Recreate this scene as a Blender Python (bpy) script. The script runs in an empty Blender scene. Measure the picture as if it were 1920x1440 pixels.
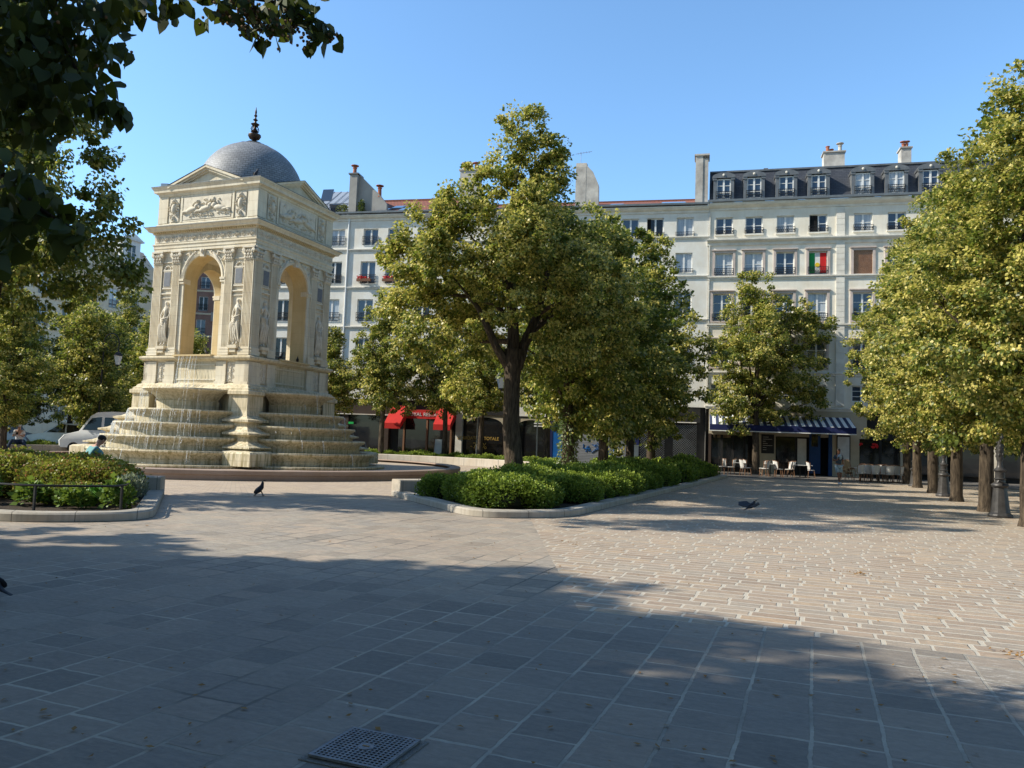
import bpy, bmesh, math, random
import numpy as np
from math import sin, cos, pi, radians, sqrt, atan2, hypot
from mathutils import Vector, Matrix
random.seed(7)
RNG = np.random.default_rng(7)
SC = bpy.context.scene
COL = SC.collection

# ------------------------------------------------------------------ survey
FPX, PITCH, ROLL = 1463.3, .0723, .0354
_F = np.array([0, cos(PITCH), sin(PITCH)]); _U0 = np.array([0, -sin(PITCH), cos(PITCH)]); _X0 = np.array([1., 0, 0])
_X = _X0*cos(ROLL)+_U0*sin(ROLL); _U = -_X0*sin(ROLL)+_U0*cos(ROLL)
_O = np.array([0, 0, 1.6])
def ray(u, v): return _F+_X*(u-960)/FPX-_U*(v-720)/FPX
def G(u, v, z=0.):
    d = ray(u, v); return Vector(_O+d*((z-1.6)/d[2]))
def at(u, v, Y):
    d = ray(u, v); return Vector(_O+d*(Y/d[1]))
# plaza grid: a runs right along the fountain's front, b runs away from the camera
ANG = -.3699
E2 = Vector((cos(ANG), sin(ANG), 0)); E1 = Vector((-sin(ANG), cos(ANG), 0))
FC = Vector((-11.99, 34.3, 0))                       # fountain centre
def L2W(x, y, z=0.): return FC+E2*x+E1*y+Vector((0, 0, z))   # fountain frame -> world
MF = Matrix.Translation(FC) @ Matrix.Rotation(ANG, 4, 'Z')

# ------------------------------------------------------------------ materials
def new_mat(name):
    m = bpy.data.materials.new(name); m.use_nodes = True
    nt = m.node_tree; nt.nodes.clear()
    out = nt.nodes.new('ShaderNodeOutputMaterial')
    return m, nt, out
def N(nt, t, **kw):
    n = nt.nodes.new(t)
    for k, v in kw.items():
        if k in n.inputs: n.inputs[k].default_value = v
        else: setattr(n, k, v)
    return n
def ln(nt, a, b): nt.links.new(a, b)
def MATH(nt, op, a, b=None, c=None):
    n = nt.nodes.new('ShaderNodeMath'); n.operation = op
    for i, s in enumerate((a, b, c)):
        if s is None: continue
        if isinstance(s, (int, float)): n.inputs[i].default_value = s
        else: nt.links.new(s, n.inputs[i])
    return n.outputs[0]
def MIX(nt, fac, a, b, mode='MIX'):
    n = nt.nodes.new('ShaderNodeMix'); n.data_type = 'RGBA'; n.blend_type = mode; n.clamp_factor = True
    if isinstance(fac, (int, float)): n.inputs[0].default_value = fac
    else: nt.links.new(fac, n.inputs[0])
    for i, s in ((6, a), (7, b)):
        if isinstance(s, tuple): n.inputs[i].default_value = (*s[:3], 1)
        else: nt.links.new(s, n.inputs[i])
    return n.outputs[2]
def RAMP(nt, fac, stops):
    n = nt.nodes.new('ShaderNodeValToRGB'); cr = n.color_ramp
    while len(cr.elements) < len(stops): cr.elements.new(.5)
    for e, (p, c) in zip(cr.elements, stops):
        e.position = p; e.color = (c, c, c, 1) if isinstance(c, (int, float)) else (*c[:3], 1)
    nt.links.new(fac, n.inputs[0]); return n.outputs[0]
def NOISE(nt, vec, scale, detail=4, rough=.55, dist=0.):
    n = nt.nodes.new('ShaderNodeTexNoise'); n.inputs['Scale'].default_value = scale
    n.inputs['Detail'].default_value = detail; n.inputs['Roughness'].default_value = rough; n.inputs['Distortion'].default_value = dist
    nt.links.new(vec, n.inputs['Vector']); return n.outputs[0]
def OBJC(nt, scale=None):
    t = nt.nodes.new('ShaderNodeTexCoord'); o = t.outputs['Object']
    if scale:
        m = nt.nodes.new('ShaderNodeMapping'); m.inputs['Scale'].default_value = scale
        nt.links.new(o, m.inputs[0]); o = m.outputs[0]
    return o
def BUMP(nt, h, strength, dist=.02):
    b = nt.nodes.new('ShaderNodeBump'); b.inputs['Strength'].default_value = strength; b.inputs['Distance'].default_value = dist
    nt.links.new(h, b.inputs['Height']); return b.outputs[0]
def simple(name, c1, c2=None, scale=3., rough=.8, bump=.3, bdist=.01, metallic=0., spec=.3, detail=6):
    m, nt, out = new_mat(name); p = N(nt, 'ShaderNodeBsdfPrincipled')
    co = OBJC(nt); n1 = NOISE(nt, co, scale, detail, .6)
    if c2 is None: c2 = tuple(x*.75 for x in c1)
    r = RAMP(nt, n1, [(.3, 0.), (.7, 1.)])
    ln(nt, MIX(nt, r, c1, c2), p.inputs['Base Color'])
    p.inputs['Roughness'].default_value = rough; p.inputs['Metallic'].default_value = metallic
    p.inputs['Specular IOR Level'].default_value = spec
    if bump: ln(nt, BUMP(nt, NOISE(nt, co, scale*6, 4), bump, bdist), p.inputs['Normal'])
    ln(nt, p.outputs[0], out.inputs[0]); return m

def stone_mat(name, base, stain, course=.42, joint=.35, green=0., weather=.5):
    """ashlar limestone: block courses, soft joints, blotches, downward stains"""
    m, nt, out = new_mat(name); p = N(nt, 'ShaderNodeBsdfPrincipled'); p.inputs['Roughness'].default_value = .85
    p.inputs['Specular IOR Level'].default_value = .2
    co = OBJC(nt); sep = N(nt, 'ShaderNodeSeparateXYZ'); ln(nt, co, sep.inputs[0])
    xy = MATH(nt, 'ADD', sep.outputs[0], sep.outputs[1])
    cmb = N(nt, 'ShaderNodeCombineXYZ'); ln(nt, xy, cmb.inputs[0]); ln(nt, sep.outputs[2], cmb.inputs[1])
    bt = N(nt, 'ShaderNodeTexBrick'); bt.offset = .5
    bt.inputs['Scale'].default_value = 1.; bt.inputs['Mortar Size'].default_value = .006 if joint < .9 else .012; bt.inputs['Mortar Smooth'].default_value = .3
    bt.inputs['Brick Width'].default_value = course*2.1; bt.inputs['Row Height'].default_value = course
    bt.inputs['Color1'].default_value = (0, 0, 0, 1); bt.inputs['Color2'].default_value = (1, 1, 1, 1); bt.inputs['Mortar'].default_value = (.5, .5, .5, 1)
    ln(nt, cmb.outputs[0], bt.inputs[0])
    blot = NOISE(nt, co, .9, 5, .6); fine = NOISE(nt, co, 14, 5, .6)
    mp = N(nt, 'ShaderNodeMapping'); mp.inputs['Scale'].default_value = (5, 5, .45); ln(nt, co, mp.inputs[0])
    streak = NOISE(nt, mp.outputs[0], 1.4, 5, .65)
    c = MIX(nt, RAMP(nt, blot, [(.35, 0.), (.68, 1.)]), base, tuple(x*y for x, y in zip(base, (.86, .8, .72))))
    c = MIX(nt, MATH(nt, 'MULTIPLY', bt.outputs['Color'], .22), c, tuple(x*.72 for x in base))
    c = MIX(nt, MATH(nt, 'MULTIPLY', RAMP(nt, streak, [(.48, 0.), (.72, 1.)]), weather), c, stain)
    c = MIX(nt, MATH(nt, 'MULTIPLY', fine, .25), c, tuple(x*.7 for x in base))
    c = MIX(nt, MATH(nt, 'MULTIPLY', bt.outputs['Fac'], joint), c, tuple(x*.35 for x in base))
    if green:
        g = RAMP(nt, NOISE(nt, mp.outputs[0], 2.3, 5, .7), [(.45, 0.), (.62, 1.)])
        z = RAMP(nt, MATH(nt, 'MULTIPLY', sep.outputs[2], .2), [(0., 1.), (.75, .35), (.95, 0.)])
        c = MIX(nt, MATH(nt, 'MULTIPLY', MATH(nt, 'MULTIPLY', g, z), green), c, (.16, .135, .035))
    ln(nt, c, p.inputs['Base Color'])
    h = MATH(nt, 'SUBTRACT', fine, MATH(nt, 'MULTIPLY', bt.outputs['Fac'], 1.2))
    ln(nt, BUMP(nt, h, .35, .008), p.inputs['Normal'])
    ln(nt, p.outputs[0], out.inputs[0]); return m

def paving_mat():
    m, nt, out = new_mat('paving'); p = N(nt, 'ShaderNodeBsdfPrincipled')
    geo = N(nt, 'ShaderNodeNewGeometry'); mp = N(nt, 'ShaderNodeMapping'); mp.vector_type = 'POINT'
    mp.inputs['Rotation'].default_value = (0, 0, -ANG); ln(nt, geo.outputs['Position'], mp.inputs[0])
    wv = mp.outputs[0]
    wn = N(nt, 'ShaderNodeTexNoise'); wn.inputs['Scale'].default_value = 1.7; wn.inputs['Detail'].default_value = 3; ln(nt, wv, wn.inputs[0])
    sc = N(nt, 'ShaderNodeVectorMath', operation='SCALE'); sc.inputs['Scale'].default_value = .03
    sb = N(nt, 'ShaderNodeVectorMath', operation='SUBTRACT'); sb.inputs[1].default_value = (.5, .5, .5)
    ln(nt, wn.outputs['Color'], sb.inputs[0]); ln(nt, sb.outputs[0], sc.inputs[0])
    ad = N(nt, 'ShaderNodeVectorMath', operation='ADD'); ln(nt, wv, ad.inputs[0]); ln(nt, sc.outputs[0], ad.inputs[1])
    wn2 = N(nt, 'ShaderNodeTexNoise'); wn2.inputs['Scale'].default_value = 11; wn2.inputs['Detail'].default_value = 2; ln(nt, wv, wn2.inputs[0])
    sb2 = N(nt, 'ShaderNodeVectorMath', operation='SUBTRACT'); sb2.inputs[1].default_value = (.5, .5, .5); ln(nt, wn2.outputs['Color'], sb2.inputs[0])
    sc2 = N(nt, 'ShaderNodeVectorMath', operation='SCALE'); sc2.inputs['Scale'].default_value = .02; ln(nt, sb2.outputs[0], sc2.inputs[0])
    ad2 = N(nt, 'ShaderNodeVectorMath', operation='ADD'); ln(nt, ad.outputs[0], ad2.inputs[0]); ln(nt, sc2.outputs[0], ad2.inputs[1])
    sep = N(nt, 'ShaderNodeSeparateXYZ'); ln(nt, ad2.outputs[0], sep.inputs[0])
    sA, sB = sep.outputs[0], sep.outputs[1]
    def bricks(x, y, bw, rh, mort, smooth=.25):
        row = MATH(nt, 'FLOOR', MATH(nt, 'DIVIDE', y, rh))
        wnz = N(nt, 'ShaderNodeTexWhiteNoise', noise_dimensions='1D'); ln(nt, row, wnz.inputs['W'])
        x2 = MATH(nt, 'ADD', x, MATH(nt, 'MULTIPLY', wnz.outputs['Value'], bw*.8))
        # lengths vary along a course
        x3 = MATH(nt, 'ADD', x2, MATH(nt, 'MULTIPLY', MATH(nt, 'SINE', MATH(nt, 'ADD', MATH(nt, 'MULTIPLY', x2, 2.6/bw*.5), MATH(nt, 'MULTIPLY', wnz.outputs['Value'], 40.))), bw*.22))
        cb = N(nt, 'ShaderNodeCombineXYZ'); ln(nt, x3, cb.inputs[0]); ln(nt, y, cb.inputs[1])
        bt = N(nt, 'ShaderNodeTexBrick'); bt.offset = .37; bt.offset_frequency = 2; bt.squash = 1
        for k, v in (('Scale', 1.), ('Mortar Size', mort), ('Mortar Smooth', smooth), ('Brick Width', bw), ('Row Height', rh)): bt.inputs[k].default_value = v
        bt.inputs['Color1'].default_value = (0, 0, 0, 1); bt.inputs['Color2'].default_value = (1, 1, 1, 1)
        bt.inputs['Mortar'].default_value = (.5, .5, .5, 1)
        ln(nt, cb.outputs[0], bt.inputs[0]); return bt.outputs['Color'], bt.outputs['Fac']
    c1, f1 = bricks(sB, sA, .40, .385, .014)        # courses running away from the camera
    c2, f2 = bricks(sA, sB, .40, .205, .02)        # small setts in cross courses
    lim = MATH(nt, 'SUBTRACT', sA, MATH(nt, 'ADD', -2.1, MATH(nt, 'MULTIPLY', MATH(nt, 'SUBTRACT', sB, 7.4), -.42)))
    isb = MATH(nt, 'MULTIPLY', MATH(nt, 'GREATER_THAN', lim, 0.), MATH(nt, 'GREATER_THAN', sB, 7.39))
    tint = MIX(nt, isb, c1, c2); fac = MATH(nt, 'ADD', MATH(nt, 'MULTIPLY', f1, MATH(nt, 'SUBTRACT', 1., isb)), MATH(nt, 'MULTIPLY', f2, isb))
    # fountain side: fine radial setts
    fine = NOISE(nt, wv, 22, 6, .65); mid = NOISE(nt, wv, 1.1, 5, .6); big = NOISE(nt, wv, .23, 3, .5)
    mps = N(nt, 'ShaderNodeMapping'); mps.inputs['Scale'].default_value = (1, 3.4, 1); mps.inputs['Rotation'].default_value = (0, 0, .5); ln(nt, wv, mps.inputs[0])
    vein = NOISE(nt, mps.outputs[0], 5., 7, .7, .6)
    col = RAMP(nt, tint, [(0., (.29, .25, .2)), (.25, (.48, .39, .3)), (.5, (.37, .33, .28)), (.75, (.54, .42, .31)), (1., (.43, .38, .31))])
    colw = RAMP(nt, tint, [(0., (.38, .27, .185)), (.35, (.54, .39, .27)), (.6, (.44, .355, .27)), (.8, (.6, .42, .26)), (1., (.52, .42, .32))])
    col = MIX(nt, isb, col, colw)
    col = MIX(nt, RAMP(nt, mid, [(.35, 0.), (.7, .55)]), col, (.44, .38, .3))
    col = MIX(nt, RAMP(nt, big, [(.5, 0.), (.75, .45)]), col, (.4, .27, .17))
    col = MIX(nt, RAMP(nt, vein, [(.42, .35), (.62, 0.)]), col, (.1, .09, .085))
    col = MIX(nt, MATH(nt, 'MULTIPLY', fine, .3), col, (.15, .14, .13))
    spots = N(nt, 'ShaderNodeTexVoronoi'); spots.inputs['Scale'].default_value = 2.1; ln(nt, wv, spots.inputs['Vector'])
    col = MIX(nt, RAMP(nt, spots.outputs['Distance'], [(.03, .6), (.06, 0.)]), col, (.05, .05, .05))
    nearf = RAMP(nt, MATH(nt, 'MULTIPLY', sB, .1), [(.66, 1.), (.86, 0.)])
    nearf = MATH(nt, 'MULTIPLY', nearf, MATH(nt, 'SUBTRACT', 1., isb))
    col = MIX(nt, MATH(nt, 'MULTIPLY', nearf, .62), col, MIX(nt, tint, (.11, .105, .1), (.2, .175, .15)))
    mort = MIX(nt, RAMP(nt, NOISE(nt, wv, .55, 3), [(.38, 0.), (.6, 1.)]), (.1, .09, .08), (.46, .41, .33))
    mort = MIX(nt, MATH(nt, 'GREATER_THAN', sA, -2.6), mort, MIX(nt, RAMP(nt, NOISE(nt, wv, 1.6, 4), [(.35, 0.), (.65, 1.)]), (.24, .22, .19), (.46, .42, .35)))
    mort = MIX(nt, MATH(nt, 'MULTIPLY', isb, .8), mort, (.66, .59, .48))
    mort = MIX(nt, MATH(nt, 'MULTIPLY', fine, .5), mort, (.2, .19, .16))
    col = MIX(nt, fac, col, mort)
    # pale salt stains at the right
    ds = N(nt, 'ShaderNodeVectorMath', operation='DISTANCE'); ln(nt, wv, ds.inputs[0]); ds.inputs[1].default_value = (1.35, 6.6, 0)
    st = MATH(nt, 'MULTIPLY', RAMP(nt, MATH(nt, 'MULTIPLY', ds.outputs['Value'], .5), [(.15, 1.), (.45, 0.)]), RAMP(nt, NOISE(nt, mps.outputs[0], 6, 6, .75), [(.52, 0.), (.6, 1.)]))
    col = MIX(nt, MATH(nt, 'MULTIPLY', st, .6), col, (.62, .58, .52))
    ln(nt, col, p.inputs['Base Color'])
    ln(nt, RAMP(nt, fine, [(.3, .55), (.7, .8)]), p.inputs['Roughness']); p.inputs['Specular IOR Level'].default_value = .35
    h = MATH(nt, 'ADD', MATH(nt, 'MULTIPLY', fac, -.9), MATH(nt, 'ADD', MATH(nt, 'MULTIPLY', vein, .5), MATH(nt, 'ADD', MATH(nt, 'MULTIPLY', fine, .4), MATH(nt, 'MULTIPLY', tint, .35))))
    ln(nt, BUMP(nt, h, .7, .02), p.inputs['Normal'])
    ln(nt, p.outputs[0], out.inputs[0]); return m

def radial_paving_mat():
    m, nt, out = new_mat('ring_paving'); p = N(nt, 'ShaderNodeBsdfPrincipled'); p.inputs['Roughness'].default_value = .75
    co = OBJC(nt); sep = N(nt, 'ShaderNodeSeparateXYZ'); ln(nt, co, sep.inputs[0])
    r = MATH(nt, 'SQRT', MATH(nt, 'ADD', MATH(nt, 'POWER', sep.outputs[0], 2.), MATH(nt, 'POWER', sep.outputs[1], 2.)))
    a = MATH(nt, 'MULTIPLY', MATH(nt, 'ARCTAN2', sep.outputs[1], sep.outputs[0]), 12.)
    cb = N(nt, 'ShaderNodeCombineXYZ'); ln(nt, a, cb.inputs[0]); ln(nt, r, cb.inputs[1])
    bt = N(nt, 'ShaderNodeTexBrick'); bt.inputs['Scale'].default_value = 1; bt.inputs['Mortar Size'].default_value = .012
    bt.inputs['Brick Width'].default_value = .24; bt.inputs['Row Height'].default_value = .2
    bt.inputs['Color1'].default_value = (0, 0, 0, 1); bt.inputs['Color2'].default_value = (1, 1, 1, 1); ln(nt, cb.outputs[0], bt.inputs[0])
    col = RAMP(nt, bt.outputs['Color'], [(0., (.36, .285, .22)), (.5, (.42, .33, .25)), (1., (.45, .37, .29))])
    col = MIX(nt, RAMP(nt, NOISE(nt, co, .8, 4), [(.4, 0.), (.7, .6)]), col, (.48, .38, .26))
    col = MIX(nt, MATH(nt, 'MULTIPLY', bt.outputs['Fac'], .6), col, (.26, .22, .18))
    ln(nt, col, p.inputs['Base Color']); ln(nt, BUMP(nt, bt.outputs['Fac'], -.3, .01), p.inputs['Normal'])
    ln(nt, p.outputs[0], out.inputs[0]); return m

def leaf_mat(name, trans=.45, rough=.42, spec=.45):
    m, nt, out = new_mat(name)
    at_ = N(nt, 'ShaderNodeAttribute'); at_.attribute_name = 'Col'
    p = N(nt, 'ShaderNodeBsdfPrincipled'); p.inputs['Roughness'].default_value = rough; p.inputs['Specular IOR Level'].default_value = spec
    ln(nt, at_.outputs['Color'], p.inputs['Base Color'])
    t = N(nt, 'ShaderNodeBsdfTranslucent')
    ln(nt, MIX(nt, .35, at_.outputs['Color'], (.3, .36, .03)), t.inputs['Color'])
    mx = N(nt, 'ShaderNodeMixShader'); mx.inputs[0].default_value = trans
    ln(nt, p.outputs[0], mx.inputs[1]); ln(nt, t.outputs[0], mx.inputs[2]); ln(nt, mx.outputs[0], out.inputs[0]); return m

def bark_mat(name, c1, c2):
    m, nt, out = new_mat(name); p = N(nt, 'ShaderNodeBsdfPrincipled'); p.inputs['Roughness'].default_value = .92; p.inputs['Specular IOR Level'].default_value = .1
    co = OBJC(nt, (9, 9, 1.6)); n = NOISE(nt, co, 1.6, 7, .68, .4)
    ln(nt, MIX(nt, RAMP(nt, n, [(.36, 0.), (.62, 1.)]), c2, c1), p.inputs['Base Color'])
    ln(nt, BUMP(nt, n, 1., .05), p.inputs['Normal']); ln(nt, p.outputs[0], out.inputs[0]); return m

def glass_mat(name, col, rough=.06, spec=1., var=.0, vc=(.6, .6, .58)):
    m, nt, out = new_mat(name); p = N(nt, 'ShaderNodeBsdfPrincipled')
    oi = N(nt, 'ShaderNodeObjectInfo'); co = OBJC(nt, (6, 6, .25))
    fold = NOISE(nt, co, 2.2, 3)
    ln(nt, MIX(nt, MATH(nt, 'MULTIPLY', fold, var), col, vc), p.inputs['Base Color'])
    p.inputs['Roughness'].default_value = rough; p.inputs['IOR'].default_value = 1.5; p.inputs['Specular IOR Level'].default_value = spec
    p.inputs['Coat Weight'].default_value = .6; p.inputs['Coat Roughness'].default_value = .03
    ln(nt, BUMP(nt, NOISE(nt, OBJC(nt), 1.3, 2), .15, .02), p.inputs['Coat Normal'])
    ln(nt, p.outputs[0], out.inputs[0]); return m

def tile_mat(name, ca, cb_, cj, bw, rh, axis='xz', rough=.75, mort=.012, bump=.5):
    m, nt, out = new_mat(name); p = N(nt, 'ShaderNodeBsdfPrincipled'); p.inputs['Roughness'].default_value = rough
    co = OBJC(nt); sep = N(nt, 'ShaderNodeSeparateXYZ'); ln(nt, co, sep.inputs[0])
    cb = N(nt, 'ShaderNodeCombineXYZ')
    if axis == 'dome':
        a = MATH(nt, 'MULTIPLY', MATH(nt, 'ARCTAN2', sep.outputs[1], sep.outputs[0]), 2.)
        ln(nt, a, cb.inputs[0])
        ln(nt, sep.outputs[2], cb.inputs[1])
    else:
        ln(nt, sep.outputs[0], cb.inputs[0]); ln(nt, sep.outputs[2], cb.inputs[1])
    bt = N(nt, 'ShaderNodeTexBrick'); bt.inputs['Scale'].default_value = 1; bt.inputs['Mortar Size'].default_value = mort
    bt.inputs['Brick Width'].default_value = bw; bt.inputs['Row Height'].default_value = rh
    bt.inputs['Color1'].default_value = (*ca, 1); bt.inputs['Color2'].default_value = (*cb_, 1); bt.inputs['Mortar'].default_value = (*cj, 1)
    ln(nt, cb.outputs[0], bt.inputs[0])
    c = MIX(nt, RAMP(nt, NOISE(nt, co, 1.1, 5), [(.4, 0.), (.7, .5)]), bt.outputs['Color'], tuple(x*.55 for x in ca))
    ln(nt, c, p.inputs['Base Color']); ln(nt, BUMP(nt, bt.outputs['Fac'], -bump, .02), p.inputs['Normal'])
    ln(nt, p.outputs[0], out.inputs[0]); return m

def stripe_mat(name, ca, cb_, period):
    m, nt, out = new_mat(name); p = N(nt, 'ShaderNodeBsdfPrincipled'); p.inputs['Roughness'].default_value = .85
    co = OBJC(nt); sep = N(nt, 'ShaderNodeSeparateXYZ'); ln(nt, co, sep.inputs[0])
    f = MATH(nt, 'GREATER_THAN', MATH(nt, 'FRACT', MATH(nt, 'DIVIDE', sep.outputs[0], period)), .5)
    ln(nt, MIX(nt, f, ca, cb_), p.inputs['Base Color']); ln(nt, p.outputs[0], out.inputs[0]); return m

def water_mat():
    m, nt, out = new_mat('water_streams'); p = N(nt, 'ShaderNodeBsdfPrincipled')
    p.inputs['Base Color'].default_value = (.9, .92, .93, 1); p.inputs['Roughness'].default_value = .15
    t = N(nt, 'ShaderNodeBsdfTransparent'); mx = N(nt, 'ShaderNodeMixShader')
    f = RAMP(nt, NOISE(nt, OBJC(nt, (14, 14, 5)), 2.2, 4, .7), [(.4, .12), (.62, .72)])
    ln(nt, f, mx.inputs[0]); ln(nt, t.outputs[0], mx.inputs[1]); ln(nt, p.outputs[0], mx.inputs[2]); ln(nt, mx.outputs[0], out.inputs[0]); return m
def pool_mat():
    m, nt, out = new_mat('basin_water'); p = N(nt, 'ShaderNodeBsdfPrincipled'); p.inputs['Base Color'].default_value = (.09, .085, .045, 1)
    p.inputs['Roughness'].default_value = .05; p.inputs['Specular IOR Level'].default_value = .8
    ln(nt, BUMP(nt, NOISE(nt, OBJC(nt), 9, 4), .5, .02), p.inputs['Normal']); ln(nt, p.outputs[0], out.inputs[0]); return m

M = {}
M['paving'] = paving_mat(); M['ring'] = radial_paving_mat()
M['lime'] = stone_mat('limestone', (.82, .755, .61), (.42, .36, .27), .42, .4, 0., .5)
M['lime_wet'] = stone_mat('wet_limestone', (.79, .705, .53), (.33, .25, .12), .5, .5, .75, .8)
M['lime_carve'] = simple('carved_limestone', (.76, .7, .58), (.56, .5, .4), 5, .85, .5, .01)
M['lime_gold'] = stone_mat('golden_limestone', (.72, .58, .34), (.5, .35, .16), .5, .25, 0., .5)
M['plaque'] = simple('grey_plaque', (.19, .2, .22), (.13, .14, .16), 8, .5, .2)
M['pink_granite'] = stone_mat('pink_granite', (.40, .31, .26), (.26, .19, .15), .6, .15, 0., .3)
M['curb'] = stone_mat('granite_curb', (.46, .43, .38), (.22, .2, .17), .62, 1., 0., .6)
M['planter_wall'] = stone_mat('planter_stone', (.55, .5, .43), (.28, .25, .21), .8, 1., 0., .55)
M['dark_granite'] = simple('dark_granite', (.12, .12, .125), (.07, .075, .08), 6, .6)
M['slate_dome'] = tile_mat('slate_scales', (.22, .23, .25), (.31, .32, .34), (.07, .075, .085), .2, .1, 'dome', .62, .009, .7)
M['lead'] = simple('lead_sheet', (.2, .21, .22), (.13, .14, .15), 3, .45, .2, .01, .3)
M['bronze'] = simple('dark_bronze', (.055, .045, .04), (.09, .06, .045), 9, .45, .3, .01, .6)
M['soil'] = simple('planter_soil', (.07, .05, .033), (.035, .025, .018), 7, .95, .8, .03)
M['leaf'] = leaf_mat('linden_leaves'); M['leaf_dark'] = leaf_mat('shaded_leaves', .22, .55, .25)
M['shrub'] = leaf_mat('shrub_leaves', .3, .5, .3)
M['bark'] = bark_mat('linden_bark', (.12, .092, .065), (.028, .022, .017)); M['bark_lit'] = bark_mat('lit_bark', (.26, .2, .14), (.07, .05, .035))  # bark_lit: paler copy of the bark with sunlight put into its colour
M['plaster_white'] = stone_mat('white_render', (.84, .83, .78), (.62, .6, .56), 3.5, .05, 0., .3)
M['plaster_cream'] = stone_mat('cream_render', (.86, .83, .74), (.62, .58, .5), 3.5, .05, 0., .35)
M['trim'] = simple('stone_trim', (.8, .77, .69), (.6, .56, .49), 1.5, .8, .2)
M['surround'] = simple('pinkish_surround', (.6, .5, .45), (.45, .38, .34), 2, .8, .2)
M['hauss'] = stone_mat('haussmann_stone', (.84, .75, .6), (.55, .47, .36), .6, .3, 0., .3)
M['old_render'] = simple('stained_chimney_render', (.62, .59, .54), (.3, .28, .26), 1.1, .9, .4, .02, 0, .2, 8)
M['grey_render'] = simple('grey_gable_render', (.4, .385, .36), (.27, .26, .245), .8, .9, .3)
M['brick'] = tile_mat('red_brick', (.29, .11, .07), (.2, .08, .055), (.35, .3, .26), .24, .085)
M['red_tile'] = tile_mat('red_roof_tiles', (.32, .1, .055), (.23, .075, .045), (.07, .03, .02), .28, .16, 'xz', .8, .02, .8)
M['slate'] = tile_mat('dark_slate', (.05, .055, .07), (.075, .08, .095), (.025, .027, .03), .3, .14, 'xz', .5, .01, .5)
M['zinc'] = simple('zinc_roof', (.42, .45, .49), (.3, .33, .37), .9, .4, .1, .01, .35)
M['gutter'] = simple('zinc_gutter', (.24, .27, .3), (.17, .19, .21), 2, .5, .1, .01, .2)
M['frame'] = simple('white_window_paint', (.78, .79, .78), (.7, .7, .69), 4, .45, 0)
M['glass'] = glass_mat('window_glass', (.03, .05, .09)); M['glass_curtain'] = glass_mat('curtained_glass', (.16, .2, .25), .1, .7, 1.1, (.62, .66, .7))
M['glass_dark'] = glass_mat('shop_glass', (.012, .012, .013), .08, .35)
M['void'] = simple('open_window_dark', (.008, .008, .009), None, 4, .9, 0)
M['iron'] = simple('black_iron', (.02, .02, .022), (.035, .034, .034), 9, .5, .2, .004, .4)
M['lamp_iron'] = simple('weathered_lamp_paint', (.085, .08, .078), (.05, .047, .045), 6, .45, .3, .006, .4)
M['grate_iron'] = simple('worn_cast_iron', (.26, .27, .29), (.15, .155, .165), 12, .5, .4, .004, .5)
M['lantern_glass'] = glass_mat('lantern_glass', (.5, .55, .58), .1, .6)
M['terracotta'] = simple('terracotta_pot', (.4, .14, .08), (.3, .12, .08), 6, .8, 0)
M['red_cloth'] = simple('red_awning_canvas', (.56, .025, .02), (.42, .02, .018), 2, .8, .1)
M['navy_cloth'] = simple('navy_canvas', (.012, .02, .09), None, 2, .8, .1)
M['stripe'] = stripe_mat('striped_canvas', (.78, .79, .8), (.03, .045, .11), .42)
M['stripe_grey'] = stripe_mat('grey_striped_canvas', (.6, .6, .58), (.05, .05, .05), .3)
M['shop_black'] = simple('black_shopfront', (.014, .014, .015), (.028, .026, .024), 3, .6, .1)
M['shop_brown'] = simple('brown_shopfront', (.06, .04, .03), None, 3, .6, .1)
M['shop_cream'] = simple('cream_shopfront', (.5, .43, .31), (.42, .36, .26), 2, .7, .1)
M['blue_door'] = simple('blue_painted_door', (.012, .06, .19), (.01, .05, .15), 3, .45, .1)
M['bright_blue'] = simple('bright_blue_paint', (.01, .13, .42), None, 3, .5, .1)
M['shutter'] = tile_mat('steel_roller_shutter', (.3, .31, .33), (.26, .27, .29), (.1, .1, .11), 30., .11, 'xz', .45, .014, .8)
M['wood'] = simple('brown_wood', (.2, .09, .045), (.13, .055, .03), 4, .6, .2)
M['white_text'] = simple('white_lettering', (.78, .78, .76), None, 3, .6, 0); M['gold_text'] = simple('gold_lettering', (.6, .38, .08), None, 3, .5, 0)
M['green_sign'] = simple('green_sign', (.02, .45, .1), None, 3, .5, 0)
M['white'] = simple('white_paint', (.78, .79, .8), (.72, .73, .74), 2, .35, 0, .01, 0, .5); M['silver'] = simple('silver_car_paint', (.5, .53, .55), None, 2, .3, 0, .01, .5)
M['grey_car'] = simple('grey_car_paint', (.33, .37, .42), None, 2, .3, 0, .01, .4)
M['tyre'] = simple('tyre_rubber', (.02, .02, .02), None, 9, .9, .2); M['steel'] = simple('bare_steel', (.45, .46, .47), (.35, .36, .37), 5, .35, .1, .005, .8)
M['wicker'] = simple('white_woven_chair', (.72, .71, .68), (.5, .48, .45), 40, .7, .3, .004); M['rattan'] = simple('rattan_frame', (.2, .1, .055), (.25, .14, .08), 20, .5, .2)
M['tabletop'] = simple('pale_tabletop', (.66, .65, .62), None, 3, .35, 0); M['table_wood'] = simple('tan_tabletop', (.4, .27, .14), None, 3, .5, 0)
M['skin_pale'] = simple('light_skin', (.5, .29, .2), (.45, .24, .17), 8, .55, 0); M['skin_dark'] = simple('tanned_skin', (.25, .12, .075), (.2, .1, .06), 8, .55, 0)
M['hair'] = simple('dark_hair', (.015, .012, .01), (.03, .022, .018), 30, .6, .5)
M['teal'] = simple('teal_tshirt', (.16, .34, .36), (.12, .28, .3), 5, .85, .4, .02); M['white_shirt'] = simple('white_tshirt', (.75, .74, .76), (.66, .65, .68), 5, .85, .4, .02)
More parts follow.
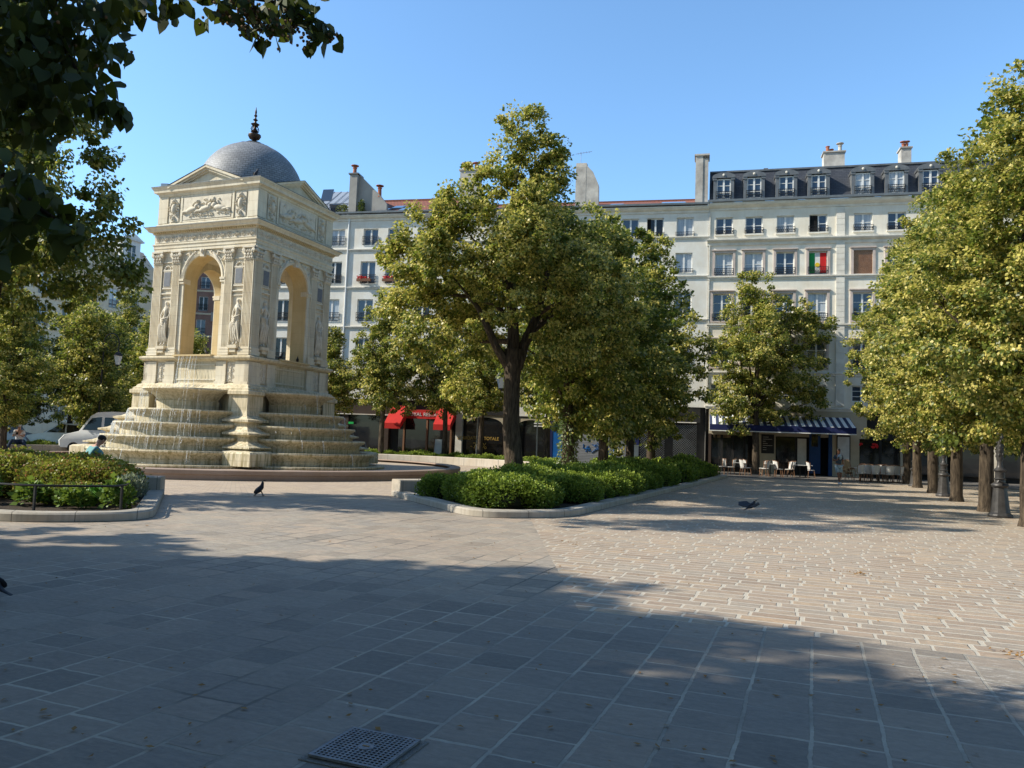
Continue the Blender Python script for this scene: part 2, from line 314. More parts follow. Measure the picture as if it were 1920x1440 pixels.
M['navy_shirt'] = simple('grey_blue_tshirt', (.05, .085, .12), (.035, .06, .09), 5, .85, .4, .02); M['light_blue'] = simple('pale_blue_cotton', (.32, .43, .5), (.25, .35, .42), 5, .85, .4, .02)
M['jeans'] = simple('dark_jeans', (.03, .055, .1), (.02, .035, .07), 9, .9, .4, .02); M['pink_cap'] = simple('pink_cap', (.6, .04, .12), None, 9, .8, 0)
M['grey_cloth'] = simple('grey_jacket', (.22, .22, .24), None, 6, .85, .3); M['shoe'] = simple('white_shoe', (.7, .7, .7), None, 6, .6, 0)
M['feather'] = simple('black_feathers', (.015, .015, .018), (.035, .035, .045), 20, .5, .3); M['beak'] = simple('dark_beak', (.03, .025, .02), None, 5, .5, 0)
M['water'] = water_mat(); M['pool'] = pool_mat()
M['kite_g'] = simple('green_flag', (.02, .3, .08), None, 3, .8, 0); M['flag_r'] = simple('red_flag', (.6, .02, .02), None, 3, .8, 0); M['flag_w'] = simple('white_flag', (.72, .72, .7), None, 3, .8, 0); M['flag_y'] = simple('yellow_flag', (.75, .5, .03), None, 3, .8, 0)
M['asphalt'] = simple('asphalt', (.06, .058, .056), (.04, .04, .04), 20, .9, .4, .01)
M['pavement'] = stone_mat('grey_pavement', (.16, .15, .14), (.1, .095, .09), .8, .4, 0., .3)
M['litter'] = simple('dry_leaf_brown', (.3, .17, .05), (.2, .1, .03), 9, .8, 0)
M['cardboard'] = simple('menu_board', (.7, .72, .72), None, 3, .6, 0)

# ------------------------------------------------------------------ mesh helpers
class MB:
    def __init__(s): s.v = []; s.f = []
    def add(s, vs, fs):
        o = len(s.v); s.v += [tuple(v) for v in vs]; s.f += [tuple(i+o for i in f) for f in fs]; return s
    def box(s, x0, x1, y0, y1, z0, z1, T=None):
        vs = [(x0, y0, z0), (x1, y0, z0), (x1, y1, z0), (x0, y1, z0), (x0, y0, z1), (x1, y0, z1), (x1, y1, z1), (x0, y1, z1)]
        if T is not None: vs = [T @ Vector(v) for v in vs]
        return s.add(vs, [(0, 3, 2, 1), (4, 5, 6, 7), (0, 1, 5, 4), (1, 2, 6, 5), (2, 3, 7, 6), (3, 0, 4, 7)])
    def lathe(s, prof, n=16, T=None, star=0.):
        vs = []; fs = []
        for (r, z) in prof:
            for i in range(n):
                a = 2*pi*i/n; rr = r*(1-star*(i % 2)); vs.append((rr*cos(a), rr*sin(a), z))
        k = len(prof)
        for j in range(k-1):
            for i in range(n):
                i2 = (i+1) % n; fs.append((j*n+i, j*n+i2, (j+1)*n+i2, (j+1)*n+i))
        fs.append(tuple(range(n-1, -1, -1))); fs.append(tuple((k-1)*n+i for i in range(n)))
        if T is not None: vs = [T @ Vector(v) for v in vs]
        return s.add(vs, fs)
    def squares(s, prof, x0=0., y0=0.):
        """stack of squares: prof of (half, z)"""
        vs = []; fs = []
        for (h, z) in prof: vs += [(x0-h, y0-h, z), (x0+h, y0-h, z), (x0+h, y0+h, z), (x0-h, y0+h, z)]
        for j in range(len(prof)-1):
            for i in range(4): fs.append((j*4+i, j*4+(i+1) % 4, (j+1)*4+(i+1) % 4, (j+1)*4+i))
        fs.append((3, 2, 1, 0)); k = len(prof)-1; fs.append((k*4, k*4+1, k*4+2, k*4+3)); return s.add(vs, fs)
    def tube(s, pts, rad, n=8, cap=True):
        pts = [Vector(p) for p in pts]; m = len(pts)
        if isinstance(rad, (int, float)): rad = [rad]*m
        vs = []; fs = []; up = Vector((0, 0, 1))
        t0 = (pts[1]-pts[0]).normalized(); a = t0.orthogonal().normalized()
        for i, p in enumerate(pts):
            t = (pts[min(i+1, m-1)]-pts[max(i-1, 0)]).normalized()
            a = (a-t*a.dot(t)); a = a.normalized() if a.length > 1e-6 else t.orthogonal().normalized()
            b = t.cross(a)
            for k in range(n): q = 2*pi*k/n; vs.append(p+(a*cos(q)+b*sin(q))*rad[i])
        for j in range(m-1):
            for k in range(n): fs.append((j*n+k, j*n+(k+1) % n, (j+1)*n+(k+1) % n, (j+1)*n+k))
        if cap: fs.append(tuple(range(n-1, -1, -1))); fs.append(tuple((m-1)*n+k for k in range(n)))
        return s.add(vs, fs)
    def prism(s, poly, z0, z1, T=None):
        n = len(poly); vs = [(x, y, z0) for x, y in poly]+[(x, y, z1) for x, y in poly]
        fs = [tuple(range(n-1, -1, -1)), tuple(range(n, 2*n))]+[(i, (i+1) % n, n+(i+1) % n, n+i) for i in range(n)]
        if T is not None: vs = [T @ Vector(v) for v in vs]
        return s.add(vs, fs)
    def sweep(s, path, prof, closed=False):
        """path: list of (x,y); prof: list of (offset to the right of travel, z)"""
        m = len(path); nrm = []
        for i in range(m):
            a = Vector(path[(i-1) % m] if closed or i > 0 else path[i]); b = Vector(path[(i+1) % m] if closed or i < m-1 else path[i])
            p = Vector(path[i]); d1 = (p-a); d2 = (b-p)
            d1 = d1.normalized() if d1.length > 1e-9 else d2.normalized(); d2 = d2.normalized() if d2.length > 1e-9 else d1
            n1 = Vector((d1.y, -d1.x)); n2 = Vector((d2.y, -d2.x)); nn = (n1+n2); nn = nn/max(nn.length_squared/2, .4)
            nrm.append(nn)
        k = len(prof); vs = []
        for p, n_ in zip(path, nrm):
            for (o, z) in prof: vs.append((p[0]+n_.x*o, p[1]+n_.y*o, z))
        fs = []
        for i in range(m if closed else m-1):
            j = (i+1) % m
            for q in range(k-1): fs.append((i*k+q, j*k+q, j*k+q+1, i*k+q+1))
        if not closed: fs.append(tuple(range(k))); fs.append(tuple((m-1)*k+q for q in range(k-1, -1, -1)))
        return s.add(vs, fs)
    def ell(s, c, r, n=8, m=6, T=None):
        vs = []; fs = []
        for j in range(1, m):
            ph = pi*j/m
            for i in range(n): th = 2*pi*i/n; vs.append((c[0]+r[0]*sin(ph)*cos(th), c[1]+r[1]*sin(ph)*sin(th), c[2]+r[2]*cos(ph)))
        vs.append((c[0], c[1], c[2]+r[2])); vs.append((c[0], c[1], c[2]-r[2])); t = len(vs)-2
        for j in range(m-2):
            for i in range(n): fs.append((j*n+i, (j+1)*n+i, (j+1)*n+(i+1) % n, j*n+(i+1) % n))
        for i in range(n): fs.append((t, i, (i+1) % n)); fs.append((t+1, (m-2)*n+(i+1) % n, (m-2)*n+i))
        if T is not None: vs = [T @ Vector(v) for v in vs]
        return s.add(vs, fs)
    def mesh(s, name, mat, smooth=False, bevel=0):
        me = bpy.data.meshes.new(name); me.from_pydata(s.v, [], s.f); me.update()
        if isinstance(mat, str): mat = M[mat]
        me.materials.append(mat)
        if bevel:
            bm = bmesh.new(); bm.from_mesh(me)
            bmesh.ops.recalc_face_normals(bm, faces=bm.faces)
            es = [e for e in bm.edges if len(e.link_faces) == 2 and e.calc_face_angle(0) > .6]
            bmesh.ops.bevel(bm, geom=es, offset=bevel, segments=2, affect='EDGES', profile=.6, clamp_overlap=True)
            bm.to_mesh(me); bm.free()
        else:
            bm = bmesh.new(); bm.from_mesh(me); bmesh.ops.recalc_face_normals(bm, faces=bm.faces); bm.to_mesh(me); bm.free()
        if smooth:
            me.polygons.foreach_set('use_smooth', [True]*len(me.polygons))
            try: me.set_sharp_from_angle(angle=radians(40))
            except Exception: pass
        return me
    def build(s, name, mat, parent=None, smooth=False, bevel=0, loc=None, M_=None):
        o = bpy.data.objects.new(name, s.mesh(name, mat, smooth, bevel)); COL.objects.link(o)
        if parent is not None: o.parent = parent
        if M_ is not None: o.matrix_local = M_
        if loc is not None: o.location = loc
        return o
def tag(o, label=None, cat=None, group=None, kind=None):
    if label: o['label'] = label
    if cat: o['category'] = cat
    if group: o['group'] = group
    if kind: o['kind'] = kind
    return o
def empty(name, loc=(0, 0, 0), rz=0., label=None, cat=None, group=None):
    o = bpy.data.objects.new(name, None); COL.objects.link(o); o.location = loc; o.rotation_euler = (0, 0, rz); o.empty_display_size = .3
    return tag(o, label, cat, group)
def inst(name, me, parent=None, loc=(0, 0, 0), rz=0., scale=None):
    o = bpy.data.objects.new(name, me); COL.objects.link(o)
    if parent is not None: o.parent = parent
    o.location = loc; o.rotation_euler = (0, 0, rz)
    if scale: o.scale = scale
    return o
def kids(o): return [c for c in bpy.data.objects if c.parent == o]
def copy_tree(o, parent=None):
    c = o.copy(); COL.objects.link(c)
    if parent is not None: c.parent = parent
    for ch in kids(o): copy_tree(ch, c)
    return c
def text_mesh(s, size, mat, name='lettering', extrude=.01, sx=1.):
    cu = bpy.data.curves.new(name, 'FONT'); cu.body = s; cu.size = size; cu.extrude = extrude; cu.align_x = 'CENTER'; cu.align_y = 'CENTER'
    o = bpy.data.objects.new(name, cu); COL.objects.link(o)
    dg = bpy.context.evaluated_depsgraph_get(); me = bpy.data.meshes.new_from_object(o.evaluated_get(dg))
    bpy.data.objects.remove(o); bpy.data.curves.remove(cu)
    me.transform(Matrix.Rotation(pi/2, 4, 'X') @ Matrix.Diagonal((sx, 1, 1, 1))); me.materials.clear(); me.materials.append(M[mat]); return me
def skin_mesh(name, joints, edges, mats=None, sub=2, root=0, mat='skin_pale', rz=None):
    """joints: list of (xyz, radius)"""
    me = bpy.data.meshes.new(name); me.from_pydata([j[0] for j in joints], edges, [])
    o = bpy.data.objects.new(name, me); COL.objects.link(o)
    md = o.modifiers.new('s', 'SKIN')
    for i, j in enumerate(joints):
        r = j[1]; r = (r, r) if isinstance(r, (int, float)) else r
        me.skin_vertices[0].data[i].radius = r; me.skin_vertices[0].data[i].use_root = (i == root)
    sb = o.modifiers.new('u', 'SUBSURF'); sb.levels = sub; sb.render_levels = sub
    dg = bpy.context.evaluated_depsgraph_get(); m2 = bpy.data.meshes.new_from_object(o.evaluated_get(dg)); m2.name = name
    bpy.data.objects.remove(o); bpy.data.meshes.remove(me)
    m2.materials.clear(); m2.materials.append(M[mat]); m2.polygons.foreach_set('use_smooth', [True]*len(m2.polygons)); return m2

# ------------------------------------------------------------------ foliage
LEAF4 = np.array([[0, 0, 0], [.42, .5, .07], [0, 1.05, 0], [-.42, .5, .07]])
LEAFH = np.array([[0, 0, 0], [.34, -.06, .05], [.5, .28, .1], [.33, .68, .06], [0, 1.1, -.04], [-.33, .68, .06], [-.5, .28, .1], [-.34, -.06, .05]])
def leaves_mesh(name, P, D, S, C, shape=LEAF4, mat='leaf', nrm=None, rng=RNG):
    """P positions, D axis directions, S sizes, C colours"""
    n = len(P); k = len(shape)
    D = D/np.linalg.norm(D, axis=1, keepdims=True)
    R = rng.normal(size=(n, 3)) if nrm is None else nrm+rng.normal(size=(n, 3))*.55
    Nn = R-D*np.sum(R*D, axis=1, keepdims=True); Nn /= np.linalg.norm(Nn, axis=1, keepdims=True)+1e-9
    Xn = np.cross(D, Nn)
    V = P[:, None, :]+S[:, None, None]*(shape[None, :, 0:1]*Xn[:, None, :]+shape[None, :, 1:2]*D[:, None, :]+shape[None, :, 2:3]*Nn[:, None, :])
    V = V.reshape(-1, 3).astype(np.float32)
    me = bpy.data.meshes.new(name); me.vertices.add(n*k); me.vertices.foreach_set('co', V.ravel())
    me.loops.add(n*k); me.loops.foreach_set('vertex_index', np.arange(n*k, dtype=np.int32))
    me.polygons.add(n); me.polygons.foreach_set('loop_start', np.arange(0, n*k, k, dtype=np.int32))
    try: me.polygons.foreach_set('loop_total', np.full(n, k, dtype=np.int32))
    except Exception: pass
    me.update(calc_edges=True)
    ca = me.color_attributes.new('Col', 'FLOAT_COLOR', 'POINT')
    cc = np.ones((n*k, 4), np.float32); cc[:, :3] = np.repeat(C, k, axis=0); ca.data.foreach_set('color', cc.ravel())
    me.materials.append(M[mat] if isinstance(mat, str) else mat); return me
DG = np.array([.045, .075, .018]); MG = np.array([.22, .265, .045]); YG = np.array([.58, .53, .12]); YF = np.array([.74, .62, .2])
def crown_mesh(name, lobes, nclump, per, size, seed, yellow=.35, clump_r=.42, flat=.6, dark=0., mat='leaf', shape=LEAF4):
    rng = np.random.default_rng(seed)
    L = np.array([(l[0], l[1], l[2], l[3], l[4] if len(l) > 4 else l[3]) for l in lobes], float)
    w = L[:, 3]**2; w /= w.sum(); idx = rng.choice(len(L), nclump, p=w)
    d = rng.normal(size=(nclump, 3)); d /= np.linalg.norm(d, axis=1, keepdims=True)
    rr = rng.uniform(.3, 1.0, nclump)**.55; mul = rng.choice([1., 1., 1., 1.14, 1.3], nclump); rr = rr*mul
    c = L[idx, :3]+d*np.stack([L[idx, 3], L[idx, 3], L[idx, 4]], 1)*rr[:, None]
    cen = np.average(L[:, :3], axis=0, weights=w)
    ncl = nclump; cr = clump_r*rng.uniform(.6, 1.35, ncl)*np.where(mul > 1, .62, 1.)
    ci = np.repeat(np.arange(ncl), per); n = len(ci)
    o = rng.normal(size=(n, 3)); o /= np.linalg.norm(o, axis=1, keepdims=True); o *= (rng.uniform(0, 1, n)**.45)[:, None]
    P = c[ci]+o*cr[ci][:, None]*np.array([1, 1, flat])
    out = c[ci]-cen; out /= np.linalg.norm(out, axis=1, keepdims=True)+1e-6
    D = o*.8+out*.6+rng.normal(size=(n, 3))*.55+np.array([0, 0, -.45])
    S = size*rng.uniform(.6, 1.25, n)
    yf = np.clip(rng.normal(yellow, .3, ncl), 0, 1)[ci]
    top = np.clip(o[:, 2]*.5+.5, 0, 1)
    isf = rng.uniform(0, 1, n) < yf*(.3+.75*top)
    t = rng.uniform(0, 1, n)[:, None]
    C = DG*(1-t)+MG*t; CF = YG*(1-t)+YF*t
    C = np.where(isf[:, None], CF, C)*rng.uniform(.75, 1.2, n)[:, None]*(1-dark)
    S = np.where(isf, S*.85, S)
    nr = out*.7+o*.6+np.array([0, 0, .55])
    return leaves_mesh(name, P, D, S, C, shape, mat, nr, rng)
def generic_lobes(rng, H, R, z0, lean=(0, 0), k=17):
    out = []
    for i in range(k):
        t = (i+.5)/k; z = z0+(H-z0)*t
        prof = (sin(pi*min(1, (t*.9+.16)))**.8)*(1-.35*t)
        a = i*2.4+rng.uniform(-.5, .5); rad = R*prof
        rl = R*.42*(1-.45*t)*rng.uniform(.8, 1.2); off = max(0, rad-rl*.8)*rng.uniform(.75, 1.1)
        out.append((lean[0]*t+cos(a)*off, lean[1]*t+sin(a)*off, z, rl, rl*.95))
        if i % 2 == 0: out.append((lean[0]*t, lean[1]*t, z, rad*.5, rad*.45))
    return out
def trunk_mesh(name, H, r0, lobes, seed, z_fork=2.6, mat='bark', nlimb=9, wob=.08, stop=.85):
    rng = random.Random(seed); mb = MB(); pts = []; rad = []; K = 12
    for i in range(K):
        t = i/(K-1); z = t*H*stop
        pts.append((sin(t*5+seed)*wob*t*2, cos(t*4+seed)*wob*t*2, z-.05)); rr = r0*(1-t)**.8+.03
        if i == 0: rr = r0*1.45
        rad.append(rr)
    pts.insert(1, (pts[0][0], pts[0][1], .22)); rad.insert(1, r0*1.08)
    mb.tube(pts, rad, 12)
    big = sorted(lobes, key=lambda l: -l[3])[:nlimb*2]; rng.shuffle(big)
    for l in big[:nlimb]:
        zf = min(max(z_fork*rng.uniform(.85, 1.3), l[2]*.45), H*.6); t = zf/(H*stop)
        base = Vector((sin(t*5+seed)*wob*t*2, cos(t*4+seed)*wob*t*2, zf)); tip = Vector(l[:3])
        mid = base.lerp(tip, .5)+Vector((rng.uniform(-.25, .25), rng.uniform(-.25, .25), rng.uniform(.0, .4)))
        r1 = r0*(1-t)**.8*rng.uniform(.38, .62)
        path = [base, base.lerp(mid, .5)+Vector((0, 0, -.08)), mid, mid.lerp(tip, .5)+Vector((0, 0, .08)), tip]
        mb.tube(path, [r1, r1*.8, r1*.6, r1*.4, .015], 7)
        for q in range(3):
            s_ = path[2+(q % 2)]; e_ = tip+Vector((rng.uniform(-1, 1), rng.uniform(-1, 1), rng.uniform(-.4, .8)))*l[3]*.9
            mb.tube([s_, s_.lerp(e_, .5)+Vector((0, 0, .1)), e_], [r1*.35, r1*.22, .008], 5)
    return mb.mesh(name, mat, True)
def tree(pos, label, group, trunk_me, crown_me, rz=0., s=1., sz=None):
    t = empty('linden_tree', pos, rz, label, 'tree', group); t.scale = (s, s, sz or s)
    inst('trunk', trunk_me, t); inst('crown', crown_me, t); return t

# ================================================================== SETTING
mb = MB(); S_ = 400
mb.add([(-S_, -S_, 0), (S_, -S_, 0), (S_, S_, 0), (-S_, S_, 0)], [(0, 1, 2, 3)])
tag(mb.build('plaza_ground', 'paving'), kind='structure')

def arc(R, a0, a1, n, cx=0, cy=0): return [(cx+R*cos(a0+(a1-a0)*i/n), cy+R*sin(a0+(a1-a0)*i/n)) for i in range(n+1)]
# round platform one step above the plaza
RP = 9.85
mb = MB(); c = arc(RP-.42, 0, 2*pi, 128)[:-1]
mb.add([(0, 0, .2)]+[(x, y, .2) for x, y in c], [(0, i+1, (i+1) % 128+1) for i in range(128)])
tag(mb.build('platform_paving', 'ring', M_=MF), kind='structure')
mb = MB(); mb.sweep(arc(RP, 0, 2*pi, 128)[:-1], [(-.45, .30), (-.44, .345), (-.03, .345), (.0, .32), (.0, .2), (-.05, .17), (-.05, -.05)], closed=True)
tag(mb.build('platform_step', 'pink_granite', M_=MF, smooth=True), kind='structure')
# bright radial setts around the platform (4 mm above the plaza)
mb = MB(); n = 96; a = arc(RP-.06, 0, 2*pi, n)[:-1]; b = arc(15.9, 0, 2*pi, n)[:-1]
mb.add([(x, y, .004) for x, y in a]+[(x, y, .004) for x, y in b], [(i, n+i, n+(i+1) % n, (i+1) % n) for i in range(n)])
tag(mb.build('circle_paving', 'ring', M_=MF), kind='structure')

# ------------------------------------------------------------------ FOUNTAIN
FT = empty('fountain', FC, ANG, 'pale limestone fountain pavilion with arched openings, slate dome and cascading stepped basins', 'fountain')
def add_f(mb, name, mat, parent=FT, **k): return mb.build(name, mat, parent, **k)
# stepped corner piers as one core, and the block under the pedestal
PIER = [(4.5, .30), (4.5, .76), (4.42, .82), (4.05, .87), (4.0, .92), (4.18, .94), (4.18, .99), (3.95, 1.05), (3.66, 1.2), (3.6, 1.38), (3.7, 1.44), (3.82, 1.46), (3.82, 1.52), (3.58, 1.58), (3.34, 1.75), (3.3, 1.9),
        (3.45, 1.96), (3.45, 2.03), (3.22, 2.08), (3.04, 2.2), (2.98, 2.4), (2.97, 3.0), (3.06, 3.04), (3.06, 3.17), (2.96, 3.22)]
def corner_pier(sx, sy):
    mb = MB(); vs = []; inner = 2.05
    for (h, z) in PIER:
        w = 1.25
        x0, x1, y0, y1 = h-w if h-w > inner else inner, h, h-w if h-w > inner else inner, h
        vs += [(sx*x0, sy*y0, z), (sx*x1, sy*y0, z), (sx*x1, sy*y1, z), (sx*x0, sy*y1, z)]
    fs = []
    for j in range(len(PIER)-1):
        for i in range(4): fs.append((j*4+i, j*4+(i+1) % 4, (j+1)*4+(i+1) % 4, (j+1)*4+i))
    fs.append((3, 2, 1, 0)); k = (len(PIER)-1)*4; fs.append((k, k+1, k+2, k+3)); mb.add(vs, fs); return mb
for sx in (-1, 1):
    for sy in (-1, 1): add_f(corner_pier(sx, sy), 'corner_pier', 'lime_wet' )
mb = MB(); mb.squares([(3.5, .3), (3.5, 1.2), (2.9, 1.25), (2.9, 2.1), (2.5, 2.15), (2.5, 3.2)]); add_f(mb, 'core', 'lime_wet')
TIERS = [(4.19, 0, 4.5, .31, .3), (3.77, 0, 4.2, .81, .5), (3.32, 0, 3.84, 1.32, .5), (2.88, 0, 3.5, 1.83, .5), (2.38, 0, 3.2, 2.36, .52)]
def tier_arc(R, w, nend):
    return R, 2.6, math.acos((nend-2.6)/R)
for f4 in range(4):
    T = Matrix.Rotation(f4*pi/2, 4, 'Z')
    for ti, (bulge, w, nend, zr, hh) in enumerate(TIERS):
        R, cy, half = tier_arc(bulge, w, nend)
        path = [(R*sin(t), -(cy+R*cos(t))) for t in [-half+2*half*i/40 for i in range(41)]]
        w = path[-1][0]; path = [(-w, -(nend-.9))]+path+[(w, -(nend-.9))]
        lowz = zr-hh-.02
        if ti == 0: prof = [(-.5, zr-.08), (-.34, zr-.06), (-.3, zr), (0, zr), (.02, zr-.04), (0, zr-.1), (-.05, zr-.14), (-.05, .25)]
        else: prof = [(-.5, zr-.08), (-.3, zr-.07), (-.26, zr), (0, zr), (.025, zr-.05), (0, zr-.1), (-.05, zr-.13), (-.16, zr-.2), (-.22, zr-.3), (-.235, zr-.34), (-.2, zr-.35), (-.21, zr-.47), (-.21, lowz)]
        b = MB(); b.sweep(path, prof); o = add_f(b, 'basin', 'lime_wet', M_=T.copy(), smooth=True)
        inner = [(x*.97, y*.965) for x, y in path]
        wm = MB(); wm.add([(x, y, zr-.055) for x, y in inner], [tuple(range(len(inner)))]); wm.build('water_surface', 'pool', o)
    # upper bowl
    b = MB(); bw, bn = 2.02, 2.9
    R, cy, half = tier_arc(1.95, bw, 2.85); path = [(R*sin(t), -(cy+R*cos(t))) for t in [-half+2*half*i/32 for i in range(33)]]
    b.sweep(path, [(-.6, 3.12), (-.22, 3.14), (-.18, 3.2), (0, 3.2), (.02, 3.15), (-.04, 3.1), (-.2, 3.06), (-.42, 2.92), (-.55, 2.78), (-.58, 2.72), (-.52, 2.7), (-.55, 2.5), (-.55, 2.3)])
    o = add_f(b, 'bowl', 'lime_wet', M_=T.copy(), smooth=True)
    inner = [(x*.93, y*.95) for x, y in path]; wm = MB(); wm.add([(x, y, 3.155) for x, y in inner], [tuple(range(len(inner)))]); wm.build('water_surface', 'pool', o)
# pedestal storey
mb = MB(); mb.squares([(2.98, 3.2), (2.98, 3.27), (2.9, 3.31), (2.86, 3.4), (2.72, 3.46), (2.64, 3.5), (2.64, 4.36), (2.7, 4.40), (2.84, 4.45), (2.87, 4.5), (2.87, 4.56), (2.74, 4.6)])
add_f(mb, 'pedestal', 'lime_wet')
for f4 in range(4):
    T = Matrix.Rotation(f4*pi/2, 4, 'Z'); mb = MB()
    for sx in (-1, 1):
        for (x0, x1) in ((2.05, 2.72), (1.08, 1.58)):
            a, b = sorted((sx*x0, sx*x1)); mb.box(a, b, -2.72, -2.5, 3.5, 4.36); mb.box(a-.02, b+.02 if abs(b) < 2.7 else b, -2.76, -2.5, 3.42, 3.56)
    mb.box(-1.0, 1.0, -2.67, -2.6, 3.6, 3.66); mb.box(-1.0, 1.0, -2.67, -2.6, 4.2, 4.26)
    add_f(mb, 'pedestal_pier', 'lime', M_=T.copy())
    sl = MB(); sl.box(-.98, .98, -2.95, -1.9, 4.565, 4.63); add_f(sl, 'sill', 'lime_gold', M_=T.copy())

def relief_mesh(w, h, seed, style, depth=.07):
    rng = np.random.default_rng(seed); nx, ny = int(w*52)+4, int(h*52)+4
    xs = np.linspace(-w/2, w/2, nx); zs = np.linspace(0, h, ny); X, Z = np.meshgrid(xs, zs); D = np.zeros_like(X)
    def blob(x, z, rx, rz, a, amp):
        u = (X-x)*cos(a)+(Z-z)*sin(a); v = -(X-x)*sin(a)+(Z-z)*cos(a); q = (u/rx)**2+(v/rz)**2
        np.maximum(D, amp*np.sqrt(np.clip(1-q, 0, 1)), out=D)
    if style == 'frieze':
        n = int(w/.36)
        for i in range(n):
            cx = -w/2+(i+.5)*w/n
            if i % 2: 
                for q in range(5): blob(cx+.06*(q-2), h*.3+.1*h*abs(q-2), .03, .05, 0, depth)
                blob(cx, h*.62, .08, .06, 0, depth)
            else:
                for q in range(8): t = q/8*2*pi; blob(cx+.1*cos(t), h*.5+.09*sin(t), .032, .026, t, depth*.8)
                blob(cx, h*.5, .04, .045, 0, depth)
            blob(cx+w/n/2, h*.5, .016, h*.36, 0, depth*.7)
    elif style == 'nymphs':
        # reclining bodies and rippling waves
        for i, cx in enumerate((-w*.3, -.02*w, w*.27)):
            s = (1, 1, -1)[i]; blob(cx, h*.42, w*.13, h*.13, .15*s, depth*1.2); blob(cx+s*w*.1, h*.56, w*.05, h*.12, .5*s, depth*1.25); blob(cx+s*w*.12, h*.76, w*.022, h*.085, 0, depth*1.3)
            blob(cx-s*w*.12, h*.34, w*.1, h*.07, -.12*s, depth); blob(cx-s*w*.19, h*.3, w*.05, h*.05, .35*s, depth*.9); blob(cx+s*w*.16, h*.5, w*.06, h*.05, -.8*s, depth)
            blob(cx+s*w*.03, h*.66, w*.06, h*.05, .9*s, depth*.8)
        for i in range(34): blob(rng.uniform(-w*.45, w*.45), rng.uniform(h*.1, h*.26), .06, .018, rng.uniform(-.2, .2), depth*.55)
        for i in range(14): blob(rng.uniform(-w*.45, w*.45), rng.uniform(h*.3, h*.88), rng.uniform(.03, .09), rng.uniform(.02, .04), rng.uniform(-1.5, 1.5), depth*.6)
    elif style == 'arms':
        blob(0, h*.52, w*.24, h*.22, 0, depth*1.2); blob(0, h*.84, w*.2, h*.08, 0, depth*1.2)
        for i in range(40):
            t = rng.uniform(0, 2*pi); r = rng.uniform(.8, 1.15); blob(w*.36*r*cos(t), h*.5+h*.4*r*sin(t), .045, .03, t, depth*rng.uniform(.5, 1.1))
        blob(0, h*.14, w*.1, h*.1, 0, depth)
    elif style == 'scroll':
        for i in range(int(h/.13)):
            z = .08+i*.13; s = 1 if i % 2 else -1
            for q in range(7): t = q/7*2*pi; blob(s*w*.12+w*.22*cos(t), z+.05*sin(t), .026, .02, t, depth*.7)
        blob(0, h/2, .016, h*.45, 0, depth)
    D *= np.clip(np.minimum(w/2-np.abs(X), np.minimum(Z, h-Z))/.03, 0, 1)
    V = [(x, -d, z) for x, z, d in zip(X.ravel(), Z.ravel(), D.ravel())]
    F = [(j*nx+i, j*nx+i+1, (j+1)*nx+i+1, (j+1)*nx+i) for j in range(ny-1) for i in range(nx-1)]
    m = MB(); m.v = V; m.f = F; return m.mesh('relief', 'lime_carve', True)

# arcade storey: four walls with arches
def arch_wall(h, t, z0, z1, aw, zs):
    n = 20; arc_ = [(-aw*cos(pi*i/n), zs+aw*sin(pi*i/n)) for i in range(n+1)]; mb = MB()
    def face(y, hw):
        vs = [(-hw, y, z0), (-aw, y, z0), (-aw, y, zs), (-hw, y, zs)]; mb.add(vs, [(0, 1, 2, 3)])
        vs = [(aw, y, z0), (hw, y, z0), (hw, y, zs), (aw, y, zs)]; mb.add(vs, [(0, 1, 2, 3)])
        top = [(-hw+(2*hw)*i/n, z1) for i in range(n+1)]
        vs = [(x, y, z) for x, z in arc_]+[(x, y, z) for x, z in top]
        mb.add(vs, [(i, i+1, n+2+i, n+1+i) for i in range(n)]); mb.add([(-hw, y, zs), (-aw, y, zs), (-hw, y, z1)], [(0, 1, 2)]); mb.add([(hw, y, zs), (aw, y, zs), (hw, y, z1)], [(0, 1, 2)])
    face(-h, h); face(-h+t, h-t)
    return mb, arc_
HW, TW, AW, ZS = 2.56, .72, .97, 7.84
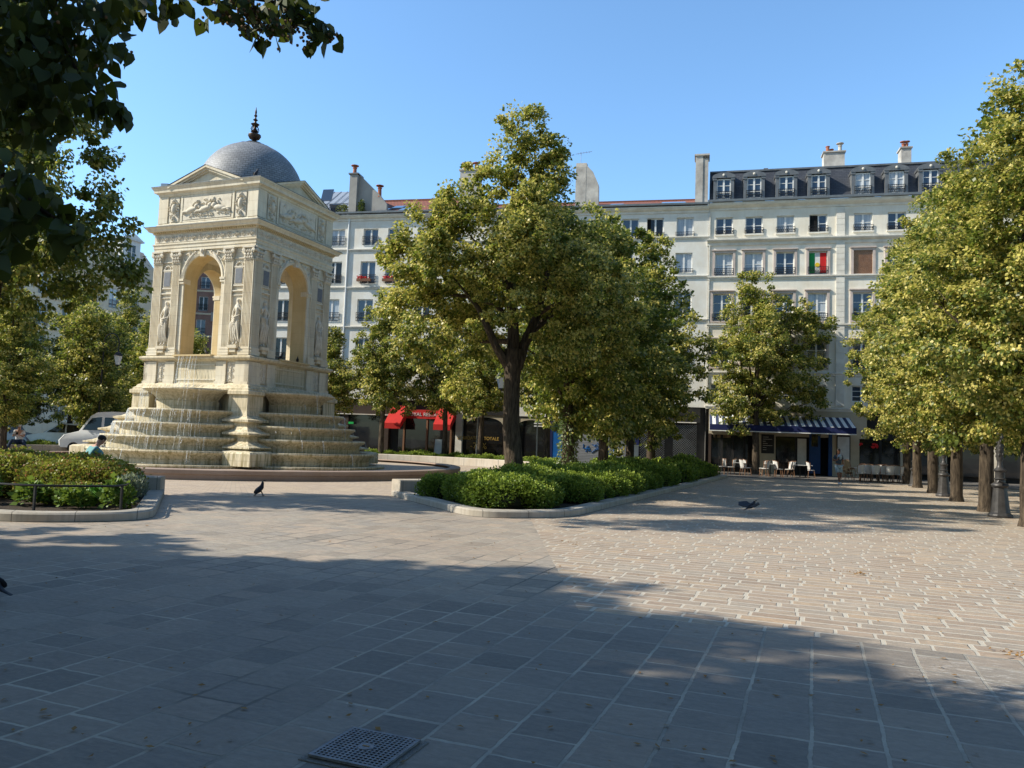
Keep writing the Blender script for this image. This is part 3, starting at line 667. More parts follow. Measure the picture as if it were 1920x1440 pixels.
for f4 in range(4):
    T = Matrix.Rotation(f4*pi/2, 4, 'Z')
    mb, arc_ = arch_wall(HW, TW, 4.6, 10.0, AW, ZS); add_f(mb, 'arcade_wall', 'lime', M_=T.copy())
    sof = MB(); pts = [(-AW, 4.6)]+arc_+[(AW, 4.6)]
    vs = [(x, -HW, z) for x, z in pts]+[(x, -HW+TW, z) for x, z in pts]; k = len(pts)
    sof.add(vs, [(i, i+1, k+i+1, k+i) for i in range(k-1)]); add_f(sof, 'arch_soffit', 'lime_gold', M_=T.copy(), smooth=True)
    # archivolt
    av = MB(); prof = [(0, 0), (.0, .06), (.1, .09), (.13, .05), (.2, .07), (.22, .0)]
    vs = []; n = 24
    for i in range(n+1):
        t = pi*i/n
        for (r_, d_) in prof: vs.append((-(AW+.005+r_)*cos(t), -HW-d_-.002, ZS+(AW+.005+r_)*sin(t)))
    q = len(prof); av.add(vs, [(i*q+j, (i+1)*q+j, (i+1)*q+j+1, i*q+j+1) for i in range(n) for j in range(q-1)])
    for sx in (-1, 1):
        a, b = sorted((sx*(AW-.02), sx*(AW+.23))); av.box(a, b, -HW-.09, -HW+.3, ZS-.2, ZS-.13); av.box(a, b, -HW-.12, -HW+.3, ZS-.09, ZS); av.box(a, b, -HW-.07, -HW+.3, ZS-.13, ZS-.09)
        av.box(sx*(AW+.115)-.1, sx*(AW+.115)+.1, -HW-.04, -HW-.001, 4.65, ZS-.2)
    add_f(av, 'archivolt', 'lime', M_=T.copy())
    ks = MB(); ks.box(-.1, .1, -HW-.16, -HW, ZS+AW-.08, 9.0); ks.ell((0, -HW-.17, ZS+AW+.14), (.075, .07, .1)); ks.box(-.12, .12, -HW-.19, -HW, 8.98, 9.04)
    add_f(ks, 'keystone', 'lime_carve', M_=T.copy())
    # winged figures in the spandrels
    for sx in (-1, 1):
        sp = MB(); A0 = Vector((sx*.98, -HW-.05, 8.32)); B0 = Vector((sx*.5, -HW-.06, 8.9))
        sp.tube([A0, A0.lerp(B0, .5)+Vector((0, -.02, .02)), B0], [.03, .07, .05], 8); sp.ell((sx*.42, -HW-.07, 8.93), (.05, .05, .06))
        sp.tube([A0.lerp(B0, .6), (sx*.75, -HW-.05, 8.92), (sx*1.0, -HW-.05, 8.86)], [.03, .05, .015], 6)
        sp.tube([A0, (sx*1.06, -HW-.04, 8.15), (sx*1.12, -HW-.03, 7.98)], [.045, .04, .015], 6)
        sp.tube([A0.lerp(B0, .3), (sx*1.0, -HW-.05, 8.6), (sx*1.1, -HW-.05, 8.75)], [.03, .035, .01], 6)
        add_f(sp, 'winged_figure', 'lime_carve', M_=T.copy(), smooth=True)
    # fluted pilasters
    for px, pw in ((-2.38, .46), (-1.38, .40), (1.38, .40), (2.38, .46)):
        pl = MB(); nf = 6; pr = []; x0 = px-pw/2; pr.append((x0, -HW)); pr.append((x0, -HW-.1)); fw = (pw-.06)/nf
        for i in range(nf):
            xa = x0+.03+i*fw; pr += [(xa+fw*.18, -HW-.1), (xa+fw*.3, -HW-.065), (xa+fw*.7, -HW-.065), (xa+fw*.82, -HW-.1)]
        pr += [(x0+pw, -HW-.1), (x0+pw, -HW)]
        pl.prism(pr, 4.95, 8.5)
        for (e, za, zb) in ((.05, 4.63, 4.74), (.06, 4.74, 4.8), (.025, 4.8, 4.87), (.04, 4.87, 4.92), (.012, 4.92, 4.96), (.02, 8.48, 8.52)):
            pl.box(x0-e, x0+pw+e, -HW-.1-e, -HW, za, zb)
        po = add_f(pl, 'pilaster', 'lime', M_=T.copy())
        cp = MB(); cp.prism([(x0+.02, -HW), (x0+.02, -HW-.1), (x0+pw-.02, -HW-.1), (x0+pw-.02, -HW)], 8.52, 8.97)
        rr = random.Random(int(px*100)+f4)
        for row, (zz, k_, r_) in enumerate(((8.58, 4, .055), (8.7, 3, .065), (8.82, 4, .05))):
            for i in range(k_): cp.ell((x0+pw*(i+.5)/k_, -HW-.13-.02*row, zz), (r_, .05, .07), 7, 5)
        for sx in (-1, 1): cp.lathe([(.0, -.05), (.075, -.04), (.075, .04), (0, .05)], 10, T=Matrix.Translation((px+sx*(pw/2+.01), -HW-.15, 8.88)) @ Matrix.Rotation(pi/2, 4, 'X'))
        cp.box(x0-.07, x0+pw+.07, -HW-.19, -HW, 8.97, 9.04)
        cp.build('capital', 'lime_carve', po, smooth=False)
    for sx in (-1, 1):
        cx = sx*1.87
        pq = MB(); pq.box(cx-.2, cx+.2, -HW-.06, -HW-.001, 7.52, 8.2); pq.box(cx-.26, cx+.26, -HW-.07, -HW, 8.2, 8.26); pq.box(cx-.26, cx+.26, -HW-.07, -HW, 7.44, 7.5)
        for i in range(7): t = pi*i/6; pq.ell((cx-.16*cos(t), -HW-.04, 8.28+.14*sin(t)), (.05, .04, .04), 6, 5)
        pq.box(cx-.27, cx+.27, -HW-.08, -HW, 7.22, 7.27); pq.box(cx-.27, cx+.27, -HW-.05, -HW, 7.05, 7.09); pq.box(cx-.27, cx+.27, -HW-.07, -HW, 8.56, 8.6)
        p_ = add_f(pq, 'plaque_frame', 'lime_carve', M_=T.copy())
        q2 = MB(); q2.box(cx-.165, cx+.165, -HW-.075, -HW-.03, 7.56, 8.16); q2.build('plaque', 'plaque', p_)
# nymphs in low relief
def nymph(seed):
    r = random.Random(seed); s = 1 if seed % 2 else -1; lean = .06*s
    J = [((0, 0, 1.0), (.13, .08)), ((lean, 0, 1.25), (.1, .07)), ((lean*1.3, 0, 1.48), (.14, .085)), ((lean, 0, 1.62), (.05, .045)), ((lean*.6, -.01, 1.78), (.085, .09)),
         ((.08+lean, 0, 1.52), .05), ((.2+lean, -.02, 1.3), .04), ((.08+.1*r.random(), -.06, 1.5 if seed % 3 else 1.1), .035),
         ((-.1+lean, 0, 1.52), .05), ((-.2+lean, -.02, 1.28), .04), ((-.12, -.05, 1.02), .035),
         ((.08, 0, .92), .1), ((.1, -.03, .52), .07), ((.08, 0, .1), .04), ((.1, -.07, .04), .03),
         ((-.08, 0, .92), .1), ((-.03, -.04, .52), .07), ((-.06, 0, .1), .04), ((-.04, -.07, .04), .03)]
    E = [(0, 1), (1, 2), (2, 3), (3, 4), (2, 5), (5, 6), (6, 7), (2, 8), (8, 9), (9, 10), (0, 11), (11, 12), (12, 13), (13, 14), (0, 15), (15, 16), (16, 17), (17, 18)]
    me = skin_mesh('nymph_relief', J, E, mat='lime_carve', sub=1)
    return me
def drape(seed):
    r = random.Random(seed); mb = MB()
    for i in range(9):
        x = -.17+.34*i/8; mb.tube([(x*.6, -.06, 1.12-.03*abs(i-4)), (x*.9+r.uniform(-.04, .04), -.1, .8), (x+r.uniform(-.05, .05), -.08, .45), (x*1.15, -.04, .12+.1*r.random())], [.02, .03, .028, .012], 5)
    for i in range(5): mb.tube([(-.17, -.05, 1.15-.06*i), (0, -.12, 1.06-.07*i), (.17, -.05, 1.16-.05*i)], .022, 5)
    return mb
for f4 in range(4):
    for k, sx in enumerate((-1, 1)):
        T = Matrix.Rotation(f4*pi/2, 4, 'Z') @ Matrix.Translation((sx*1.87, -HW-.03, 5.02)) @ Matrix.Diagonal((1.12 if k else -1.12, 1.35, 1.06, 1))
        o = bpy.data.objects.new('nymph_relief', nymph(f4*2+k)); COL.objects.link(o); o.parent = FT; o.matrix_local = T
        drape(f4*2+k).build('drapery', 'lime_carve', o, smooth=True)
        c = MB(); c.box(-.2, .2, -.16, .03, -.12, .0); c.box(-.13, .13, -.12, .03, -.26, -.12); c.build('console', 'lime', o)
# pedestal scroll panels + frieze + attic reliefs
ms = relief_mesh(.4, .78, 5, 'scroll', .05); mfz = relief_mesh(5.2, .34, 2, 'frieze', .06); mny = [relief_mesh(2.5, .95, 30+i, 'nymphs', .11) for i in range(2)]; mar = relief_mesh(.52, 1.05, 8, 'arms', .11)
for f4 in range(4):
    T = Matrix.Rotation(f4*pi/2, 4, 'Z')
    def put(name, me, x, y, z): 
        o = bpy.data.objects.new(name, me); COL.objects.link(o); o.parent = FT; o.matrix_local = T @ Matrix.Translation((x, y, z)); return o
    for x in (-1.81, 1.81): put('scroll_relief', ms, x, -2.66, 3.54)
    put('frieze_relief', mfz, 0, -HW-.115, 9.42)
    put('figure_relief', mny[f4 % 2], 0, -HW-.06, 10.36)
    for x in (-1.75, 1.75): put('arms_relief', mar, x, -HW-.05, 10.32)
# entablature
mb = MB(); H = HW+.1; mb.squares([(H, 9.04), (H, 9.16), (H+.025, 9.17), (H+.025, 9.28), (H+.06, 9.32), (H+.06, 9.36), (H, 9.38), (H, 9.78), (H+.05, 9.8), (H+.07, 9.86), (H+.2, 9.88), (H+.22, 9.94), (H+.3, 10.02), (H+.31, 10.05), (H-.1, 10.09)])
add_f(mb, 'entablature', 'lime')
mb = MB(); mb.squares([(H+.325, 10.045), (H+.325, 10.062), (H-.08, 10.1)]); add_f(mb, 'lead_flashing', 'lead')
mb = MB()
for f4 in range(4):
    T = Matrix.Rotation(f4*pi/2, 4, 'Z')
    for i in range(46): x = -H+.04+i*(2*H)/46; mb.box(x, x+.06, -H-.13, -H-.02, 9.8, 9.86, T=T)
add_f(mb, 'dentils', 'lime_gold')
# attic
mb = MB(); h = HW-.0; mb.squares([(h+.09, 10.09), (h+.09, 10.22), (h+.05, 10.25), (h+.01, 10.28), (h+.01, 11.42), (h+.04, 11.44)])
for f4 in range(4):
    T = Matrix.Rotation(f4*pi/2, 4, 'Z')
    for (a, b) in ((-2.62, -2.1), (-1.4, -1.3), (1.3, 1.4), (2.1, 2.62)): mb.box(max(a, -h-.045), min(b, h+.045), -h-.06, -h, 10.28, 11.42, T=T)
    mb.box(-1.3, 1.3, -h-.045, -h, 10.28, 10.34, T=T); mb.box(-1.3, 1.3, -h-.045, -h, 11.3, 11.42, T=T)
add_f(mb, 'attic', 'lime')
mb = MB(); hh = h+.05; mb.squares([(hh-.02, 11.42), (hh+.02, 11.46), (hh+.03, 11.52), (hh+.1, 11.56), (hh+.16, 11.58), (hh+.17, 11.68), (hh+.24, 11.78), (hh+.25, 11.82), (hh-.3, 11.86)])
add_f(mb, 'attic_cornice', 'lime')
mb = MB(); mb.squares([(hh+.26, 11.815), (hh+.26, 11.835), (hh-.3, 11.88)]); add_f(mb, 'lead_flashing', 'lead')
for f4 in range(4):
    T = Matrix.Rotation(f4*pi/2, 4, 'Z'); pm = MB(); w = 1.92; z0 = 11.8; za = 12.53; yo = -hh-.24
    th = .2
    sl = (za-z0)/w
    # tympanum
    pm.add([(-w+.1, -hh-.02, z0), (w-.1, -hh-.02, z0), (0, -hh-.02, za-.12)], [(0, 1, 2)])
    for s in (-1, 1):
        for (o0, y_, t0, t1) in ((0, yo, -.07, .03), (0, yo+.07, -.16, -.07), (0, yo+.14, -.22, -.16)):
            vs = [(s*(w+.05), y_, z0+t0-.02), (0, y_, za+t0), (0, y_, za+t1), (s*(w+.05), y_, z0+t1-.02)]
            vs += [(x, -hh+.6, z) for x, y, z in vs]
            pm.add(vs, [(0, 1, 2, 3), (7, 6, 5, 4), (3, 2, 6, 7), (0, 4, 5, 1), (0, 3, 7, 4)])
    add_f(pm, 'pediment', 'lime', M_=T.copy())
    rf = MB()
    for s in (-1, 1): rf.add([(s*(w+.1), yo-.02, z0+.025), (0, yo-.02, za+.04), (0, 0, za+.04), (s*(w+.1), 0, z0+.025)], [(0, 1, 2, 3)])
    add_f(rf, 'gable_roof', 'lead', M_=T.copy())
# dome
prof = [(2.36, 11.8), (2.38, 11.98), (2.32, 12.03)]
for i in range(1, 22):
    t = i/22*pi/2; prof.append((2.3*cos(t)**.95, 12.02+2.4*sin(t)))
prof += [(.12, 14.46)]
mb = MB(); mb.lathe(prof, 64); add_f(mb, 'dome', 'slate_dome', smooth=True)
mb = MB(); pr2 = [(.86, 14.22), (.86, 14.28), (.72, 14.36), (.45, 14.45), (.3, 14.5), (.1, 14.56)]; mb.lathe(pr2, 40, star=.05); add_f(mb, 'dome_cap', 'lead', smooth=True)
mb = MB(); mb.lathe([(.3, 14.4), (.32, 14.46), (.12, 14.52), (.08, 14.58), (.2, 14.64), (.26, 14.74), (.25, 14.8), (.1, 14.84), (.07, 14.88), (.16, 14.92), (.09, 14.97), (.05, 15.1), (.12, 15.16), (.17, 15.22), (.06, 15.27), (.04, 15.34), (.1, 15.39), (.04, 15.44), (.03, 15.5), (.07, 15.56), (.03, 15.62), (.045, 15.7), (.02, 15.82), (.01, 15.9)], 18)
for i in range(6):
    a = 2*pi*i/6; mb.tube([(.07*cos(a), .07*sin(a), 14.95), (.17*cos(a), .17*sin(a), 15.0), (.13*cos(a), .13*sin(a), 15.1), (.06*cos(a), .06*sin(a), 15.13)], .018, 5)
mb.v = [(x*1.1, y*1.1, 14.46+(z-14.4)*1.16) for x, y, z in mb.v]
add_f(mb, 'finial', 'bronze', smooth=True)
# inside floor and ceiling of the pavilion
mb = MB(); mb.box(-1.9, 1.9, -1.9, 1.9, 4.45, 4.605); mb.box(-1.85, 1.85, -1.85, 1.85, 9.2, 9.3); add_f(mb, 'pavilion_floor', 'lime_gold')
mb = MB(); mb.box(-.16, .16, -.09, .09, 0, .16); o = tag(mb.build('floodlight', 'silver', bevel=.01), 'small silver floodlight box on the left end of the fountain cornice', 'floodlight'); o.location = L2W(-2.4, -2.55, 11.88)
# falling water
wr = random.Random(3); mb = MB()
def strand(x, y, z0, z1, out, r):
    n = 5; pts = []; 
    L = hypot(x, y); ux, uy = x/L, y/L
    for i in range(n):
        t = i/(n-1); d = out*sqrt(t); pts.append((x+ux*d+wr.uniform(-.012, .012), y+uy*d+wr.uniform(-.012, .012), z0+(z1-z0)*t))
    mb.tube(pts, [r*wr.uniform(.5, 1.3) for _ in range(n)], 5)
for f4 in (0, 1, 3):
    dens = (1.0, .12, .2)[(0, 1, 3).index(f4)]
    c_, s_ = cos(f4*pi/2), sin(f4*pi/2)
    levels = [(1.95, 0, 2.85, 3.18, 2.33, 26), (2.38, 0, 3.2, 2.34, 1.82, 105), (2.88, 0, 3.5, 1.82, 1.32, 100), (3.32, 0, 3.84, 1.32, .82, 60), (3.77, 0, 4.2, .82, .34, 22)]
    for (bu, w, ne, za, zb, cnt) in levels:
        R, cy, half = tier_arc(bu, w, ne)
        for i in range(int(cnt*dens)):
            t = -half*.95+(wr.random()**(1.35 if f4 == 0 else 1.))*half*1.7
            x, y = (R+.02)*sin(t), -(cy+(R+.02)*cos(t)); zz = za; z1 = zb+.02
            if wr.random() < .35: zz = za-(za-zb)*wr.uniform(0, .5); z1 = zz-(za-zb)*wr.uniform(.15, .4)
            strand(x*c_-y*s_, x*s_+y*c_, zz, z1, .1, wr.choice((.004, .005, .006, .008, .012)))
        # splash foam along the basin below
        for i in range(int(cnt*dens*2.2)):
            t = -half*.95+(wr.random()**(1.3 if f4 == 0 else 1.))*half*1.75; rr = R+wr.uniform(.05, .2)
            x, y = rr*sin(t), -(cy+rr*cos(t)); X_, Y_ = x*c_-y*s_, x*s_+y*c_
            mb.ell((X_, Y_, zb+wr.uniform(-.01, .03)), (wr.uniform(.008, .025), wr.uniform(.008, .025), wr.uniform(.006, .016)), 5, 4)
for i in range(9):
    x = wr.uniform(-.7, .7); mb.tube([(x, -2.94, 4.6), (x+wr.uniform(-.05, .05), -3.02, 4.2), (x+wr.uniform(-.12, .12), -3.08, 3.18)], [.006, .008, .012], 4)
ow = mb.build('falling_water', 'water', M_=MF); tag(ow, 'thin white streams and splashes falling from basin to basin of the fountain', 'water', kind='stuff')

# ================================================================== PLANTERS (fountain frame)
def rounded(poly, r, n=6):
    out = []; m = len(poly)
    for i in range(m):
        p = Vector(poly[i]); a = Vector(poly[i-1]); b = Vector(poly[(i+1) % m]); rr = r[i]
        if rr <= 0: out.append(tuple(p)); continue
        d1 = (a-p).normalized(); d2 = (b-p).normalized(); q = min(rr, (a-p).length*.45, (b-p).length*.45)
        for k in range(n+1):
            t = k/n; A = p+d1*q; B = p+d2*q; out.append(tuple(A*(1-t)**2+p*2*t*(1-t)+B*t*t))
    return out
a0 = atan2(-9.05, 13.0)
OUT_R = rounded([(13.0, -9.05), (17.2, -13.0), (18.75, -11.6), (19.3, 17.0), (17.6, 17.2), (13.0, 9.05)], [0, 1.9, 1.6, 1.2, 1.2, 0])
INN_R = arc(15.84, a0, -a0, 30)
REFL = dict(right=lambda p: p, near=lambda p: (-p[1], -p[0]), back=lambda p: (p[1], p[0]), left=lambda p: (-p[0], -p[1]))
def planter(side, label):
    fn = REFL[side]; o_ = [fn(p) for p in OUT_R]; i_ = [fn(p) for p in INN_R]
    if side in ('near', 'back'): o_.reverse(); i_.reverse()
    p = empty('planter', FC, ANG, label, 'planter', 'raised planting beds around the fountain')
    mb = MB(); mb.sweep(o_, [(-.34, -.02), (-.34, .13), (-.32, .155), (-.03, .155), (0, .125), (0, -.02)]); mb.build('kerb', 'curb', p, smooth=True)
    mb = MB(); mb.sweep(i_, [(0, 0), (0, .43), (.03, .46), (.47, .46), (.5, .43), (.5, 0)]); mb.build('seat_wall', 'planter_wall' if side != 'near' else 'planter_wall', p)
    inn = o_+i_[::-1][1:-1]; cx = sum(x for x, y in inn)/len(inn); cy = sum(y for x, y in inn)/len(inn)
    mb = MB(); mb.add([(cx+(x-cx)*.995, cy+(y-cy)*.995, .1) for x, y in inn], [tuple(range(len(inn)))]); mb.build('soil', 'soil', p)
    return o_
planter('right', 'raised bed with pale stone kerb right of the fountain, full of bright mounded shrubs')
near_out = planter('near', 'raised bed with stone kerb behind a low iron rail, front left of the fountain')
planter('back', 'raised bed with long low stone wall behind the fountain before the shopfronts')
planter('left', 'raised bed with low stone wall far left where a man in a white cap sits')
# low iron rail
pts = near_out; ro = []
for i in range(len(pts)):
    a = Vector(pts[max(i-1, 0)]); b = Vector(pts[min(i+1, len(pts)-1)]); d = (b-a).normalized(); ro.append(Vector(pts[i])-Vector((d.y, -d.x))*.5)
dense = []
for i in range(len(ro)-1):
    k = max(1, int((ro[i+1]-ro[i]).length/.25))
    for j in range(k): dense.append(ro[i].lerp(ro[i+1], j/k))
dense.append(ro[-1])
dense = [p for p in dense if p.x > -2]          # the stretch the photo can see
if dense[0].x < dense[-1].x: dense.reverse()
RL = empty('low_rail', FC, ANG, 'low curved black iron rail with thin posts around the near left shrub bed', 'railing')
mb = MB(); mb.tube([(p.x, p.y, .56) for p in dense], .019, 6); mb.build('handrail', 'iron', RL, smooth=True)
acc = 9; last = dense[0]
for p in dense:
    acc += (p-last).length; last = p
    if acc > 1.25: acc = 0; mb = MB(); mb.box(p.x-.017, p.x+.017, p.y-.017, p.y+.017, .1, .555); mb.build('post', 'iron', RL)

# ------------------------------------------------------------------ shrubs
def shrub_mesh(seed, r, h, n, size, cols, name='foliage', lumps=9):
    rng = np.random.default_rng(seed)
    # lumpy dome: leaves sit on several small balls over the mound
    L = []
    for i in range(lumps):
        a = i*2.4+rng.uniform(-.4, .4); q = sqrt((i+.3)/lumps)*.72; z = h*(.62-.42*q*q)+rng.uniform(-.04, .06)
        L.append((r*q*cos(a), r*q*sin(a), z, r*rng.uniform(.3, .44), h*rng.uniform(.32, .42)))
    L = np.array(L); idx = rng.integers(0, len(L), n)
    d = rng.normal(size=(n, 3)); d /= np.linalg.norm(d, axis=1, keepdims=True); rr = rng.uniform(.72, 1.02, n)*np.where(rng.uniform(0, 1, n) < .12, rng.uniform(1., 1.3, n), 1.)
    P = L[idx, :3]+d*np.stack([L[idx, 3], L[idx, 3], L[idx, 4]], 1)*rr[:, None]; P[:, 2] = np.clip(P[:, 2], .02, 9)
    D = d*.9+rng.normal(size=(n, 3))*.5+np.array([0, 0, .5]); S = size*rng.uniform(.6, 1.3, n)
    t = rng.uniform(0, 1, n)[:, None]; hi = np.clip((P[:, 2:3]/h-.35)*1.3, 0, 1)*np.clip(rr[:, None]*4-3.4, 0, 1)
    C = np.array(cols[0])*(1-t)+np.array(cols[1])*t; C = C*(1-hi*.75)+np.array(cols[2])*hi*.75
    if len(cols) > 3: m = rng.uniform(0, 1, n) < .14; C[m] = cols[3]
    return leaves_mesh(name, P, D, S, C*rng.uniform(.75, 1.2, n)[:, None], LEAF4, 'shrub', d, rng)
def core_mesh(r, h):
    mb = MB(); mb.ell((0, 0, h*.3), (r*.7, r*.7, h*.42), 14, 9); return mb.mesh('shade_core', simple('shrub_shadow_core', (.018, .026, .01), None, 6, .95, 0) if 'core' not in M else M['core'], True)  # dark filler ball, closes gaps and paints the shade between leaves
M['core'] = simple('shrub_shade_fill', (.016, .024, .01), (.03, .03, .015), 6, .95, .6, .04)
GC = [(.07, .12, .022), (.2, .3, .04), (.58, .66, .1)]
GR = [(.11, .13, .025), (.26, .28, .05), (.56, .56, .09), (.4, .17, .07)]
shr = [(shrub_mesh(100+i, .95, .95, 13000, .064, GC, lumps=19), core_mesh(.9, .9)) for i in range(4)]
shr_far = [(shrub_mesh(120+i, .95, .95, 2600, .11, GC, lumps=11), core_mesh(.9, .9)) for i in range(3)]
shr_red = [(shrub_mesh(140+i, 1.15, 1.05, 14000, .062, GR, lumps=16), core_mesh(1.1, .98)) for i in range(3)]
def shrub(pos, pair, rz, s, label, group, sz=None):
    o = empty('mounded_shrub', pos, rz, label, 'shrub', group); o.scale = (s, s, (sz or s))
    inst('foliage', pair[0], o); inst('shade_core', pair[1], o); return o
rr = random.Random(11); cnt = 0
y = -11.3
while y < 16.5:
    for x in (13.9, 15.1, 16.3, 17.4, 18.25):
        xx = x+rr.uniform(-.3, .3); yy = y+rr.uniform(-.35, .35)
        if hypot(xx, yy) < (17.7 if yy < -7 else 16.7): continue
        if yy < -9.2 and (xx > 17.7 or xx < 15.2+.0*yy): 
            if not (14.6 < xx < 18.1): continue
        if yy > 12 and xx < 15.5: continue
        if (xx-13)*.685+(yy+9.05)*.728 < .86: continue
        lim = 18.0+.02*(yy+11)
        if xx > lim-.05: xx = lim-.05
        s = rr.uniform(.78, 1.12)*(.8 if x > 18 else 1); cnt += 1
        pr = shr[cnt % 4] if yy < 2 else shr_far[cnt % 3]
        where = 'near nose of' if yy < -7 else ('near half of' if yy < 0 else ('middle of' if yy < 9 else 'far end of'))
        shrub(L2W(xx, yy, .06), pr, rr.uniform(0, 6), s, 'rounded bright green shrub packed in the %s the bed right of the fountain' % where, 'mounded shrubs in the %s the right bed' % where, s*rr.uniform(.8, 1.1))
    y += 1.35
shrub(L2W(14.85, -9.8, .06), shr[1], 1., .68, 'small round bright shrub at the wall end of the right bed, apart from the rest', None, .68)
for i, (x, y, s) in enumerate(((15.9, -8.9, .95), (16.0, -10.5, .8), (16.75, -11.3, .78), (17.3, -10.6, .95), (15.2, -8.0, .8), (17.75, -11.1, .6))):
    shrub(L2W(x, y, .06), shr[(i+2) % 4], i*1.7, s, 'rounded bright green shrub packed in the near nose of the bed right of the fountain', 'mounded shrubs in the near nose of the right bed', s*(.85+.12*(i % 3)))
for i, (x, y, s) in enumerate(((8.9, -15.2, .95), (9.4, -15.4, 1.0), (8.2, -14.6, 1.1), (6.6, -14.9, 1.15), (9.3, -16.0, .95), (7.7, -16.2, 1.1), (5.9, -16.4, 1.05), (4.9, -15.2, 1.2), (10.2, -16.5, .7), (3.3, -16.0, 1.2))):
    shrub(L2W(x, y, .06), shr_red[i % 3], i*1.3, s, 'broad dense shrub with reddish tips in the near left bed behind the low rail', 'reddish shrubs in the near left bed', s*(.78 if i not in (0, 8) else .62))
GB = [(.09, .16, .03), (.16, .26, .04), (.3, .4, .07)]
GS = [(.14, .17, .13), (.22, .26, .2), (.36, .4, .33)]
sp_b = shrub_mesh(160, .32, .5, 420, .1, GB, lumps=5); sp_s = shrub_mesh(161, .34, .42, 900, .05, GS, lumps=5)
small = [(11.9, -16.2, 's'), (12.15, -15.4, 's'), (11.5, -14.7, 's'), (11.1, -17.2, 'b'), (10.2, -17.25, 'b'), (9.4, -17.6, 'b'), (8.6, -17.4, 's'), (7.9, -17.7, 'b'), (7.0, -17.5, 's'), (6.1, -17.7, 'b'), (5.2, -17.5, 's'), (11.7, -16.8, 'b'), (12.3, -16.0, 's')]
for i, (x, y, k) in enumerate(small):
    x = min(x, 9.05+(-13-y)*.94-.75)
    o = inst('small_plant', sp_b if k == 'b' else sp_s, None, L2W(x, y, .1), i*.9, (1.0+.25*sin(i*2), 1.0+.25*sin(i*2), 1.05+.3*cos(i)))
    tag(o, 'small %s leafy plant between the low rail and the reddish shrubs' % ('bright yellow-green' if k == 'b' else 'silvery grey'), 'plant', '%s plants along the low rail' % ('bright' if k == 'b' else 'silvery'))
mb = MB(); gr = random.Random(4)
for i in range(110):
    a = gr.uniform(0, 6.28); r = gr.uniform(.25, .5); h = gr.uniform(.2, .42); w = .012
    p0 = Vector((gr.uniform(-.06, .06), gr.uniform(-.06, .06), 0)); p1 = p0+Vector((cos(a)*r*.4, sin(a)*r*.4, h)); p2 = p0+Vector((cos(a)*r, sin(a)*r, h*.7)); s = Vector((-sin(a), cos(a), 0))*w
    mb.add([p0-s, p0+s, p1+s, p1-s, p2], [(0, 1, 2, 3), (3, 2, 4)])
o = mb.build('grass_tuft', simple('fresh_grass', (.13, .3, .03), (.1, .22, .03), 5, .6, 0)); o.location = L2W(11.0, -16.75, .1); tag(o, 'fresh green tuft of long grass blades beside the low rail', 'plant')
# far beds: low hedging shrubs
k = 0
for side, rng_ in (('back', (-1.05, .62)), ('left', (-.75, .35))):
    base = pi/2 if side == 'back' else pi
    n = 22 if side == 'back' else 12
    for row, R_ in enumerate((16.9, 17.9)):
        for i in range(n):
            a = base+rng_[0]*.62+(rng_[1]-rng_[0])*.62*i/n+rr.uniform(-.02, .02)
            if side == 'left': a = pi-.55+1.0*i/n
            s = rr.uniform(.5, .72); k += 1
            shrub(L2W((R_+rr.uniform(-.2, .2))*cos(a), (R_+rr.uniform(-.2, .2))*sin(a), .08), shr_far[k % 3], rr.uniform(0, 6), s, 'low green shrub behind the curved stone wall %s' % ('at the back of the circle' if side == 'back' else 'at the far left'), 'low shrubs behind the %s wall' % side, s*1.0)

# ================================================================== TREES
def px(u, v, r, Y, base, dy=0):
    p = at(u, v, Y+dy)-base; return (p.x, p.y, p.z, r*Y/FPX)
# the big tree in front of the buildings
B1 = L2W(15.4, -5.9)
Y1 = B1.y
l1 = [(985, 240, 45, 0), (1010, 285, 50, .2), (945, 300, 40, .3), (1035, 325, 32, 0), (1042, 292, 24, .2), (1050, 345, 14, .2), (905, 350, 40, 0), (970, 385, 70, 0), (850, 390, 42, -.6), (1040, 390, 40, .4), (880, 445, 70, -.8), (790, 425, 42, -.3), (1000, 465, 80, 1.4), (1080, 450, 55, .3),
      (765, 490, 42, -.5), (835, 530, 70, .9), (935, 530, 75, -1.6), (1035, 545, 75, 1.2), (1130, 480, 50, .3), (1110, 555, 62, -.9), (755, 585, 40, .5), (800, 635, 55, -.9), (875, 625, 60, 1.6), (1175, 555, 45, 0), (1140, 630, 50, .9), (1060, 640, 55, -1.0),
      (860, 720, 35, .8), (1000, 420, 60, -1.6), (900, 560, 60, 2.4), (780, 540, 50, 1.2), (1050, 500, 55, -1.8), (820, 470, 50, -1.6), (735, 470, 26, 0), (980, 440, 50, -2.6), (1110, 520, 45, -2.6)]
L1 = [px(u, v, r, Y1, B1, dy) for u, v, r, dy in l1]
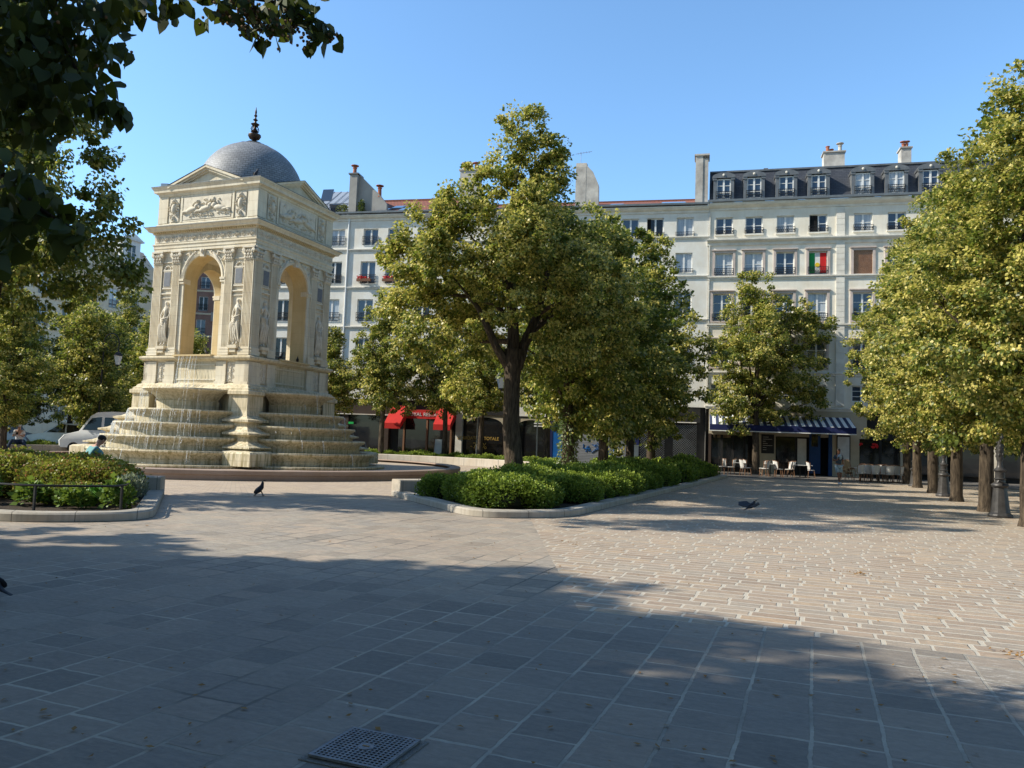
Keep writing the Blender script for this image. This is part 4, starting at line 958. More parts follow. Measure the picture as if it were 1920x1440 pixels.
def trunk1():
    mb = MB(); P = lambda u, v, dy=0: at(u, v, Y1+dy)-B1
    mb.tube([(0, 0, -.05), (0, 0, .15), P(958, 800), P(960, 720), P(963, 655)], [.42, .3, .25, .24, .28], 14)
    for path, rad in ((((963, 665, 0), (962, 600, 0), (955, 530, -.1), (945, 460, -.1), (960, 380, 0), (980, 270, 0)), (.2, .16, .12, .1, .07, .02)),
                      (((968, 690, 0), (985, 640, .1), (1008, 590, .2), (1025, 520, .4), (1035, 440, .4)), (.2, .15, .12, .08, .02)),
                      (((955, 690, 0), (930, 650, -.2), (908, 600, -.4), (895, 575, -.4), (850, 520, -.6)), (.16, .12, .1, .07, .015)),
                      (((970, 670, 0), (1000, 620, .5), (1050, 575, .7), (1110, 530, .7), (1160, 520, .5)), (.15, .11, .08, .05, .015)),
                      (((962, 610, 0), (930, 570, .3), (870, 555, .6), (810, 550, .6)), (.11, .08, .06, .015)),
                      (((958, 560, 0), (985, 500, 1.2), (1010, 450, 1.6)), (.1, .07, .02)), (((955, 540, -.1), (915, 480, -.9), (880, 440, -1.0)), (.09, .06, .015)),
                      (((1008, 590, .2), (1040, 570, -.6), (1090, 560, -1.0)), (.08, .05, .015)), (((962, 640, .0), (900, 640, 1.2), (870, 620, 1.8)), (.1, .06, .02)), (((960, 650, 0), (955, 580, 1.5), (940, 540, 2.2)), (.1, .06, .02))):
        mb.tube([P(*p) for p in path], list(rad), 8)
    return mb.mesh('trunk', 'bark', True)
tree(B1, 'tallest central linden tree with dark forked trunk rising from the shrubs right of the fountain', 'linden trees in the right bed', trunk1(), crown_mesh('crown', L1, 980, 120, .105, 1, .95, .35))
rg = np.random.default_rng(5)
def std(seed, H, R, z0, r0, ncl, per, size, yellow, lean=(0, 0), k=17, mat='leaf', clr=.42, bark='bark'):
    lb = generic_lobes(np.random.default_rng(seed), H, R, z0, lean, k)
    return trunk_mesh('trunk', H, r0, lb, seed, max(1.8, z0*.95), bark), crown_mesh('crown', lb, ncl, per, size, seed, yellow, clr, mat=mat)
# ivy-clad second tree of the row
B2 = L2W(15.4, -.8); t2 = std(21, 9.6, 3.7, 3.0, .22, 600, 90, .13, .5, (.9, 0))
T2 = tree(B2, 'linden tree with pale ivy wrapped round its lower trunk, second in the right bed', 'linden trees in the right bed', *t2)
inst('sprig', crown_mesh('sprig', [px(u, v, r, B2.y, B2, 0) for u, v, r in ((1195, 435, 9), (1214, 452, 8), (1184, 466, 8), (1224, 482, 7), (1172, 492, 12), (1205, 490, 6))], 46, 26, .13, 22, .2, .16), T2)
rng = np.random.default_rng(3); n = 1500; a = rng.uniform(0, 2*pi, n); z = rng.uniform(.1, 3.4, n)**1.0; r = .3*(1.15-.12*z)
P = np.stack([r*np.cos(a), r*np.sin(a), z], 1)+rng.normal(size=(n, 3))*.03; D = np.stack([np.cos(a), np.sin(a), -np.ones(n)*.8], 1)+rng.normal(size=(n, 3))*.3
C = np.where(rng.uniform(0, 1, (n, 1)) < .3, np.array([[.3, .34, .2]]), np.array([[.1, .15, .06]]))*rng.uniform(.7, 1.2, (n, 1))
inst('ivy', leaves_mesh('ivy', P, D, .1*rng.uniform(.6, 1.2, n), C, LEAF4, 'leaf', np.stack([np.cos(a), np.sin(a), np.ones(n)*.3], 1), rng), T2)
tA = std(31, 10.6, 3.2, 2.5, .2, 470, 80, .145, .6); tB = std(32, 11.3, 3.5, 2.7, .2, 500, 80, .15, .65); tC = std(33, 9.2, 3.4, 2.4, .19, 440, 75, .15, .65)
for i, (y, tt, s, lab) in enumerate(((4.3, tA, 1., 'third linden of the right bed, dark bare trunk beside the ivy-clad one'), (9.4, tC, 1.02, 'fourth linden of the right bed, before the steel shutters'), (14.5, tB, 1.1, 'last linden at the far end of the right bed, before the black grille'))):
    tree(L2W(15.4, y), lab, 'linden trees in the right bed', *tt, rz=i*2.1+.6, s=s)
tD = std(35, 9.6, 3.2, 4.1, .17, 420, 75, .15, .65); tE = std(36, 11.2, 3.2, 4.0, .17, 440, 80, .15, .65)
# lone tree by the café
BL = G(1417, 889.5); LL = [px(u, v, r, BL.y, BL, dy) for u, v, r, dy in ((1428, 520, 20, 0), (1420, 550, 38, 0), (1400, 600, 50, .6), (1455, 590, 42, -.6), (1480, 640, 52, .5), (1400, 675, 52, -.6), (1445, 735, 58, .8), (1362, 680, 34, .2), (1440, 775, 34, .4), (1515, 785, 26, .2), (1390, 780, 28, -.3), (1345, 640, 18, 0), (1500, 700, 46, -.6), (1538, 615, 30, 0), (1382, 640, 32, .4), (1518, 755, 32, .3), (1365, 745, 34, -.3), (1392, 560, 26, .3), (1500, 590, 34, .2), (1430, 640, 55, -1.6), (1450, 660, 55, 1.8), (1400, 745, 45, 1.2))]
tree(BL, 'linden tree standing by the striped cafe awnings with a dark straight trunk', 'linden trees before the cafes', trunk_mesh('trunk', 12.5, .22, LL, 41, 3.2), crown_mesh('crown', LL, 700, 85, .15, 41, .7, .42))
# right-hand row
rows = [(-5.9, 10.5, 3.3, 1), (-.9, 10.5, 3.4, 2), (4.2, 11.5, 3.3, 3), (10.1, 12.2, 3.4, 4), (15.4, 12.3, 3.4, 5), (19.9, 12.4, 4.0, 6)]
ordn = ('nearest', 'second nearest', 'third', 'fourth', 'fifth', 'last and farthest')
for i, (y, H, R, sd) in enumerate(rows):
    near_ = i < 2
    tt = std(50+sd, H, R, 2.9 if i else 2.7, .185, 620 if near_ else 480, 120 if near_ else 85, .105 if near_ else .13, .85, (-.5, 0), 18, bark='bark', clr=.38)
    tree(L2W(28.35, y), 'sunlit linden tree in yellow flower, %s of the row along the right side' % ordn[i], 'linden row along the right side', *tt, rz=-ANG+i*.0)
for i, (x, y) in enumerate(((34.0, 0.5), (34.2, 6.5), (34.0, 13.0), (34.0, 20.0))):
    tree(L2W(x, y), 'linden tree of the second row beyond the right-hand lamp posts', 'second linden row on the right', *(tA, tC, tB, tA)[i], rz=i*1.7+.3, s=1.0)
# behind the fountain
for i, (x, y, tt, s, lab) in enumerate(((-2.5, 16.6, tE, .98, 'linden tree just right of the fountain base with a thin pale trunk'), (.9, 18.9, tD, 1.0, 'linden tree whose trunk stands before the red awning'), (4.2, 17.2, tD, .95, 'linden tree left of the clearance sale shop window'), (8.3, 18.2, tD, 1.05, 'linden tree hidden behind the tallest tree, before the arched shop windows'),
        (-7.2, 17.2, tD, .9, 'linden tree seen through the right arch of the fountain'))):
    tree(L2W(x, y), lab, 'linden trees in the back bed', *tt, rz=i*1.9, s=s)
for i, (x, y, tt, s, lab) in enumerate(((-15.6, 5.4, tC, .93, 'sunlit linden behind the seated man in the teal shirt'), (-15.4, .6, tA, .8, 'linden with ivy-green trunk behind the man in the white cap'), (-16.2, 11.0, tC, .98, 'linden close to the left edge of the fountain base'), (-27.5, 10.5, tB, .82, 'far left linden before the black gelato awning'), (-26.0, 16.5, tA, .9, 'far linden before the pale stone block, left of the fountain'), (-21, 19, tC, 1.0, 'far linden left of the fountain beside the van'))):
    tree(L2W(x, y), lab, 'linden trees on the left side', *tt, rz=i*1.3+.2, s=s)
for i, (x, y, tt, s, lab) in enumerate(((-22.5, 4.0, tB, 1.0, 'tall far left linden behind the parked vehicles'), (-24.0, 11.5, tE, 1.0, 'slender far linden between the silver car and the white van'), (-33.0, 24.0, tB, 1.15, 'most distant linden on the left, against the pale stone block'))):
    tree(L2W(x, y), lab, 'linden trees on the left side', *tt, rz=i*1.1+.7, s=s)
# dark tree on the left in front of the fountain
BC = L2W(5.9, -15.4); YC = BC.y
lc = [(70, 215, 75, 0), (150, 220, 45, .5), (185, 270, 38, 0), (100, 300, 70, -.8), (20, 330, 85, .5), (165, 345, 45, .5), (115, 420, 65, -.6), (190, 440, 48, .2), (232, 500, 34, 0), (150, 505, 52, 1), (60, 500, 60, -.8), (205, 385, 28, 0), (248, 530, 18, 0), (40, 250, 60, 1.),
      (-20, 470, 85, 0), (-70, 240, 110, 0), (-60, 60, 110, .5), (-110, -60, 105, 0), (-90, -190, 100, 0), (-30, -150, 80, -3.), (-120, -120, 90, -3.2), (40, -60, 60, -2.6), (-100, -330, 80, .5), (-40, -250, 70, -.6), (-180, -250, 90, .8), (60, -240, 90, 1.), (140, -300, 85, -1.8), (210, -330, 70, 1.2), (60, -420, 85, 0), (160, -430, 70, 2.), (120, -180, 60, -2.8), (-180, 360, 110, .6), (-190, 160, 120, -.5), (-250, 480, 90, 0), (-30, 380, 80, 1.6), (-120, 500, 80, -1.6), (30, 130, 60, .5), (-20, 560, 45, .4), (110, 560, 34, .5), (30, 590, 40, -.4), (60, 430, 70, 1.4), (10, 400, 80, -1.5)]
LC = [px(u, v, r, YC, BC, dy) for u, v, r, dy in lc]
tree(BC, 'big dark linden on the far left whose shaded crown hides the sky beside the dome', 'linden trees in the near left bed', trunk_mesh('trunk', 12.5, .3, LC, 8, 3.0), crown_mesh('crown', LC, 820, 110, .115, 9, .42, .38, .8, .12))
# overhanging tree close to the camera
BN = Vector((-9.8, .5, 0))
near_l = []
def nl(u, v, Y, r): p = at(u, v, Y)-BN; near_l.append((p.x, p.y, p.z, r))
for u, v, Y, r in ((20, 20, 4.6, .42), (80, 50, 4.8, .4), (140, 30, 4.6, .34), (60, 120, 4.5, .34), (120, 120, 4.9, .28), (15, 130, 4.3, .36), (180, 40, 5.0, .24), (200, 95, 4.6, .14), (150, 165, 4.4, .2), (90, 195, 4.3, .2), (205, 190, 4.6, .09), (175, 180, 4.5, .12), (225, 208, 4.6, .05), (20, 210, 4.2, .22),
                   (240, 20, 4.8, .16), (290, 12, 4.9, .14), (330, 14, 4.9, .1), (370, 8, 5.0, .1), (420, -5, 5.0, .14), (460, 12, 5.1, .16), (500, 20, 5.1, .2), (540, 12, 5.2, .16), (575, 40, 5.2, .12), (600, 50, 5.2, .09), (620, 62, 5.2, .07), (585, 75, 5.1, .07), (490, 50, 5.0, .12), (560, -10, 5.2, .16),
                   (30, 380, 3.6, .2), (70, 400, 3.6, .17), (110, 425, 3.6, .12), (10, 450, 3.5, .14), (5, 330, 3.7, .16), (140, 432, 3.6, .05), (60, 345, 3.9, .1)):
    nl(u, v, Y, r)
nd = sum(int(max(16, 1500*l[3]**2.0)) for l in near_l)
rng = np.random.default_rng(77); Ps = []; Ds = []; Cs = []; Ss = []
for l in near_l:
    n = int(max(7, 900*l[3]**2.0)); o = rng.normal(size=(n, 3)); o /= np.linalg.norm(o, axis=1, keepdims=True); o *= (rng.uniform(0, 1, n)**.4)[:, None]
    Ps.append(np.array(l[:3])+o*l[3]*1.1); Ds.append(np.array([.15, -.1, -1.])+rng.normal(size=(n, 3))*.45); Ss.append(.088*rng.uniform(.7, 1.2, n)); Cs.append((DG*.5+MG*.1)*rng.uniform(.6, 1.15, n)[:, None])  # hanging leaves coloured darker, canopy shade put into the colour
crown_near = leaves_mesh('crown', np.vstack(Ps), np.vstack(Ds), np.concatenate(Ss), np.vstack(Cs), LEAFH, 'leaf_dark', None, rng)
gl = generic_lobes(np.random.default_rng(61), 11.0, 4.4, 4.2, (0, 0), 17)
gl = [(l[0], l[1], l[2], l[3], l[4]) for l in gl]
tn = tree(BN, 'nearest tree, its dark heart-shaped leaves hanging into the top left corner', None, trunk_mesh('trunk', 12.5, .32, gl, 61, 3.6), crown_mesh('crown', gl, 620, 95, .14, 62, .3, .5, .8, .1))
inst('hanging_leaves', crown_near, tn)
mb = MB()
for path in (((-60, -60, 4.6), (100, 0, 4.7), (250, -10, 4.8), (400, -15, 5.0), (520, 5, 5.1), (620, 60, 5.2)), ((100, 0, 4.7), (120, 90, 4.6), (160, 160, 4.5), (220, 205, 4.6)), ((-60, 260, 3.7), (20, 340, 3.7), (80, 395, 3.6), (140, 430, 3.6)), ((-40, 100, 4.4), (60, 120, 4.5), (90, 190, 4.3)), ((450, -10, 5.), (480, 30, 5.), (500, 60, 5.))):
    mb.tube([at(*p)-BN for p in path], [.02]+[.011]*(len(path)-2)+[.003], 6)
mb.tube([(0, 0, 4.2), (1.2, .8, 5.2), at(-60, -60, 4.6)-BN], [.09, .06, .022], 7); mb.tube([(0, 0, 3.6), (1.2, .6, 4.0), at(-60, 260, 3.7)-BN], [.07, .045, .02], 7)
mb.build('twigs', 'bark', tn, smooth=True)
# flower clusters hanging among the near leaves
mb = MB(); fr = random.Random(5)
for (u, v, Y, s, k) in ((430, 20, 5.0, .08, 40), (480, 35, 5.0, .1, 70), (500, 55, 5.0, .07, 50), (575, 75, 5.1, .035, 14), (560, 50, 5.2, .04, 16), (620, 70, 5.2, .03, 12), (30, 80, 4.6, .3, 40), (110, 90, 4.7, .25, 30)):
    c = at(u, v, Y)-BN
    for i in range(k): q = c+Vector((fr.gauss(0, s), fr.gauss(0, s), fr.gauss(0, s)*.6)); mb.ell(q, (.011, .011, .011), 5, 4)
fl_ = mb.build('flower_buds', simple('brown_flower_buds', (.2, .12, .05), (.1, .06, .03), 9, .8, 0), tn); fl_['kind'] = 'stuff'
sA = std(71, 11.5, 4.5, 2.8, .3, 820, 90, .2, .3)
tree(Vector((-15.5, 7.5, 0)), 'linden tree left of the camera, outside the view, shading the foreground', None, *sA, rz=1.)
tree(Vector((-11.8, 3.2, 0)), 'second linden tree left of the camera, outside the view, before the nearest tree', None, *sA, rz=3., s=.93)
tree(Vector((-13.0, 5.4, 0)), 'third linden tree left of the camera, outside the view, between the other two', None, *sA, rz=4.2, s=.95)

for i, (x, y, tt, sc) in enumerate(((-2.5, -4.6, tB, 1.2), (4.2, -5.4, tA, 1.2), (10.5, -5.6, tB, 1.15), (-8.5, -4.2, tC, 1.3), (1., -10.5, tC, 1.4), (15.5, -1.5, tA, 1.1))):  # unseen trees added to cut the sky light reaching the foreground
    tree(Vector((x, y, 0)), ('unseen linden tree added right behind the camera to block sky light', 'unseen linden tree added behind the camera, to its right, to block sky light', 'unseen linden tree added far right behind the camera to block sky light', 'unseen linden tree added behind the camera, to its left, to block sky light', 'unseen linden tree added two rows behind the camera to block sky light', 'unseen linden tree added beyond the right edge of the view to block sky light')[i], None, *tt, rz=i*1.1, s=sc)

# ================================================================== BUILDINGS
def facade_frame(u, v, Y, ang):
    """origin on the ground plane of the facade, x along the wall to the right, y into the building"""
    p = at(u, v, Y); return Vector((p.x, p.y, 0)), ang
class Fac:
    def __init__(s, org, ang): s.o = org; s.a = ang; s.ex = Vector((cos(ang), sin(ang), 0)); s.ey = Vector((-sin(ang), cos(ang), 0))
    def px(s, u, v, dy=0.):
        d = Vector(ray(u, v)); q = s.o+s.ey*dy-Vector(_O.tolist()); t = q.dot(s.ey)/d.dot(s.ey); P = Vector(_O.tolist())+d*t; r = P-s.o
        return r.dot(s.ex), P.z
    def W(s, x, y, z=0): return s.o+s.ex*x+s.ey*y+Vector((0, 0, z))
def wall_holes(mb, x0, x1, z0, z1, holes, y=0., reveal=.22):
    xs = sorted({x0, x1, *[h[0] for h in holes], *[h[1] for h in holes]}); zs = sorted({z0, z1, *[h[2] for h in holes], *[h[3] for h in holes]})
    xs = [x for x in xs if x0 <= x <= x1]; zs = [z for z in zs if z0 <= z <= z1]
    for i in range(len(xs)-1):
        for j in range(len(zs)-1):
            cx, cz = (xs[i]+xs[i+1])/2, (zs[j]+zs[j+1])/2
            if any(h[0] < cx < h[1] and h[2] < cz < h[3] for h in holes): continue
            mb.add([(xs[i], y, zs[j]), (xs[i+1], y, zs[j]), (xs[i+1], y, zs[j+1]), (xs[i], y, zs[j+1])], [(0, 1, 2, 3)])
    for (a, b, c, d) in holes:
        r = y+reveal
        mb.add([(a, y, c), (a, r, c), (a, r, d), (a, y, d)], [(0, 1, 2, 3)]); mb.add([(b, y, c), (b, y, d), (b, r, d), (b, r, c)], [(0, 1, 2, 3)])
        mb.add([(a, y, d), (a, r, d), (b, r, d), (b, y, d)], [(0, 1, 2, 3)]); mb.add([(a, y, c), (b, y, c), (b, r, c), (a, r, c)], [(0, 1, 2, 3)])
def win_frame(w, h, panes=3):
    mb = MB(); t = .07
    mb.box(0, w, 0, .06, 0, t); mb.box(0, w, 0, .06, h-t, h); mb.box(0, t, 0, .06, t, h-t); mb.box(w-t, w, 0, .06, t, h-t); mb.box(w/2-.06, w/2+.06, -.02, .06, t, h-t)
    for i in range(1, panes): z = h*i/panes; mb.box(t, w/2-.06, .0, .045, z-.018, z+.018); mb.box(w/2+.06, w-t, .0, .045, z-.018, z+.018)
    return mb.mesh('window', 'frame')
def rail_mesh(w, h=.75, style=0):
    mb = MB(); mb.box(0, w, -.02, .02, h-.03, h); mb.box(0, w, -.015, .015, .05, .08); mb.box(0, w, -.015, .015, h-.17, h-.15)
    n = max(4, int(w/.13))
    for i in range(n+1): x = w*i/n; mb.box(x-.009, x+.009, -.01, .01, .05, h)
    if style:
        for i in range(n):
            x = w*(i+.5)/n; mb.lathe([(.045, -.012), (.045, .012)], 8, T=Matrix.Translation((x, 0, h*.45)) @ Matrix.Rotation(pi/2, 4, 'X'))
    return mb.mesh('railing', 'iron')
_wc = {}
def window(parent, x, z, w, h, kind='glass', panes=3, rail=True, y=.14, style=0, rh=.7, name='window'):
    k = (round(w, 2), round(h, 2), panes)
    if k not in _wc:
        g = MB(); g.add([(.05, .035, .05), (w-.05, .035, .05), (w-.05, .035, h-.05), (.05, .035, h-.05)], [(0, 1, 2, 3)]); _wc[k] = (win_frame(w, h, panes), {}, g)
    fr, gm, g = _wc[k]
    if kind not in gm: gm[kind] = g.mesh('pane', kind)
    o = inst(name, fr, parent, (x, y, z)); inst('pane', gm[kind], o)
    if rail:
        kr = ('r', round(w, 2), rh, style)
        if kr not in _wc: _wc[kr] = rail_mesh(w+.1, rh, style)
        inst('railing', _wc[kr], o, (-.05, -y-.06, .0))
    return o
def cornice(mb, x0, x1, z, prof, y=0.):
    """prof (outwards, dz) list extruded along x"""
    k = len(prof); vs = [(x0, y-o, z+dz) for o, dz in prof]+[(x1, y-o, z+dz) for o, dz in prof]
    mb.add(vs, [(i, i+1, k+i+1, k+i) for i in range(k-1)]+[tuple(range(k)), tuple(range(2*k-1, k-1, -1))])
BAND = [(0, 0), (.05, .02), (.06, .1), (.12, .13), (.12, .2), (0, .23)]
CORN = [(0, 0), (.06, .02), (.07, .16), (.2, .24), (.26, .34), (.3, .36), (.3, .44), (0, .5)]
def gable_wall(parent, name, mat, poly, x0, x1):
    """wall in y-z plane: poly of (y,z), thickness x0..x1"""
    n = len(poly); vs = [(x0, y, z) for y, z in poly]+[(x1, y, z) for y, z in poly]; mb = MB()
    mb.add(vs, [tuple(range(n)), tuple(range(2*n-1, n-1, -1))]+[(i, n+i, n+(i+1) % n, (i+1) % n) for i in range(n)])
    return mb.build(name, mat, parent)
def pot(parent, x, y, z, h=.5, r=.12, cowl=True, mat='terracotta'):
    mb = MB(); mb.lathe([(r*1.1, 0), (r, .05), (r*.85, h-.08), (r*1.1, h-.05), (r*1.1, h)], 10)
    if cowl: mb.lathe([(r*.5, h), (r*.5, h+.12), (r*1.9, h+.13), (r*1.9, h+.17), (r*.2, h+.24)], 10)
    return mb.build('chimney_pot', mat, parent, loc=(x, y, z), smooth=True)

P0 = at(1322, 860, 53.)
FB = Fac(Vector((P0.x, P0.y, 0)), 2.9346-pi); FCc = Fac(Vector((P0.x, P0.y, 0)), 2.8994-pi)
DEP = 11.
# ---- white building, red tile roof
def wins(F, rows, holes, out):
    for r in rows:
        (us, vt, vb, wpx, opt) = r
        for q in us:
            u = q[0] if isinstance(q, tuple) else q; kd = q[1] if isinstance(q, tuple) else random.choice(('glass', 'glass', 'glass_curtain', 'glass_curtain', 'glass_dark'))
            # rows are level in the building: take heights once from the reference column
            x, _ = F.px(u, 600); z1 = opt['z1']; z0 = opt['z0']; w = opt['w']
            holes.append((x-w/2, x+w/2, z0, z1)); out.append((x-w/2, z0, w, z1-z0, kd, opt))
def zrow(F, u, vt, vb): return F.px(u, vb)[1], F.px(u, vt)[1]
def make_rows(F, spec):
    holes = []; out = []
    for us, uref, vt, vb, w, opt in spec:
        z0, z1 = zrow(F, uref, vt, vb); o2 = dict(opt, z0=z0, z1=z1, w=w); wins(F, [(us, 0, 0, 0, o2)], holes, out)
    return holes, out
zc = FB.px(1281, 391)[1]      # eaves height
zband1 = FB.px(1281, 447)[1]
# left part
specL = [((540, 580, 625, 687.5, 734, 790, 845, 900), 687.5, 429, 460, 1.18, dict(panes=1, style=1)), ((532, 580, 622, 685, (732), 790, 845, 900), 685, 490, 532, 1.2, dict(panes=1, style=1)),
         (((528, 'glass_dark'), 580, (620, 'glass_curtain'), 683, 732, 790, 845, 900), 683, 561, 603, 1.25, dict(panes=1, style=1)), ((528, 580, 620, 683, 732, 790, 845, 900), 683, 634, 680, 1.25, dict(panes=1, style=1))]
xl = FB.px(500, 600)[0]; xm = FB.px(872, 400)[0]
WB = empty('apartment_building', FB.o, FB.a, 'white apartment block with dark red tile roof behind and right of the fountain', 'building', None)
def body(parent, F, x0, x1, zt, holes, mat, z0=4.3, dep=DEP, extra=None):
    mb = MB(); wall_holes(mb, x0, x1, z0, zt, [h for h in holes if x0 < h[0] and h[1] < x1 and h[2] > z0])
    mb.add([(x0, 0, 0), (x0, dep, 0), (x0, dep, zt), (x0, 0, zt)], [(0, 1, 2, 3)]); mb.add([(x1, 0, 0), (x1, 0, zt), (x1, dep, zt), (x1, dep, 0)], [(0, 1, 2, 3)])
    mb.add([(x0, dep, 0), (x1, dep, 0), (x1, dep, zt), (x0, dep, zt)], [(0, 1, 2, 3)])
    mb.build('wall', mat, parent)
hL, oL = make_rows(FB, specL)
body(WB, FB, xl, xm, zc, hL, 'plaster_white')
def put_wins(parent, outs, x0, x1, **kw):
    for (x, z, w, h, kd, opt) in outs:
        if not (x0 < x and x+w < x1): continue
        window(parent, x, z, w, h, kd, opt.get('panes', 3), opt.get('rail', True), style=opt.get('style', 0), rh=opt.get('rh', .7))
put_wins(WB, oL, xl, xm)
mb = MB(); cornice(mb, xl, xm, zc-.35, CORN)
for v in (469, 540, 614): cornice(mb, xl, xm, FB.px(690, v)[1]-.12, BAND)
mb.build('cornice', 'trim', WB)
mb = MB(); cornice(mb, xl, xm, zc+.15, [(.3, 0), (.42, .02), (.44, .14), (.38, .16), (0, .16)]); mb.build('gutter', 'gutter', WB)
def roof(parent, x0, x1, zb, zt, dep, mat='red_tile', y0=-.2, name='roof'):
    mb = MB(); mb.add([(x0, y0, zb), (x1, y0, zb), (x1, dep, zt), (x0, dep, zt)], [(0, 1, 2, 3)]); mb.add([(x0, dep, zt), (x1, dep, zt), (x1, 2*dep, zb), (x0, 2*dep, zb)], [(0, 1, 2, 3)])
    r = mb.build(name, mat, parent); return r
# red roof from the gable at u=653 to the stack at u=872
xg = FB.px(654, 420)[0]
zr = FB.px(790, 376)[1]
ridge_y = 5.5; zr_ = 1.6+(zr-1.6)*1.0
# ridge height corrected for its depth
def z_at_depth(F, u, v, dy): return F.px(u, v, dy)[1]
zrd = z_at_depth(FB, 790, 376, ridge_y)
roof(WB, xg+.5, xm, zc+.25, zrd, ridge_y)
mb = MB(); mb.box(xg+.5, xm, ridge_y-.12, ridge_y+.12, zrd-.03, zrd+.1); mb.build('ridge_tiles', 'red_tile', WB)
sl = (zrd-zc-.25)/(ridge_y+.2)
def skylight(parent, F, u, v, w, L, zb, sl, y0=-.2):
    # on the slope
    for _ in range(1):
        d = None
        y = 0.
        for it in range(30):
            x, z = F.px(u, v, y); zz = zb+sl*(y-y0)
            if z < zz: break
            y += .2
    x, z = F.px(u, v, y); a = math.atan(sl); T = Matrix.Translation((x, y, zb+sl*(y-y0))) @ Matrix.Rotation(a, 4, 'X')
    mb = MB(); mb.box(-w/2-.06, w/2+.06, -.06, L+.06, 0, .09, T=T); o = mb.build('skylight', 'gutter', parent); g = MB(); g.box(-w/2, w/2, 0, L, .09, .1, T=T); g.build('pane', 'glass', o)
for u, v in ((714, 404), (744, 392), (757, 401)): skylight(WB, FB, u, v, .8, 1.1, zc+.25, sl)
gtop = [(0, zc), (0, FB.px(654, 327)[1]), (.9, FB.px(654, 327)[1]), (ridge_y+2.5, zrd-.1), (ridge_y+2.5, zc)]
z327 = FB.px(654, 327)[1]
gw = gable_wall(WB, 'gable_wall', 'grey_render', [(.0, zc+.1), (.0, z327), (1.0, z327), (ridge_y+3, zrd-.3), (ridge_y+3, zc)], xg-.1, xg+.5)
mb = MB(); mb.add([(xg-.2, -.1, z327), (xg+.6, -.1, z327), (xg+.6, 1.05, z327+.0), (xg-.2, 1.05, z327)], [(0, 1, 2, 3)]); mb.box(xg-.2, xg+.6, -.08, 1.0, z327, z327+.1); mb.build('coping', 'lead', gw)
# the visible wedge faces the plaza: sloping parapet running right from the gable
xe = FB.px(722, 378)[0]
mb = MB(); mb.add([(xg, .35, zc+.2), (xe, .35, zc+.2+.0), (xe, .35, FB.px(722, 380)[1]), (FB.px(708, 366)[0], .35, FB.px(708, 362)[1]), (xg+.6, .35, z327), (xg, .35, z327)], [(0, 1, 2, 3, 4, 5)])
mb.v = [(x, y, z) for x, y, z in mb.v]; n0 = len(mb.v); mb.add([(x, y+.35, z) for x, y, z in mb.v[:n0]], [(5, 4, 3, 2, 1, 0)])
for i in range(6): mb.f.append((i, (i+1) % 6, n0+(i+1) % 6, n0+i))
wd = mb.build('chimney_wall', 'grey_render', WB)
for u, vb, h in ((660, 326, .55), (707, 364, .55)):
    x, z = FB.px(u, vb); pot(WB, x, .5, z-.1, h+.2, .16)
# roof shrub against the chimney wall
x, z = FB.px(678, 405)
inst('roof_shrub', shrub_mesh(170, .3, 1.3, 500, .12, [(.03, .06, .02), (.05, .08, .025), (.08, .11, .03)], lumps=6), WB, (x, -.1, z-.1))
mb = MB(); x, z = FB.px(655, 430); mb.tube([(x, -.07, zc), (x, -.07, 4)], .07, 8); mb.build('downpipe', 'frame', WB)
# zinc mansard left of the gable
xz0 = FB.px(560, 400)[0]; zz1 = FB.px(600, 380)[1]; zz2 = z_at_depth(FB, 600, 357, 5.)
mb = MB(); mb.add([(xz0, .9, zc+.2), (xg-.15, .9, zc+.2), (xg-.15, 1.8, zz1), (xz0, 1.8, zz1)], [(0, 1, 2, 3)]); mb.add([(xz0, 1.8, zz1), (xg-.15, 1.8, zz1), (xg-.15, 5.5, zz2-.1), (xz0, 5.5, zz2)], [(0, 1, 2, 3)]); mb.add([(xz0, 5.5, zz2), (xg-.15, 5.5, zz2-.1), (xg-.15, 10, zc), (xz0, 10, zc)], [(0, 1, 2, 3)])
k = int((xg-.15-xz0)/.6)
for i in range(k): x = xz0+.3+i*.6; mb.tube([(x, .88, zc+.2), (x, 1.78, zz1+.02), (x, 5.5, zz2+.02)], .025, 4)
zn = mb.build('zinc_roof', 'zinc', WB)
for u, v in ((613, 367), (635, 400)):
    x, z = FB.px(u, v, 1.6); T = Matrix.Translation((x, 1.7 if v < 380 else 1.2, z)) @ Matrix.Rotation(radians(-20 if v < 380 else 28), 4, 'X'); g = MB(); g.box(-.45, .45, -.08, .0, -.5, .6, T=T); o = g.build('skylight', 'glass', WB)
o = inst('balcony_railing', rail_mesh(xg-xz0-.3, .95), WB, (xz0, .2, zc+.2))
inst('balcony_plants', shrub_mesh(171, .5, .9, 500, .1, [(.1, .14, .03), (.2, .2, .05), (.3, .32, .1)], lumps=6), WB, (xg-.7, .4, zc+.2))
# middle stack behind the tree
x, z = FB.px(878, 345, 2.); mb = MB(); x0, x1 = FB.px(862, 330)[0], FB.px(897, 330)[0]; zt = FB.px(875, 319)[1]; mb.box(x0, x1, .1, 1.1, zc, zt); mb.box(x0-.08, x1+.08, .02, 1.18, zt, zt+.12); st = mb.build('chimney_stack', 'old_render', WB)
for q in range(3): pot(WB, x0+.2+q*.45, .6, zt+.12, .45, .14)

